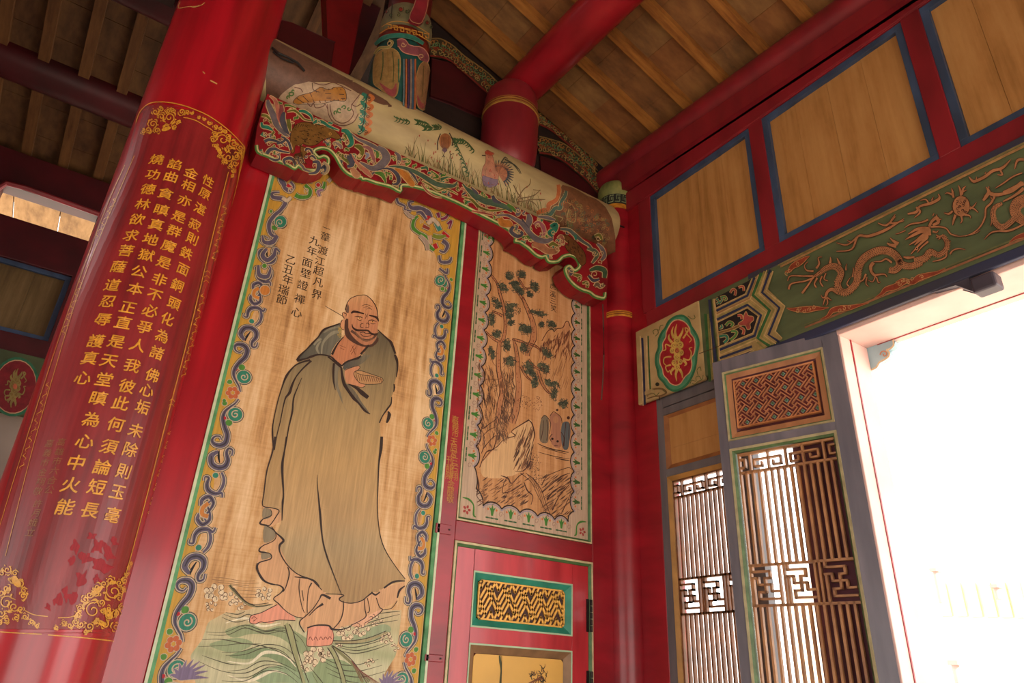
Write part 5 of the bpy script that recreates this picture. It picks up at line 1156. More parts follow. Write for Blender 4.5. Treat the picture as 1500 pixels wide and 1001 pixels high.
RIGHT = [([(20, 90), (80, 140), (160, 190), (240, 210), (330, 240), (390, 280)], [20, 36, 44, 44, 34, 12], '#4c6450'), ([(140, 120), (160, 150), (190, 170)], [14, 24, 10], LEAF), ([(230, 150), (250, 190), (300, 210)], [20, 30, 10], GY2), ([(0, 175), (60, 180), (120, 240), (200, 270), (260, 270), (340, 260)], [6, 10, 14, 14, 12, 6], OL), ([(60, 275), (150, 290), (240, 310)], [6, 14, 6], '#9a4a44'),
         ([(350, 220), (390, 250), (420, 280)], [16, 24, 12], LEAF), ([(430, 250), (440, 290), (420, 310)], [26, 34, 14], GY), ([(260, 310), (350, 310), (410, 340), (470, 380), (520, 440), (580, 500), (660, 520), (720, 500)], [8, 16, 24, 30, 34, 40, 36, 18], GY), ([(520, 300), (530, 350), (510, 420), (560, 490)], [20, 44, 40, 20], GY), ([(470, 340), (500, 400), (560, 480)], [10, 30, 12], GY2),
         ([(290, 330), (310, 370), (360, 380), (390, 400)], [26, 50, 50, 18], OR2), ([(400, 400), (380, 440), (430, 480), (470, 460), (440, 430)], [20, 26, 26, 24, 14], GY2), ([(470, 490), (520, 490), (540, 520)], [14, 26, 14], LEAF), ([(600, 320), (680, 330), (740, 350)], [12, 24, 10], GY), ([(570, 390), (600, 370), (640, 400), (650, 460), (620, 470)], [18, 24, 26, 22, 12], '#9a5a64'), ([(700, 400), (740, 390), (730, 430), (690, 450), (720, 480)], [20, 40, 40, 24, 20], TL),
         ([(560, 540), (620, 560), (680, 600), (740, 600), (770, 580)], [34, 50, 40, 36, 16], '#a06a4a'), ([(690, 560), (720, 540), (760, 560)], [16, 24, 14], OL), ([(760, 500), (790, 480), (800, 530), (770, 540)], [12, 20, 22, 12], '#9a5a4a'), ([(780, 420), (850, 430), (900, 470), (960, 520), (1020, 560), (1040, 600)], [10, 22, 26, 20, 16, 10], '#55605a'), ([(900, 470), (910, 510)], [20, 12], TL),
         ([(1000, 580), (1060, 600), (1080, 640), (1040, 700)], [14, 28, 26, 12], '#5c6650'), ([(1080, 540), (1120, 580), (1140, 640), (1110, 680)], [10, 26, 26, 12], GY), ([(1020, 760), (1080, 740), (1140, 760), (1140, 820)], [14, 34, 34, 24], '#3f5c40'), ([(1010, 800), (1050, 840), (1100, 830)], [14, 22, 14], GY2), ([(850, 740), (870, 770), (860, 800)], [14, 30, 14], GY2), ([(890, 790), (940, 810), (930, 850)], [14, 26, 12], OL), ([(960, 860), (1000, 860), (1000, 900)], [12, 22, 12], OL), ([(1060, 890), (1080, 870), (1110, 890), (1140, 870)], [14, 24, 24, 14], '#6c5a48'),
         ([(1060, 480), (1100, 470), (1120, 510)], [12, 20, 12], OL)]
for pts, w, c in RIGHT: fw(ap, CC, pts, w, c, we=1.0)
blob(ap, CC, '790,480 830,470 880,500 940,560 980,620 990,690 960,720 930,690 900,640 860,620 820,560 850,540', '#6a4424', '#3c2412', .8)
for k in range(26): curl(ap, CC, 840 + 130 * rw_.random(), 500 + 60 * rw_.random() + k * 4, 12, 1.2, 1, '#34200f', .7, .5)
for q in ((165, 145, 18, 1, 1), (435, 270, 20, 0, 1), (445, 440, 24, 1, 1), (600, 395, 26, 2, 1), (650, 470, 22, 0, -1), (725, 450, 20, 1, 1), (790, 520, 20, 1, 1), (540, 520, 20, 3, 1), (500, 495, 18, 0, 1), (760, 580, 22, 1, 1), (1060, 620, 26, 0, 1), (1120, 620, 22, 2, 1), (1100, 690, 20, 1, -1), (1060, 790, 30, 2, 1), (1120, 880, 22, 0, 1), (940, 820, 20, 1, 1), (1000, 870, 20, 3, 1), (870, 760, 20, 0, 1), (1090, 500, 18, 1, 1)): curl(ap, CC, *q)
ap.mb.c and ap.build('painted_scrolls', paint_mat('beam pigment', .5, .3, (14, 14, 14), spec=.4), apron)
PBM = MATS['beam pigment']
# ---- round beam
fb = lambda x, y: (onY(x, y, YW - brr), Vector((0, -1, 0)))
def cylX(cy, cz, r):
    def f(x, y):
        rd = ray(x, y); a = rd.y ** 2 + rd.z ** 2; oy, oz = CAM.y - cy, CAM.z - cz; b = oy * rd.y + oz * rd.z; c = oy * oy + oz * oz - r * r; D = b * b - a * c
        t = (-b - math.sqrt(D)) / a if D > 0 else -b / a; p = CAM + rd * t; n = Vector((0, p.y - cy, p.z - cz)).normalized()
        return Vector((p.x, cy, cz)) + n * r, n
    return f
bz_ = Paint(cylX(YW, bzc, brr + .0008), .0004, True)
TB4, TB5, TBF = (400, 0, 5.769), (560, 160, 3.336), (370, 0, 3.337)
# brown bare end at the left beyond the cartouche, cartouche with bird-wing emblem
bz_.strips(P_('-60,290 173,420 700,700 960,850 1010,905 900,880 800,830 720,790 640,740 560,700 420,690 300,690 180,720 90,790 40,850 -60,900', *TB4), '#6b4c3c', 0, 3, 5)
bz_.strips(P_('40,830 100,770 180,715 300,690 420,695 560,700 700,780 740,800 700,900 720,1000 560,1100 300,980 100,880', *TB4), '#b39a7c', 1, 4, 6)
blob(bz_, TB4, '170,860 220,810 330,780 400,740 470,760 520,740 600,750 615,850 520,850 450,870 380,880 280,880 200,880', '#a8722c', '#3c2416', .8, 2)
for s_ in ('430,760 440,860', '470,750 490,860', '500,745 515,850', '540,745 550,850', '570,750 590,850', '440,790 600,800', '450,830 610,835', '330,700 340,760 390,780', '250,810 300,860', '200,830 260,870', '310,780 350,870', '360,760 400,870'): bz_.stroke(P_(s_, *TB4), 1.1, '#4a2a18', 4)
for s_ in ('340,700 420,720 500,700 560,720 640,760 660,770', '290,870 320,900 340,870 360,910 420,900 440,880 460,920', '480,880 490,950 520,1010 580,1040 640,1020 680,960 660,900 700,840 740,790', '460,880 470,970 520,1040 600,1060 680,1030 720,960', '660,880 700,900 740,880', '180,740 230,750 250,780'): bz_.stroke(P_(s_, *TB4), 1.3, '#6a4434', 3)
for q in ((150, 790, 24, 0), (130, 820, 16, 2), (170, 770, 16, 1), (560, 930, 24, 1), (600, 910, 20, 3), (640, 920, 18, 0), (530, 950, 18, 2)): curl(bz_, TB4, q[0], q[1], q[2], q[3], 1, '#4c6a2c', 2.0, .9)
for k, (y0, y1) in enumerate(((790, 870), (870, 940), (940, 1000), (1000, 1070), (1070, 1130))):
    x = 750 - k * 6
    bz_.stroke(P_('%d,%d %d,%d %d,%d' % (x, y0, x + 34, (y0 + y1) // 2 - 10, x - 8, y1), *TB4), [4, 6.5, 4], '#2f7a64', 3); curl(bz_, TB4, x + 4, (y0 + y1) / 2 + 6, 18, 0, 1, '#c2b48c', 1.2, 1)
    bz_.stroke(P_('%d,%d %d,%d %d,%d' % (x + 60, y0 + 10, x + 92, (y0 + y1) // 2, x + 44, y1 + 10), *TB4), [3, 6, 3], '#c0703a', 3); curl(bz_, TB4, x + 60, (y0 + y1) / 2 + 10, 16, 0, 1, '#6a3a20', 1, 1)
bz_.stroke(P_('796,800 780,900 770,1000 740,1130', *TB4), 1.2, '#2c1c14', 4)
# grasses, chicks and rooster
TG = (600, 120, 6.675)
def chick(x, y, s_, lean, body='#9a6038', tail='#6a4a58'):
    o = []
    for k in range(14):
        a = 2 * math.pi * k / 14; r_ = 1 + .28 * math.cos(2 * a) * .4; o.append((x + s_ * .62 * r_ * math.cos(a) + lean * math.sin(a) * s_ * .2, y + s_ * r_ * math.sin(a)))
    bz_.strips(o, body, 2, 2, 3)
    bz_.dot(x - s_ * .05, y + s_ * .98, s_ * .32, tail, 3, n=8)
    for k in range(9): bz_.stroke([(x - s_ * .4 + k * s_ * .1, y - s_ * .5), (x - s_ * .45 + k * s_ * .11, y + s_ * .2), (x - s_ * .3 + k * s_ * .08, y + s_ * .9)], .6, '#6a4426', 4)
chick(652, 207, 13, 0)
bz_.stroke([(645, 196), (641, 208), (641, 220)], 1.4, '#3c2c24', 4); bz_.stroke([(658, 195), (663, 206), (662, 214)], 1.6, '#3c2c24', 4)
for s_ in ('340,690 330,720', '390,680 400,710 430,700', '400,710 400,735', '335,720 315,735', '330,720 345,735'): bz_.stroke(P_(s_, *TG), .9, '#4a3424', 4)
# rooster
blob(bz_, TG, '740,690 790,690 815,740 830,800 840,860 870,900 860,960 830,1000 760,1000 720,960 705,900 715,840 740,790 745,740', '#b0785c', '#7d5240', .6, 2)
blob(bz_, TG, '715,920 760,930 820,950 860,960 850,1010 800,1030 740,1020 715,980', '#7a6478', '#5a4a5c', .6, 3)
blob(bz_, TG, '735,690 760,670 800,690 825,700 810,720 760,715', '#a8452f', '#7a2e20', .5, 3); bz_.stroke(P_('705,720 740,722', *TG), 1.6, '#3c2a20', 4); bz_.dot(600 + 770 / 6.675, 120 + 740 / 6.675, .8, '#1c120c', 5)
for k in range(15):
    a = -1.9 + k * .2; cx_, cy_ = 870, 905; bz_.stroke(P_('%f,%f %f,%f %f,%f' % (cx_, cy_, cx_ + 70 * math.cos(a), cy_ + 70 * math.sin(a), cx_ + 125 * math.cos(a + .1), cy_ + 118 * math.sin(a + .1)), *TG), [1, 3.2, .8], '#a86e4e' if k % 3 else '#8f5c44', 3)
    bz_.stroke(P_('%f,%f %f,%f' % (cx_ + 85 * math.cos(a), cy_ + 80 * math.sin(a), cx_ + 150 * math.cos(a + .15), cy_ + 140 * math.sin(a + .15)), *TG), [3, .8], '#3c4248', 4)
for s_ in ('900,790 960,790 1020,810 1070,860 1090,900', '930,760 990,790 1040,840 1080,900', '890,800 930,740 960,760'): bz_.stroke(P_(s_, *TG), [2, 1.6, .5], '#4a4c40', 3)
for k in range(8): bz_.stroke(P_('%f,%f %f,%f' % (760 + k * 12, 760 + k * 8, 750 + k * 14, 860 + k * 8), *TG), .6, '#8a5440', 5)
# leaves and grass
for s_, n in (('80,390 130,400 190,420', 7), ('150,450 220,450 310,440', 10), ('440,570 500,580 560,590 630,670', 12), ('450,590 490,680 540,790 580,900', 9), ('-120,360 -60,380 0,390', 5)):
    L__ = smooth_path(P_(s_, *TG), 6); m = len(L__)
    bz_.stroke([tuple(p) for p in L__], 1, '#3f4c2c', 3, sm=0)
    for k in range(n):
        p = L__[int(k * (m - 1) / (n - 1))]
        for sg in (-1, 1): bz_.stroke([(p.x, p.y), (p.x - 3 + sg * 1.5, p.y + sg * 3), (p.x - 5, p.y + sg * 4.5)], [1.6, 1.8, .4], '#3d5a34', 3)
for k in range(150):
    t = rw_.random(); x = 590 + t * 250; yb_ = 226 + (x - 590) * .452 - 2; l_ = 8 + 26 * rw_.random() ** 1.6; dx = rw_.uniform(-9, 9)
    bz_.stroke([(x, yb_), (x + dx * .4, yb_ - l_ * .6), (x + dx, yb_ - l_)], [1.2, .9, .3], rw_.choice(['#6c6a3c', '#7d7648', '#8f6a48', '#5c6038', '#9a8456']), 2)
for k in range(26):
    x = 600 + 200 * rw_.random(); y = 226 + (x - 590) * .452 - 12 - 26 * rw_.random(); bz_.dot(x, y, 1.5, '#a8503c', 3, n=6)
for s_ in ('430,200 520,190 570,210 600,250', '430,180 480,100 530,60 540,10', '560,100 620,110', '400,60 430,120 480,190', '520,180 620,180 660,180', '450,170 560,150 620,100'): bz_.stroke(P_(s_, *CC), [1.2, 1.8, .6], '#7a6240', 3)
# right end: orange and teal scroll border, brown scale field
RB = [(x, y) for x, y in P_('640,270 700,250 740,190 770,110 800,60 900,90 1000,150 1080,180 1150,240 1200,330 1230,480 1230,660 1150,640 1000,560 860,470 700,340', *CC)]
bz_.strips(RB, '#7a5236', 1, 4, 6)
for s_, c, w in (('590,290 640,270 680,260 690,220 740,190 760,160 770,110 765,60', '#b8683a', [5, 7, 5, 7, 6, 5, 6, 5]), ('640,320 700,300 740,250 780,250 790,200 820,150 830,110', '#4c6a5c', [4, 6, 5, 6, 5, 5, 4])):
    q = P_(s_, *CC); bz_.stroke(q, [x + 1.6 for x in w], '#bfa878', 2); bz_.stroke(q, w, c, 3)
for k in range(130):
    u = rw_.random(); v = rw_.random(); x = 800 + 370 * u; y = 120 + 230 * u + v * (250 - 40 * u)
    curl(bz_, CC, x, y, 16, rw_.random() * 6, 1, rw_.choice(['#a8683c', '#5c3a26', '#8f7a48', '#55604a']), 1.0, .9)
for s_ in ('840,200 900,260 900,360 840,340 850,260', '740,310 800,330 780,360'): bz_.stroke(P_(s_, *CC), 1.3, '#a89460', 4)
bz_.build('painted_birds', PBM, bm)
# ================================================================== CALLIGRAPHY PANEL ON THE GREAT PILLAR
GP = paint_mat('gilt pigment', .35, .3, (30, 30, 30), spec=.6)
pf = cylY(px, py, pr_ + .0005)
pan = Paint(pf, .0003)
T1, T2, T3, T4 = (210, 140, 8.344), (0, 140, 2.945), (0, 460, 2.003), (0, 800, 6.255)
right_in = P_('850,430 900,470 1030,880', *T1)
outer = P_('-90,330 -40,200 60,105 200,78 400,100 600,160 800,250 1000,390 1140,520 1243,640', *T1) + [(351, 250), (340, 303), (299, 482), (262, 625), (213, 800), (175, 939), (171, 940), (120, 933.5), (61, 929.5), (0, 926), (-25, 925), (-25, 840), (0, 745), (82, 460), (140, 330), (183, 240)]
pan_m = wood('dull crimson lacquer panel', '#5c1a1c', '#7c1c20', '#93272a', grain=(26, 26, .9), rough=.36, spec=.6)
pan.strips(outer, '#7c1c20', 0, 6, 8)
pan.build('dark_panel', pan_m, pil)
gl = Paint(cylY(px, py, pr_ + .0020), .0003)
GC = '#d69a34'
def gline(pts, w, lvl=1, sm=4): gl.stroke(pts, w, GC, lvl, sm=sm)
gline(outer[:10], 1.3); gline([outer[9], (354, 233), (349, 260)], 1.2)
gline([(359, 217), (356, 232), (349, 262), (339.6, 303), (299.5, 482), (262, 625), (213, 800), (175, 939)], 1.1); gline([(0, 926), (30, 928), (61, 929.5)], 1.4); gline([(70, 930.5), (120, 934.5), (171, 940)], 1.6)
inn_top = P_('490,270 560,280 650,310 750,370 820,410 855,440', *T1); gline(inn_top, 1.1)
gline([(334.5, 252), (320, 310), (277, 488), (240, 630), (205, 765), (184.7, 839), (178, 849)], 1.1)
gline([(183, 242), (150, 318), (92, 480), (40, 640), (0, 770)], .7); gline([(197, 228), (134, 378), (102, 470), (50, 650), (8, 815)], .7)
gline([(37, 895), (50, 901), (70, 903.5)], 1.3); gline([(85, 905.5), (100, 905), (110, 902)], 1.3)
# corner scroll clusters
def cluster(poly, seeds, w=1.1, orient=1):
    rr2 = random.Random(int(seeds[0][0] * 7))
    for (x, y, r_) in seeds:
        a = rr2.random() * 6.28; d_ = rr2.choice((1, -1))
        gl.spiral(x, y, r_ * 1.08, a, 1.25, w * 1.35, GC, 2, dr=d_, rmin=.2)
        gl.stroke([(x + r_ * math.cos(a), y + r_ * math.sin(a)), (x + r_ * 1.5 * math.cos(a + .5), y + r_ * 1.5 * math.sin(a + .5))], [w * 1.6, .3], GC, 2)
        for k in range(2):
            b = rr2.random() * 6.28; gl.dot(x + r_ * 1.35 * math.cos(b), y + r_ * 1.35 * math.sin(b), r_ * .26, GC, 2, ry=r_ * .16, rot=b, n=8)
S1 = [(T1[0] + a / T1[2], T1[1] + b / T1[2], r_ / T1[2]) for a, b, r_ in
      ((150, 200, 34), (220, 170, 26), (300, 190, 26), (320, 270, 56), (220, 260, 38), (120, 350, 44), (60, 420, 34), (170, 430, 30), (290, 400, 34), (380, 380, 26), (430, 330, 22), (360, 180, 24), (470, 200, 34), (540, 200, 22), (600, 215, 16), (680, 270, 15), (740, 290, 18), (810, 340, 22), (880, 380, 24), (940, 410, 22), (1000, 440, 20),
       (970, 540, 66), (870, 480, 26), (850, 540, 28), (880, 620, 26), (930, 670, 30), (1040, 520, 30), (1100, 590, 36), (1060, 640, 30), (1180, 640, 34), (1190, 690, 20), (1040, 760, 50), (940, 750, 26), (980, 810, 26), (1140, 750, 40), (1120, 830, 34), (1060, 860, 24), (1100, 920, 22), (1080, 980, 18), (0, 440, 26))]
cluster(None, S1, 1.15)
for a, b, rx, ry, ro in ((280, 410, 60, 24, -.3), (910, 650, 50, 22, .9), (1090, 640, 40, 14, .5), (1140, 590, 36, 14, .6), (1150, 730, 34, 14, 1.6), (1000, 660, 30, 14, 1.2)): gl.dot(T1[0] + a / T1[2], T1[1] + b / T1[2], rx / T1[2], GC, 3, ry=ry / T1[2], rot=ro)
S2 = [(T4[0] + a / T4[2], T4[1] + b / T4[2], r_ / T4[2]) for a, b, r_ in
      ((70, 220, 34), (20, 250, 26), (140, 250, 26), (120, 320, 30), (60, 390, 30), (190, 350, 30), (220, 410, 26), (215, 460, 30), (60, 520, 60), (10, 430, 30), (130, 560, 40), (190, 580, 24), (10, 620, 34), (60, 680, 26), (150, 660, 24), (230, 650, 24), (290, 700, 22), (340, 730, 18), (0, 700, 20),
       (1010, 320, 30), (950, 350, 26), (890, 380, 30), (1090, 340, 26), (820, 450, 30), (780, 490, 28), (1040, 420, 64), (880, 430, 30), (930, 520, 26), (1090, 480, 30), (850, 590, 66), (730, 570, 24), (710, 630, 26), (990, 580, 26), (940, 600, 20), (880, 700, 26), (960, 720, 30), (1000, 640, 34), (1060, 620, 34), (1060, 740, 34), (820, 740, 34), (740, 720, 28), (690, 700, 24), (640, 730, 24), (580, 710, 22), (520, 750, 18), (780, 790, 18), (1140, 320, 24), (1160, 260, 18), (1180, 200, 16), (1200, 160, 12), (1130, 400, 20), (1110, 560, 24))]
cluster(None, S2, 1.3)
for a, b, rx, ry, ro in ((150, 330, 60, 34, .9), (890, 410, 60, 26, -.7), (990, 640, 44, 14, .8), (1010, 620, 46, 14, 1.2), (1060, 620, 46, 12, 1.6), (930, 720, 40, 12, .2), (940, 700, 40, 10, .5), (80, 400, 24, 20, 0), (870, 700, 18, 22, 0), (700, 640, 18, 24, .3)): gl.dot(T4[0] + a / T4[2], T4[1] + b / T4[2], rx / T4[2], GC, 3, ry=ry / T4[2], rot=ro)
for (x, y, r_) in S2 + S1:
    for k in range(3):
        a = rw_.random() * 6.28; gl.stroke([(x + r_ * 1.3 * math.cos(a), y + r_ * 1.3 * math.sin(a)), (x + r_ * 1.5 * math.cos(a + .5), y + r_ * 1.5 * math.sin(a + .5)), (x + r_ * 1.2 * math.cos(a + 1.0), y + r_ * 1.2 * math.sin(a + 1.0))], [.4, r_ * .42, .3], GC, 2)
# running scrolls inside the side borders
def runner(p, q, n, off, w=.8):
    for k in range(n):
        t0, t1 = k / n, (k + .86) / n
        a = (p[0] + (q[0] - p[0]) * t0, p[1] + (q[1] - p[1]) * t0); b = (p[0] + (q[0] - p[0]) * t1, p[1] + (q[1] - p[1]) * t1); sg = 1 if k % 2 else -1
        m1 = (a[0] + (b[0] - a[0]) * .35 + off * sg, a[1] + (b[1] - a[1]) * .35); m2 = (a[0] + (b[0] - a[0]) * .7 - off * sg, a[1] + (b[1] - a[1]) * .7)
        gl.stroke([a, m1, m2, b], [w * .5, w * 1.5, w * 1.4, w * .4], GC, 2); gl.spiral(m1[0], m1[1], off * .8, 0, .8, w * .7, GC, 2)
runner((330, 300), (312, 384), 9, 2.6); runner((298, 430), (267, 555), 12, 2.6); runner((250, 632), (218, 755), 12, 2.8)
for x, y in ((304, 400), (303, 407), (302, 414), (252, 588), (251, 595)): gl.stroke([(x - 4, y - 1), (x, y - 3), (x + 4, y + 1)], .9, GC, 2)
runner((120, 410), (92, 492), 9, 2.4, .55); runner((72, 560), (30, 690), 10, 2.4, .5); runner((170, 290), (140, 350), 7, 2.2, .5)
gl.build('gilt_border', GP, pil)
COLS = (('性304.6,265.6 原299.5,284 湛292.7,306 寂285,329 則281,350 鉄272.7,371 面267.6,395 銅259.4,418 頭254.7,445 化245,467.7 為237,492.5 諸229.6,517 佛222.7,550 心215,572 垢208.7,597 未198.7,631 除191,659 則180.7,690.6 玉172,721 毫164.8,754.5'),
        ('金280,253.7 相275.7,272 亦270,294.5 是262,318 群255,338.6 魔247,360.7 是240,385 非233.6,410 不226.5,432.7 必220,455.8 爭212,480 人202,506 我193.7,536 彼186,566 此177,591 何169.7,622 須159.8,654.7 論149.8,684.7 短141.8,713.6 長132,748'),
        ('諂256,241 曲250.6,259.5 貪242.8,284 瞋237,308 真229,329.5 地220.7,351 獄214.6,374 公204,398 本198.6,423.5 正187.8,450.7 直181,472.8 是170.7,501 天159.8,529 堂153,556 瞋144.8,583.8 為133.8,614.8 心124.8,647 中112,678 火103.8,710.6 能95.9,743'),
        ('燒230,234 功224,256 德217,277.5 林209.5,299.6 欲201,321.7 求192.5,345.4 菩185,367.5 薩173.9,391 道165,417.8 忍158,442 辱151,468.7 護141,500 真132,525 心122,554'))
def pillar_text(col_, f, k, colr, bold, name, m=GP):
    pa = Paint(lambda a, z: (Vector((px + (pr_ + .0026) * math.cos(a), py + (pr_ + .0026) * math.sin(a), z)), Vector((math.cos(a), math.sin(a), 0))), .0003)
    L__ = [(q[0], *map(float, q[1:].split(','))) for q in col_.split()]
    W = [pf(x, y)[0] for _, x, y in L__]
    A_ = [math.atan2(p.y - py, p.x - px) for p in W]
    for i, (ch, x, y) in enumerate(L__):
        dz = (W[0].z - W[-1].z) / (len(W) - 1); s_ = dz * k
        for ddx, ddz in (((bold, 0), (-bold, 0), (0, bold), (0, -bold)) if bold else ((0, 0),)):
            pa.glyph(ch, lambda a, b: (A_[i] + (a + ddx + .06 * b) * s_ / pr_, W[i].z + (b + ddz) * s_ + a * s_ * .06), colr, 1, .0)
    return pa.build(name, m, pil)
for c_ in COLS: pillar_text(c_, None, .74, '#dc9c30', .014, 'gold_inscription')
faint = '#8a5a30'
pillar_text('高90,648 雄87.5,662 市84,676 六80,690 合76.5,704 公73,718', None, .9, faint, .0, 'faint_inscription'); pillar_text('嘉73,650 義70,664 市66,678 金63,692 翔60,706 敬56,720', None, .9, faint, .0, 'faint_inscription')
pillar_text('許56,738 月53,752 娥49,766 立45,780', None, .9, faint, .0, 'faint_inscription')
# panel varnish worn through to brighter red near the foot
wn_ = Paint(cylY(px, py, pr_ + .0012), .0003, True)
for (x, y, rx, ry) in ((110, 800, 9, 12), (125, 818, 14, 9), (143, 800, 13, 14), (160, 812, 10, 12), (150, 830, 16, 10), (104, 822, 6, 9), (120, 850, 12, 16), (96, 870, 6, 14), (84, 880, 7, 12), (135, 786, 8, 6), (168, 795, 6, 8), (106, 878, 8, 10), (70, 890, 6, 6), (142, 848, 8, 7)):
    o = []
    for k in range(13): a = 2 * math.pi * k / 13; q = rw_.uniform(.35, 1.25); o.append((x + rx * q * math.cos(a), y + ry * q * math.sin(a)))
    wn_.poly(o, '#98202a', 0, 2)
wn_.build('worn_patch', PM, pil)['kind'] = 'stuff'
# flaked spots
fl_ = Paint(cylY(px, py, pr_ + .0016), .0003)
for s_, w in (('264,2 262,12 275,10 292,9 300,4', .9), ('297,105 300,108', 1.4), ('308,118 318,123', 1.8), ('278,9 285,11 292,8', 1)): fl_.stroke(P_(s_), w, '#c79a5c', 2)
fl_.build('flaked_paint', PM, pil)
# ================================================================== GREEN DRAGON BEAM OVER THE DOORS
XF = X0 - .035
db = thing('lintel_beam', 'long green beam painted with orange dragons and clouds, over the lattice doors', 'beam', (X0, 1.0, 3.12))
DG = mat('dusty green beam paint', '#5d6a48', .55, .2, (4, 2.2, 9), col2='#47543a')
def beam_body(name, ya, yb, za, zb, m, par, axis='X', f=XF):
    return box(name, f, f + .20, ya, yb, za, zb, m, par, .008)
beam_body('beam', -3.4, 3.008, 3.135, 3.640, DG, db)
navy = mat('navy edge paint', '#2c3350', .5, .3, (6, 3, 6), col2='#3a3a44')
box('edge_band', XF - .002, XF + .02, -3.4, 2.10, 3.118, 3.165, navy, db, .004)
box('edge_band', XF - .002, XF + .02, -3.4, 2.10, 3.612, 3.646, navy, db, .003)
stm = mat('stub ground', '#b8a070', .55, .14, (5, 5, 9), col2='#a08a5c')
box('end_block', XF - .006, XF + .02, 2.46, 3.012, 3.118, 3.640, stm, db, .01)
dp = Paint(planeX(XF - .0065), .0004)
E5, E4, E1, E2, E7 = (930, 460, 6.677), (930, 400, 7.5), (1150, 360, 7.15), (1330, 220, 7.153), (1300, 290, 7.5)
CR2, NV, GR2, OL2 = '#c8ac74', '#2c3656', '#35683a', '#8d8a4c'
# end block ornaments
for s_, w, c in (('72,235 88,560 97,890', 3.2, NV), ('52,215 70,560 82,900', 1.6, '#d3bc8c'), ('130,215 140,500 152,740', 2.0, GR2), ('112,215 122,500 136,760', 1.4, '#d3bc8c'), ('690,0 712,330 735,665', 4.0, GR2), ('715,0 735,330 757,650', 2.2, OL2), ('735,0 752,330 770,640', 1.5, CR2)): dp.stroke(P_(s_, *E5), w, c, 1)
lobe = '410,25 470,20 525,60 550,120 595,190 620,250 622,320 605,400 600,470 580,560 545,640 500,700 430,745 370,750 320,720 285,670 240,620 225,550 208,480 212,400 235,330 235,260 262,190 300,140 330,80 370,45'
inner = '410,60 450,62 500,90 535,140 545,190 580,240 592,310 580,390 555,430 560,500 540,570 490,620 450,680 400,700 350,680 320,640 285,600 272,540 248,480 250,400 275,350 275,290 305,230 310,180 345,110 375,75'
dp.stroke(P_(lobe, *E5), 2.2, '#3a2c1c', 1, closed=True); dp.poly(P_(lobe, *E5), '#4f9470', 2, 3); dp.stroke(P_(lobe, *E5), 3.2, '#2d7450', 3, closed=True)
dp.poly(P_(inner, *E5), '#a31e2c', 4, 3); dp.stroke(P_(inner, *E5), 1.5, '#d6ab84', 5, closed=True)
YO, YD = '#cfae5a', '#7d5a24'
def rosette(x, y, k=1.0, pa=None, c=YO, f=lambda a, b: P_('%f,%f' % (a, b), *E5)[0]):
    pa = pa or dp
    for a, b, r_ in ((0, -100, 34), (-30, -50, 30), (35, -55, 30), (0, 0, 40), (-45, 0, 26), (42, 20, 26), (0, 60, 34), (-28, 120, 26), (30, 110, 26), (0, 160, 28)):
        q = f(x + a * k, y + b * k); pa.dot(q[0], q[1], r_ * k / 6.677, c, 6, ry=r_ * k * 1.2 / 6.677); pa.spiral(q[0], q[1], r_ * k * .6 / 6.677, a, 1, .7, YD, 7)
    q = f(x, y); pa.dot(q[0], q[1], 3.2 * k, '#c46a48', 7, ry=4.2 * k)
    for L__ in ([(-10, -130), (-18, -190), (-2, -260)], [(-30, -120), (-50, -180), (-35, -235)], [(20, -120), (50, -180), (60, -225)], [(-50, -80), (-80, -120), (-75, -160)], [(0, 190), (-12, 240), (-2, 300)], [(25, 180), (50, 230), (52, 270)], [(-30, 170), (-60, 210), (-50, 240)], [(60, 90), (90, 130), (70, 150)]):
        pa.stroke([f(x + a * k, y + b * k) for a, b in L__], [4.5 * k, 3 * k, .6], c, 6)
    for L__ in ([(60, -120), (110, -200), (80, -220), (100, -160), (140, -110), (120, -80)], [(-60, -40), (-110, -60), (-110, -10), (-140, 0)], [(60, 80), (120, 90), (140, 20), (120, -20), (150, -30)], [(-55, 60), (-120, 70), (-130, 120), (-100, 150)], [(-60, 140), (-110, 160), (-90, 210), (-70, 190)]):
        pa.stroke([f(x + a * k, y + b * k) for a, b in L__], [2.6 * k, 1.8 * k, 1.4 * k, 1.0 * k], c, 6)
rosette(415, 360)
for s_ in ('190,200 180,170 210,150 240,160 250,120 280,110', '200,220 230,190 225,160', '520,20 560,50 590,40 580,10', '540,690 560,650 600,660 600,620 630,610 650,640', '620,600 610,550 640,520 650,560', '560,680 590,690 620,660 660,640 670,600', '150,760 200,740 260,740 300,770', '180,770 210,800 240,770'): dp.stroke(P_(s_, *E5), 1.0, '#5c6a34', 3)
dp.stroke(P_('125,810 130,760 200,735 270,735 310,770 260,800 190,810 125,830', *E5), [2, 2.5, 1.4], '#6d5430', 4); dp.stroke(P_('240,800 242,845', *E5), 1.2, '#2e2418', 4); dp.dot(*P_('222,690', *E5)[0], 3, '#2e3024', 4)
dp.stroke(P_('630,390 700,365 770,340 860,300', *E5), 1.0, '#4a3424', 6)
box('wooden_plug', XF - .03, XF - .006, 2.865, 2.925, 3.155, 3.180, stm, db, .003)
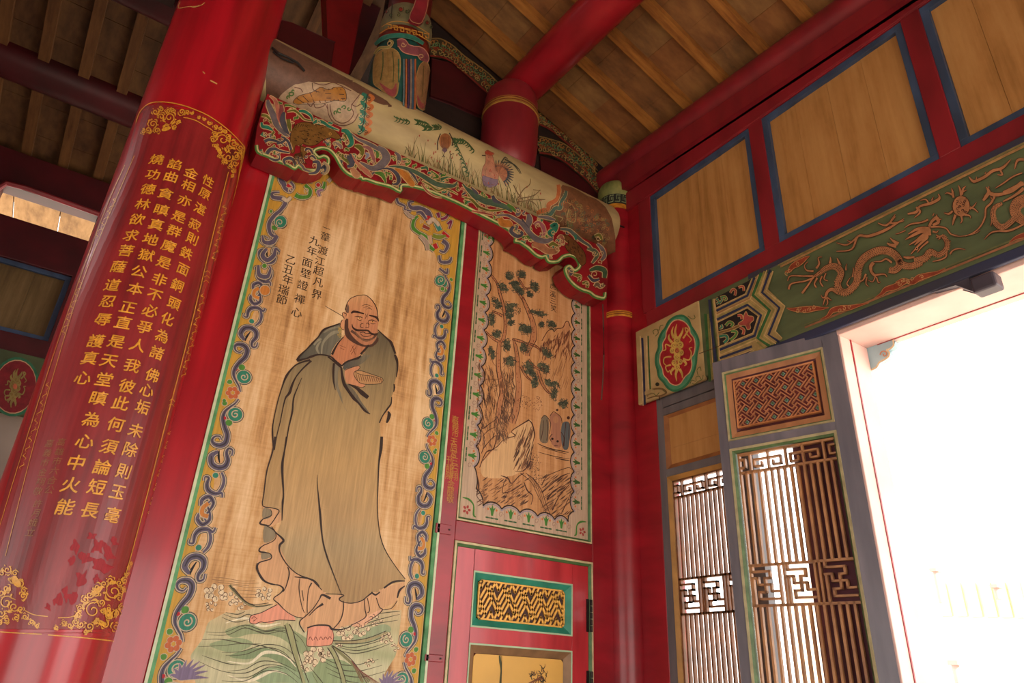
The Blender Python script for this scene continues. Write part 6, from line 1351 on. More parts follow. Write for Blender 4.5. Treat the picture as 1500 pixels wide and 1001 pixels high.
# stepped bands between end block and dragon field
dp.poly([(1043.5, 442), (1114, 402), (1133, 399), (1125, 424), (1150, 448), (1136, 486), (1146, 497), (1118, 512), (1056, 534)], '#a8925e', 1)
dp.stroke(P_('820,295 850,640 890,975', *E4), 3.6, NV, 2); dp.stroke(P_('855,290 890,640 925,970', *E4), 1.2, OL2, 2); dp.stroke(P_('872,285 905,560 938,965', *E4), 2.2, CR2, 3)
dp.poly(P_('882,275 1245,90 1285,60 1215,232 893,388', *E4), '#1c1c22', 2); dp.poly(P_('908,545 1235,385 1358,475 1297,662 932,812', *E4), '#1c1c22', 2); dp.poly(P_('940,965 1300,850 1210,900', *E4), NV, 2)
for s_, w, c in (('908,545 1235,385 1358,475 1297,662 932,812', 1.4, CR2), ('903,515 1240,352 1388,466 1318,690 935,845', 3.8, NV), ('900,465 1265,285 1450,432 1325,738 940,905', 1.6, CR2), ('902,490 1255,318 1420,448 1340,715 938,875', 1.2, OL2),
                 ('1290,60 1215,232 893,388', 1.4, CR2), ('1318,50 1238,250 897,418', 3.4, NV), ('1352,25 1262,280 900,448', 1.4, '#a0704a'), ('1362,20 1272,285', 1.4, CR2),
                 ('1392,0 1298,245 1482,412 1350,718 1480,805', 4.6, GR2), ('1425,-20 1335,235 1525,405 1395,700 1525,790', 2.2, OL2), ('1450,-30 1365,225 1552,400 1425,690 1550,780', 1.4, CR2), ('1490,-35 1400,215 1590,385 1470,680 1590,760', 3.6, NV), ('1520,-20 1440,200 1650,365 1545,640 1620,720', 1.8, CR2), ('1325,738 1415,828', 1.6, CR2),
                 ('935,938 1290,808', 3.4, NV), ('938,965 1205,880 1290,845 1310,858', 1.4, CR2), ('1345,760 1440,845', 2.2, OL2)): dp.line(P_(s_, *E4), w, c, 3)
for L__, c, w in (('900,340 930,320 900,290 920,280', '#2f8068', 12), ('940,270 990,260 1010,290 980,300', '#4f8a44', 12), ('1050,220 1080,180 1110,200 1100,250', '#a84a40', 14), ('1140,160 1190,150 1200,200', '#a84a40', 14), ('930,340 960,300 960,260', '#2f8068', 12),
                  ('930,610 960,600 950,570', '#2f8068', 16), ('1000,580 1040,540 1080,560 1060,590', '#4f8a44', 18), ('930,700 1000,690 1020,730 980,770', '#2f8068', 22), ('1050,740 1100,700 1120,650 1060,640', '#4f8a44', 20), ('920,660 1060,620 1170,570', '#8a6a3c', 18), ('1130,470 1170,470 1180,510', '#a84a40', 18), ('1160,600 1200,630 1190,680', '#a84a40', 18)):
    fw(dp, E4, P_(L__), w, c, CR2, .8, 4)
st_ = '1225,425 1250,470 1300,480 1308,520 1270,560 1275,610 1240,625 1215,580 1160,580 1140,555 1190,520 1200,470'
blob(dp, E4, st_, '#a84c44', CR2, .9, 5)
# field border lines
def zline(z, ya, yb, w, c, lv=1):
    for k in range(12):
        y0 = ya + (yb - ya) * k / 12; y1 = ya + (yb - ya) * (k + 1) / 12; b = len(dp.mb.v); cl = lin(c)
        for (y, zz) in ((y0, z - w), (y1, z - w), (y1, z + w), (y0, z + w)): dp.mb.v.append(Vector((XF - .0072 - .0003 * lv, y, zz))); dp.mb.c.append(cl)
        dp.mb.f.append([b, b + 1, b + 2, b + 3])
zline(3.590, -3.3, 1.885, .0065, '#b08a58'); zline(3.185, -3.3, 1.80, .0055, '#9a6c4c'); zline(3.199, -3.3, 1.80, .004, '#6d7048')
zline(3.604, -3.3, 1.90, .005, '#8a8050')
DO, DD = '#b27c54', '#50362a'
def dragon(body, cr_, w, lv=4):
    q = P_(body, *cr_); w = [x / cr_[2] for x in w]
    dp.stroke(q, [x + 2.0 for x in w], DD, lv); dp.stroke(q, [x + .4 for x in w], DO, lv + 1)
    S = smooth_path(q, 12); n = len(S); acc = 0
    for i in range(1, n - 1):
        acc += (S[i] - S[i - 1]).length
        if acc > 1.9:
            acc = 0; t = (S[i + 1] - S[i - 1]).normalized(); nn = Vector((-t.y, t.x)); u = i / (n - 1) * (len(w) - 1); k = min(int(u), len(w) - 2); ww = w[k] + (w[k + 1] - w[k]) * (u - k)
            m = max(1, int(ww / 2.1))
            for j in range(m):
                o_ = ((j + .5) / m - .5) * ww * .95; p = S[i] + nn * o_ + t * (.9 if j % 2 else 0); dp.dot(p.x, p.y, .72, DD, lv + 3, n=6)
            if ww > 2.5: e = S[i] + nn * (ww / 2 + .3); dp.stroke([tuple(e), tuple(e + nn * 2.0 - t * 1.2)], [1.4, .3], DO, lv + 1)
def flick(s_, cr_, w, c=None, lv=3):
    q = P_(s_, *cr_); w = list(w) if isinstance(w, (list, tuple)) else [w, w]; dp.stroke(q, [x + 1.5 for x in w], DD, lv); dp.stroke(q, w, c or DO, lv + 1)
dragon('300,330 370,280 440,230 530,215 590,270 580,340 555,400 580,470 640,490 700,450 750,380 760,290 790,180 870,100 990,50 1100,60 1180,120 1210,200 1160,260 1090,260', E1, [14, 30, 44, 52, 54, 54, 58, 62, 60, 56, 60, 66, 70, 70, 66, 62, 60, 56, 50])
dragon('1190,160 1240,200 1330,215 1430,170', E1, [50, 58, 60, 60]); dragon('300,700 420,660 470,590 560,625 640,575 655,490 600,410', E7, [70, 66, 56, 46, 44, 40, 30])
for s_, w in (('300,320 200,320 60,320 30,370', [3, 2, 1.6, 1.4]), ('300,340 200,375 70,400 40,460', [3, 2, 2, 3]), ('300,330 240,420 180,500', [2.4, 2.2, 3.4]), ('300,270 230,260 205,210 240,170', [3, 2, 1.4, .8]), ('330,240 360,190 350,130 390,120', [3.4, 2.4, 1.6, 1]), ('340,340 310,400 330,440', [3, 2, 2]), ('390,320 370,380 400,430', [2.4, 1.8, 2]), ('430,290 410,350 450,370', [2, 1.6, 1.4]),
              ('470,200 480,150 475,120', [4, 2.4, .6]), ('580,210 560,160 545,130', [4, 2.4, .6]), ('640,260 640,220 650,190', [2.4, 1.4, .4]), ('710,330 720,270 715,230', [3, 2, .5]), ('690,440 650,400 690,330', [2.4, 1.6, .5]),
              ('560,500 500,460 450,480 430,530', [5, 5, 4, 4]), ('430,530 400,550 380,520', [2.4, 1.4, .6]), ('430,540 410,590 400,630', [2.4, 1.6, .6]), ('435,540 450,600 430,630', [2.4, 1.6, .6]), ('440,540 480,570 490,570', [2, 1.4, .6]),
              ('930,180 900,220 910,280 950,320', [5, 5, 4, 3.4]), ('950,320 920,380 870,360', [2, 1.4, .6]), ('960,330 980,390 1000,380', [2, 1.6, .6]), ('950,310 1040,300 1070,330', [3, 2, 1]), ('850,300 820,360 780,380', [3, 2, 1]), ('860,330 850,400 880,430', [2, 1.6, .6]), ('930,170 1010,165 1060,140 1120,180', [1.2, 2, 2.4, 3])): flick(s_, E1, w)
for s_, w in (('180,650 230,660 300,650', [2, 4, 2]), ('190,330 260,290 380,270 450,240', [1, 2, 2.4, 3]), ('460,320 490,260 540,220 560,270 500,300', [4, 4, 5, 5, 3]), ('500,200 510,180 515,170', [2, 1.4, .5]), ('540,210 545,180', [2, .5]), ('570,240 600,235', [2, .5]), ('480,320 580,320 650,340 700,400 780,415', [3, 2.4, 2, 1.8, .6]),
              ('470,350 400,340 320,350 230,400', [6, 6, 4, 1]), ('480,370 380,370 290,410 200,460', [6, 5, 4, 1]), ('480,390 400,410 320,470 240,520', [6, 5, 3, .8]), ('450,420 370,460 300,520', [5, 4, 1]), ('440,440 350,520 260,620', [4, 3, 1]), ('200,360 130,390 90,400', [1.6, 1, .4]), ('450,480 380,540 330,600', [3, 2, 1]),
              ('500,370 540,380 560,360', [3, 2, 1]), ('540,410 580,440 560,460', [2.4, 2, 1]), ('540,440 600,420 620,450', [2, 2, 1]), ('640,470 700,480', [2, .6]), ('640,560 650,640 590,680 500,700', [2, 2.4, 2, 1]), ('690,620 720,580 780,560 860,570', [2.4, 2, 1.6, .6]), ('120,510 60,470 30,440', [6, 3, .5]), ('100,530 40,520 0,500', [6, 4, 2])): flick(s_, E7, w)
dp.dot(*P_('325,560', *E7)[0], 2.4, '#c58a60', 7); dp.dot(*P_('325,560', *E7)[0], 1, '#2a1a14', 8)
# pearl with flames
x_, y_ = P_('560,590', *E2)[0]; dp.dot(x_, y_, 13.5, DD, 3, ry=16, n=18); dp.dot(x_, y_, 12.4, DO, 4, ry=15, n=18)
for k in range(16): dp.spiral(x_ + rw_.uniform(-8, 8), y_ + rw_.uniform(-10, 10), 2.4, rw_.random() * 6, .9, .8, DD, 5)
for s_, w in (('480,500 470,440 460,400', [3, 3, .6]), ('470,470 420,450 390,460', [3, 2, .5]), ('560,480 550,420 530,370', [3, 3, .6]), ('570,470 580,410 610,380', [3, 3, .6]), ('575,440 620,420', [2, .6]), ('650,600 700,620 740,660', [3, 2, .6]), ('650,620 690,590 720,550', [3, 2, .6]), ('470,640 430,670 380,660', [3, 3, .6]), ('500,680 480,740 470,790', [4, 3, .6]), ('560,690 570,740 550,770', [3, 2, .6]), ('600,680 650,690 660,720', [3, 2, .6])): flick(s_, E2, w)
# second dragon, cut by the frame
dragon('1260,760 1200,740 1140,690 1120,620 1160,550 1260,520', E2, [60, 80, 90, 100, 110, 120]); dragon('1140,700 1070,770 990,815 920,770 890,680 910,600 990,560', E2, [40, 44, 46, 46, 40, 34, 24])
for s_, w in (('790,530 820,490 850,440 830,400', [3, 5, 5, 2]), ('830,390 815,400', [2, .6]), ('850,400 850,380', [2, .6]), ('870,490 880,520', [2, .6]), ('850,450 910,470 1000,460 1100,420 1200,340', [6, 5, 4, 6, 6]), ('920,400 1000,350 1100,280 1200,240', [1, 2, 2, 1.4]), ('910,490 870,560 820,610 810,700 770,790 700,860 600,905', [3, 3, 2.6, 2.6, 2, 1.4, .8]),
              ('480,900 560,905 690,880 760,840', [.5, .8, .8, .5]), ('1000,540 1080,500 1160,450 1216,400', [2, 3, 4, 5]), ('1000,440 1100,400 1216,350', [2, 4, 6]), ('800,940 870,870 950,850 1040,850 1110,830 1216,780', [.6, 2, 2.4, 3, 3, 2]), ('880,640 880,740 870,800', [2, 1.4, .6]), ('640,280 690,330 750,310 810,280 890,220 990,190 1080,100', [1, 4, 4, 4, 4, 4, .8]), ('810,250 820,230', [2, .6]), ('970,210 990,260 940,260', [3, 2.6, 1]), ('720,310 720,280', [2, .6]),
              ('1120,200 1150,110 1216,100', [1, 3.6, 4])): flick(s_, E2, w)
for s_, w in (('0,670 90,650 130,590 240,560 330,510 320,460', [2, 4, 3, 4, 4, .8]), ('130,530 190,520 220,560', [.8, 2, 2]), ('90,600 130,650 70,710', [3, 3, .8]), ('250,530 270,490', [2, .5])): flick(s_, E2, w)
for s_, w in (('330,590 400,580 430,520 480,520 560,490 640,440', [.8, 2.4, 3, 4, 4, .8]), ('330,550 380,560 430,520', [.6, 2, 2.6]), ('380,540 400,550', [1, 2]), ('600,420 580,460 640,450', [1, 3, 1]), ('520,460 560,470 600,430', [.8, 3, 2])): flick(s_, (1120, 180, 3.129), w)
def cloud(s_, cr_, ks):
    q = P_(s_, *cr_); dp.stroke(q, [1, 6, 9, 11, 9, 6, 1], DD, 2); dp.stroke(q, [.8, 5, 8, 10, 8, 5, .8], '#b98a58', 3); dp.stroke(q, [.2, 3.4, 6, 8, 6, 3.4, .2], '#93422c', 4)
    for k in ks: p = P_('%f,%f' % k, *cr_)[0]; dp.spiral(p[0], p[1], 3.2, k[0], 1.1, 1.0, '#c49a66', 5)
cloud('15,655 80,670 150,670 230,670 310,660 380,660 460,650', E1, ((150, 660), (200, 690), (260, 670), (130, 690), (300, 650))); cloud('370,775 450,740 500,680 590,660 680,650 760,630 880,600', E1, ((620, 660), (580, 680), (680, 640)))
cloud('940,550 1010,510 1060,460 1160,430 1250,380 1330,370 1430,330', E1, ((1230, 370), (1200, 400), (1290, 370), (1340, 350))); cloud('0,270 40,270 80,220 130,190 180,160 220,130 260,110', E1, ((20, 290), (130, 195), (50, 260))); cloud('90,930 180,900 270,930 350,880 450,850 560,820 640,775', E7, ((180, 910), (230, 930), (380, 870)))
cloud('1060,980 1120,930 1200,900 1290,890 1400,880 1500,850 1600,800', E2, ((1250, 890), (1340, 890)))
for s_ in ('100,920 150,850', '10,700 40,740 20,760'): pass
for k in range(40):
    y = 1160 + 330 * rw_.random(); 
dp.build('painted_dragons', PBM, db)
# iron pivot socket under the beam
ps = thing('pivot_socket', 'dark wooden door pivot socket fixed under the green dragon beam, right side', 'door hardware', tuple(onX(1440, 405, X0)))
p0, p1 = onX(1385, 428, X0 - .02), onX(1455, 398, X0 - .02)
ym = (p0.y + p1.y) / 2; 
box('socket_block', X0 - .045, X0 + .03, onX(1456, 400, X0 - .04).y, onX(1421, 415, X0 - .04).y, 3.035, 3.105, mat('dark slate socket paint', '#4a4552', .5, .15), ps, .01)
MB().prism([Vector((X0 - .03, onX(1420, 400, X0).y, 3.118)), Vector((X0 - .03, onX(1375, 400, X0).y + .03, 3.118)), Vector((X0 - .03, onX(1400, 400, X0).y, 3.105)), Vector((X0 - .03, onX(1420, 400, X0).y, 3.06))], Vector((.05, 0, 0))).build('socket_bracket', MATS['dark slate socket paint'], ps, .004)
# lintel core behind the face so the opening is closed above
box('lintel_core', X0 + .10, X0 + .14, -1.5, 3.0, 3.15, 3.66, red_dk, wr, 0)
# ---- matching beam at the far end of the back bay
fbm = thing('lintel_beam', 'shaded beam end with dark red flower cartouche, far left behind the great pillar', 'beam', (-.6, YB, 3.09))
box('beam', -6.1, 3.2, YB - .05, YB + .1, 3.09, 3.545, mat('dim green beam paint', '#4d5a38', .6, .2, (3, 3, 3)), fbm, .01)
dq = Paint(planeY(YB - .052), .0012)
dq.dot(22, 567, 35, '#2d6a4c', 1, ry=44, n=24, rot=.2); dq.dot(22, 567, 31, '#c59a78', 2, ry=40, n=24, rot=.2); dq.dot(22, 567, 30, '#7d1c24', 3, ry=38.5, n=24, rot=.2)
rosette(0, 0, 1.0, dq, '#8f7a44', lambda a, b: (22 + (a * .98 - b * .18) / 9.5, 567 + (b * .98 + a * .18) / 9.5))
dq.build('cartouche', PBM, fbm)
# ================================================================== ROOF TIMBERS AND SMALL THINGS
# melon-shaped king post hanging over the round beam
mx, mr = 1.128, .182
mp2 = thing('hanging_post', 'melon-shaped painted bracket post straddling the beam, gold petals and blue-grey ribs', 'post', (mx, YW, 4.6))
body = MB().lathe(mx, YW, [(.03, 4.50), (.10, 4.515), (.15, 4.56), (.172, 4.64), (mr, 4.76), (mr + .004, 4.9), (mr, 5.04), (mr - .01, 5.12), (mr - .03, 5.17), (mr - .035, 5.24)], 48).build('melon_body', mat('deep teal body paint', '#1f5a50', .5, .25, (6, 6, 6), col2='#163e40'), mp2, smooth=True)
MB().lathe(mx, YW, [(mr - .018, 5.135), (mr - .012, 5.15), (mr - .012, 5.235), (mr - .018, 5.25)], 48).build('meander_band', mat('rust red band', '#7a2418', .5, .15), mp2, smooth=True)
fc = MB().lathe(mx, YW, [(mr - .03, 5.25), (mr - .014, 5.28), (mr - .010, 5.38), (mr - .022, 5.46), (mr - .05, 5.50)], 48).build('flower_collar', mat('grey green collar', '#7d7a58', .55, .2, (9, 9, 9)), mp2, smooth=True)
MB().lathe(mx, YW, [(.145, 5.48), (.145, 6.3)], 32).build('post', red_dk, mp2, smooth=True)
G6 = (400, 0, 5.769)
ff = cylY(mx, YW, mr + .006)
g6 = Paint(ff, .0006, True)
blob(g6, G6, '870,470 930,420 1010,410 1070,470 1075,600 1060,720 1045,800 1000,825 900,750 850,700 850,560', '#9a7c48', '#b0935c', 1.0, 1)
blob(g6, G6, '1235,560 1290,520 1325,600 1325,760 1300,900 1260,930 1215,880 1205,700', '#93704a', '#b0935c', 1.0, 1)
for s_, c in (('900,700 960,790 1010,820 1040,790 1040,700 1000,760', '#9a4a4c'), ('1215,800 1230,900 1270,915 1300,850 1260,880', '#9a4a4c')): g6.poly(P_(s_, *G6), c, 3, 4)
for s_, c, w in (('930,440 930,560 910,680', '#4f5c34', 1.6), ('1010,440 1020,560 1015,700', '#5a5a34', 1.2), ('1270,560 1265,700 1255,820', '#6d5a34', 1.2), ('970,430 975,640', '#8a6a34', 1), ('1060,500 1062,700', '#3a6a4c', 2)): g6.stroke(P_(s_, *G6), w, c, 4)
for x, c in ((1105, '#5c7478'), (1125, '#a8633c'), (1145, '#4c3a5c'), (1165, '#8a7a6c'), (1182, '#3c5c74'), (1200, '#a8633c')):
    g6.stroke(P_('%d,500 %d,700 %d,900 %d,990' % (x, x, x - 4, x - 10), *G6), 2.9, '#2c1c1c', 2); g6.stroke(P_('%d,500 %d,700 %d,900 %d,990' % (x, x, x - 4, x - 10), *G6), 2.3, c, 3)
fw(g6, G6, [(1050, 370), (1090, 370), (1120, 410), (1180, 430), (1240, 440), (1275, 490), (1270, 520)], [40, 60, 60, 56, 60, 60, 40], '#8a4c54', '#c08a74', 1.4, 4)
fw(g6, G6, [(860, 460), (900, 410), (980, 400), (1010, 360), (980, 345)], [10, 14, 14, 10, 8], '#8f8a50', '#c0a870', .8, 3)
fw(g6, G6, [(860, 380), (940, 320), (1060, 300), (1180, 320), (1270, 370)], [16, 26, 26, 26, 16], '#2f7a68', '#4f8a78', .8, 2)
for q in ((990, 370, 26, 1), (1100, 380, 24, 0), (1250, 480, 26, 2)): curl(g6, G6, q[0], q[1], q[2], q[3], 1, '#c0a070', 1.2)
for k in range(7): 
    x = 960 + k * 52; y = 205 + (k - 0) * 13 + (6 - k) * 0; g6.line(P_('%d,%d %d,%d %d,%d %d,%d %d,%d' % (x, y, x + 40, y + 8, x + 40, y + 42, x + 16, y + 36, x + 16, y + 20), *G6), 1.7, '#c8903c', 5)
g6.stroke(P_('900,290 1010,235 1160,265 1330,360', *G6), 1.2, '#c8903c', 5); g6.stroke(P_('920,230 1020,185 1170,205 1320,290', *G6), 1.0, '#c8903c', 5)
for x, y, r_, c in ((960, 100, 14, '#8a2c24'), (1080, 80, 18, '#8a2c24'), (1130, 100, 14, '#2f5a34'), (1000, 130, 12, '#2f5a34'), (1060, 130, 12, '#6d7a3c'), (1300, 190, 16, '#8a2c24'), (1260, 170, 12, '#2f5a34'), (1330, 230, 12, '#2f5a34')): g6.dot(G6[0] + x / G6[2], y / G6[2], r_ / G6[2], c, 4); curl(g6, G6, x, y, r_ * 1.5, x, 1, '#3c3024', .9)
g6.stroke(P_('1010,30 1000,160', *G6), 1.4, '#2c2c24', 4)
g6.build('painted_petals', PBM, mp2)
# curling pink tongue board in front of the collar
tg = Paint(cylY(mx, YW, mr + .03), .0006)
pts = P_('1215,-10 1195,50 1170,110 1150,160 1170,185 1230,205 1265,195 1290,130 1310,60 1320,-10', *G6)
fq = cylY(mx, YW, mr + .03)
MB().prism([fq(x, y)[0] for x, y in pts], Vector((.0, .02, 0))).build('scroll_tongue', mat('rose red tongue', '#8a2430', .5, .2), mp2)
fw(tg, G6, [(1205, 0), (1185, 60), (1155, 130), (1170, 180), (1240, 200), (1275, 150), (1300, 70), (1310, 0)], [3] * 8, '#b98a68', '#b98a68', .1, 1); tg.build('scroll_outline', PBM, mp2)
# short round post carrying the purlin
sx, sr = 1.985, .200
spt = thing('short_post', 'short thick red round post with a gold band standing on the painted beam', 'post', (sx, YW, 4.62))
MB().lathe(sx, YW, [(.10, 4.58), (.165, 4.64), (.19, 4.72), (sr, 4.86), (sr, 5.05), (sr - .010, 5.24), (sr - .022, 5.30), (sr - .045, 5.335)], 56).build('shaft', red_dull, spt, smooth=True)
zg = onY(758, 142, YW - .18).z
MB().lathe(sx, YW, [(sr - .006, zg - .055), (sr + .005, zg - .05), (sr + .003, zg + .0), (sr - .012, zg + .005)], 56).build('gold_band', mat('tarnished gold band', '#a87c34', .5, .25, (9, 9, 9), spec=.6), spt, smooth=True)
mb = MB()
for dz in (-.034, -.012): mb.lathe(sx, YW, [(sr + .0055, zg + dz - .003), (sr + .0055, zg + dz + .003)], 56)
mb.build('groove', red_dk, spt)
# purlin over it, running towards the camera
q0 = onY(768, 124, YW); zc = q0.z
e_a, e_b = onY(745, 114, YW), onY(790, 135, YW)
d_roof = (e1.z - e0.z) / (e1.y - e0.y)
pz = lambda y: 5.485 + (d_roof) * (y - YW)
prl = MB().tube([(sx + .10, YW + .10, pz(3.3)), (sx + .10, 1.5, pz(1.5)), (sx + .10, -3.4, pz(-3.4))], .145, 32).build('purlin', red_dull if 0 else red, smooth=True)
tag(prl, 'large round red purlin rising from the short gold-banded post towards the upper right', 'beam')
# carved and painted cloud boards following the roof behind the posts
def carved(name, up_, lo_, label, Y=3.36, th=.02):
    pts = P_(up_) + P_(lo_)[::-1]
    t = thing(name, label, 'carved board', tuple(onY(*pts[0], Y)))
    MB().prism([onY(x, y, Y) for x, y in smooth_path(pts[:len(P_(up_))], 3)] + [onY(x, y, Y) for x, y in smooth_path(pts[len(P_(up_)):], 3)], Vector((0, th, 0))).build('board', mat('umber board ground', '#3c3020', .6, .2, (9, 9, 9)), t)
    pa = Paint(planeY(Y - .001), .0008); U, Lw = P_(up_), P_(lo_)
    pa.stroke(U, 1.6, '#8f7a48', 1); pa.stroke(Lw, 2.4, '#7d2420', 1)
    n = 22
    Us, Ls = smooth_path(U, 10), smooth_path(Lw, 10)
    for k in range(n):
        a = Us[int((k + .5) / n * (len(Us) - 1))]; b = Ls[int((k + .5) / n * (len(Ls) - 1))]; m = a.lerp(b, .5); r_ = (b - a).length * .30
        for j, c in enumerate(('#b07a3c', '#5f8a5c', '#8a2c24', '#a89458')):
            p = a.lerp(b, .2 + .2 * j); p = p + Vector((rw_.uniform(-2.4, 2.4), rw_.uniform(-1, 1))); pa.spiral(p.x, p.y, r_ * .55, rw_.random() * 6, .95, 1.1, c, 2 + j, dr=rw_.choice((1, -1)))
        pa.stroke([(m.x - 5, m.y - 2), (m.x, m.y + 1), (m.x + 5, m.y + 5)], [.4, 2.6, .4], rw_.choice(('#a86a30', '#3f6a4c', '#7d5a2c')), 1)
    pa.build('painted_scrolls', PBM, t); return t
carved('carved_board', '630,57 645,57 662,66 680,82 700,96 718,110 738,131 748,146', '630,82 648,84 664,92 680,106 696,120 712,134 728,148 742,160', 'carved painted scroll board left of the short red post, behind the beam')
carved('carved_board', '790,200 806,204 826,211 846,226 864,243 880,262 888,272', '790,224 808,227 826,236 844,250 860,264 874,280 884,290', 'carved painted scroll board between the short red post and the corner column')
carved('carved_board', '790,166 806,172 824,182 842,200 858,220 874,240', '790,182 806,190 824,204 842,220 858,238 872,256', 'upper shaded scroll board right of the short post, just under the rafters', 3.385, .012)
def dark_beam(pts, Y, th, label, name='tie_beam', m=red_shade):
    o = MB().prism([onY(x, y, Y) for x, y in P_(pts)], Vector((0, th, 0))).build(name, m, bevel=.01)
    return tag(o, label, 'beam', None)
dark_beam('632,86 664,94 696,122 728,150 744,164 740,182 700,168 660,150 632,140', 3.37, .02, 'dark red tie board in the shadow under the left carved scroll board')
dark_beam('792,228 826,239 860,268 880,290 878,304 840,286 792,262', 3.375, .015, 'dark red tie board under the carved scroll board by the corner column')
# red struts and dark beams in the gap between pillar and melon post
dark_beam('478,-40 540,-40 508,112 484,100', 3.50, .10, 'narrow dark red strut rising behind the beam, left of the melon post', 'strut', mat('deep red strut', '#7a1018', .45, .15))
dark_beam('400,26 428,34 490,62 484,104 440,84 396,66', 3.46, .10, 'dark red beam end between the great pillar and the narrow strut')
dark_beam('524,-20 535,-20 512,60 500,100 498,112 508,114', 3.72, .04, 'dark strut edge just right of the narrow red strut', 'strut')
t_ = dark_beam('534,-30 572,-30 548,40 530,80 512,112 508,114', 3.61, .09, 'dim red tapered strut between the narrow strut and the melon post', 'strut')
# back bay purlins
for i, (ya, za, r_, lb_) in enumerate(((YB - .75, 0, .13, 'dark red round purlin under the back bay rafters, upper left'),)):
    a, b = onY(0, 79, YB - .75), onY(185, 158, YB - .75)
    o = MB().tube([(-3.5, YB - .75, a.z), (3.0, YB - .75, a.z)], .16, 24).build('purlin', red_shade, smooth=True); tag(o, lb_, 'beam')
o = MB().tube([(-3.5, 4.35, onY(230, 10, 4.35).z + .05), (2.9, 4.35, onY(230, 10, 4.35).z + .05)], .13, 24).build('purlin', red_shade, smooth=True); tag(o, 'dark red round purlin at the very top left, ending behind the great pillar', 'beam')
# cables
cb = MB().tube([onY(399, 70, 2.98), onY(408, 78, 2.96), onY(422, 84, 2.96), onY(436, 92, 2.97), onY(446, 104, 2.99)], .007, 8).build('cable', black_m, smooth=True); tag(cb, 'short dark cable tied round the pillar top, over the beam end', 'cable')
cb = MB().tube([onY(400, 76, 2.99), onY(414, 86, 2.98), onY(430, 92, 2.98)], .005, 8).build('cable', black_m, smooth=True); tag(cb, 'thin dark wire just under the short cable at the pillar top', 'cable')
cb = MB().tube([onY(883, 446, 3.09), onY(884, 480, 3.09), onY(884.5, 520, 3.09), onY(883, 560, 3.09), onY(881, 586, 3.10)], .0045, 8).build('cable', mat('grey cord', '#5c4038', .5, .1), smooth=True); tag(cb, 'thin cord hanging down the left side of the slim corner column', 'cable')
cb = MB().tube([onY(884, 316, 3.02), onY(896, 328, 3.03), onY(905, 330, 3.05), onY(914, 333, 3.06)], [.007, .010, .009, .006], 8).build('iron_spike', iron_m, smooth=True); tag(cb, 'dark iron spike sticking out between beam end and corner column', 'metal spike')
# ================================================================== OUTSIDE, in full sun
bk = thing('corner_bracket', 'pale blue carved bracket in the upper corner outside the bright doorway', 'bracket', tuple(onX(1250, 500, X0 + .235)))
XO = X0 + .236
ol = P_('195,725 435,655 440,700 410,730 385,740 405,760 400,790 370,815 325,840 300,880 250,905 180,905 140,885 170,850 190,790', 1230, 380, 5.556)
MB().prism([onX(x, y, XO) for x, y in smooth_path(ol, 2, True)], Vector((.04, 0, 0))).build('scroll', mat('pale blue bracket paint', '#9dc0cc', .5, .1), bk)
po = Paint(planeX(XO - .001), .001); po.stroke(ol[1:11], 2.4, '#d8c8a0', 1); po.spiral(1230 + 365 / 5.556, 380 + 775 / 5.556, 6, 3, 1.1, 1.8, '#c08a68', 2); po.build('painted_line', PM, bk)
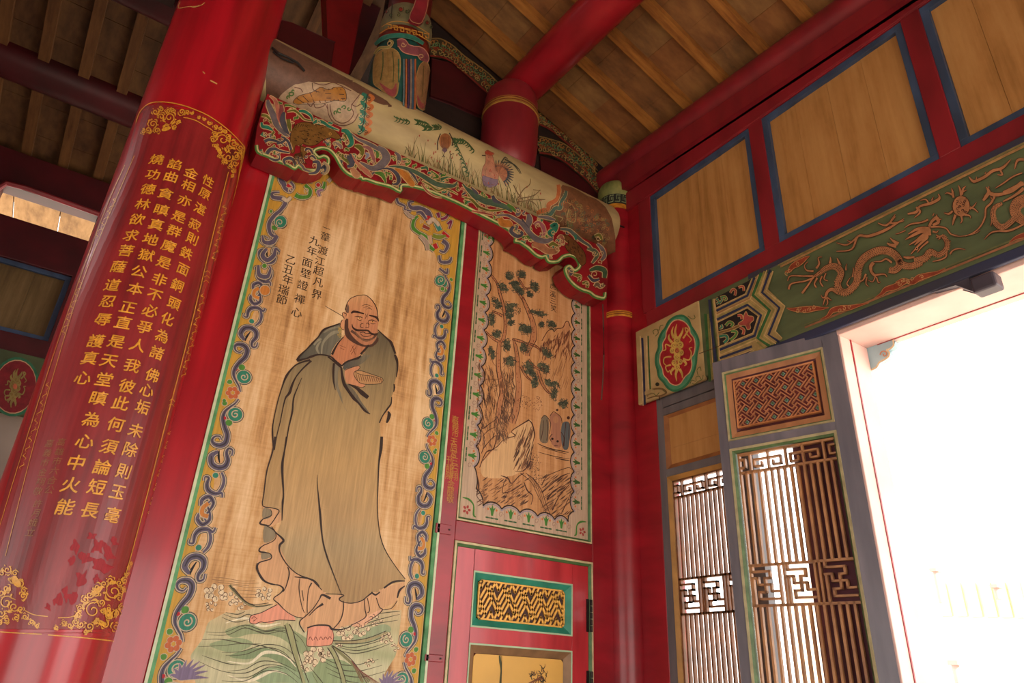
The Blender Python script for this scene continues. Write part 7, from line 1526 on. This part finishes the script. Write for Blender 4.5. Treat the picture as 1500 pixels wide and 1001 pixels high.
# far temple hall across the courtyard
far = thing('temple_hall', 'distant sunlit hall with red columns across the courtyard, nearly lost in glare', 'building', (14, 6, 0))
XFAR = 14.0
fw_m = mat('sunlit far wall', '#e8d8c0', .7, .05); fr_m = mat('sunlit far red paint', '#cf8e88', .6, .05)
def fp_(x, y): p = onX(x, y, XFAR); return p
zf = fp_(1400, 800).z
box('wall', XFAR + 1.2, XFAR + 1.5, fp_(1500, 900).y - 6, fp_(1300, 900).y + 3, -.1, fp_(1380, 790).z, fw_m, far, 0)
for x, y in ((1372, 835), (1458, 862), (1402, 985)):
    p = fp_(x, y)
for (xa, ya), (xb, yb), r_ in (((1370, 838), (1379, 884), 2.9), ((1459, 862), (1465, 878), 2.9), ((1399, 975), (1407, 1012), 4)):
    a, b = fp_(xa, ya), fp_(xb, yb)
    rr_ = r_ * (a - CAM).length / FPX * 1.0
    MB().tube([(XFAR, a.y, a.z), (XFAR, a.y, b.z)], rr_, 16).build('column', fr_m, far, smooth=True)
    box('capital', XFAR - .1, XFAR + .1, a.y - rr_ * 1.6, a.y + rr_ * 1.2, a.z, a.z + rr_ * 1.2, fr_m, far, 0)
for k in range(6):
    p = fp_(1335 + k * 22, 870); box('window', XFAR + 1.15, XFAR + 1.2, p.y - .10, p.y + .10, p.z - .30, p.z + .30, mat('far amber panel', '#e8c8a0', .6, .02), far, 0)
vh = fp_(1332, 919)
p = onX(1332, 919, 13.85)
o = box('plaque', 13.85, 13.95, p.y - .13, p.y + .13, p.z - .08, p.z + .08, mat('grey plaque', '#4c4c58', .5, .1), far)

# painted twig and pine on the yellow panel of the side door
dpn = Paint(xzY(YW + .0175), .0003)
dpn.stroke([(2.118, 1.629), (2.124, 1.60), (2.132, 1.56), (2.130, 1.50), (2.14, 1.43)], [.010, .014, .009, .013, .009], '#4a4a2c', 1); dpn.stroke([(2.130, 1.628), (2.134, 1.58), (2.136, 1.45)], .003, '#2c2c1c', 2)
for i in range(34):
    a = rw_.uniform(.2, 2.9); x, z = 2.365 + rw_.uniform(-.055, .05), 1.555 + rw_.uniform(-.05, .01)
    if i < 6: x, z = 2.385 + rw_.uniform(-.01, .01), 1.57 + rw_.uniform(-.02, .02)
    dpn.stroke([(x, z), (x + .016 * math.cos(a), z + .016 * math.sin(a)), (x + .026 * math.cos(a + .3), z + .026 * math.sin(a + .3))], [.005, .004, .001], rw_.choice(['#3c2c1c', '#6a4a2c', '#2c2c1c']), 1)
for i in range(6): dpn.stroke([(2.28 + i * .02, 1.50), (2.33 + i * .01, 1.52 + i * .005), (2.40, 1.535)], [.003, .008, .003], '#7a4a2c', 1)
dpn.build('painted_twig', PM, sd_)['kind'] = 'stuff'
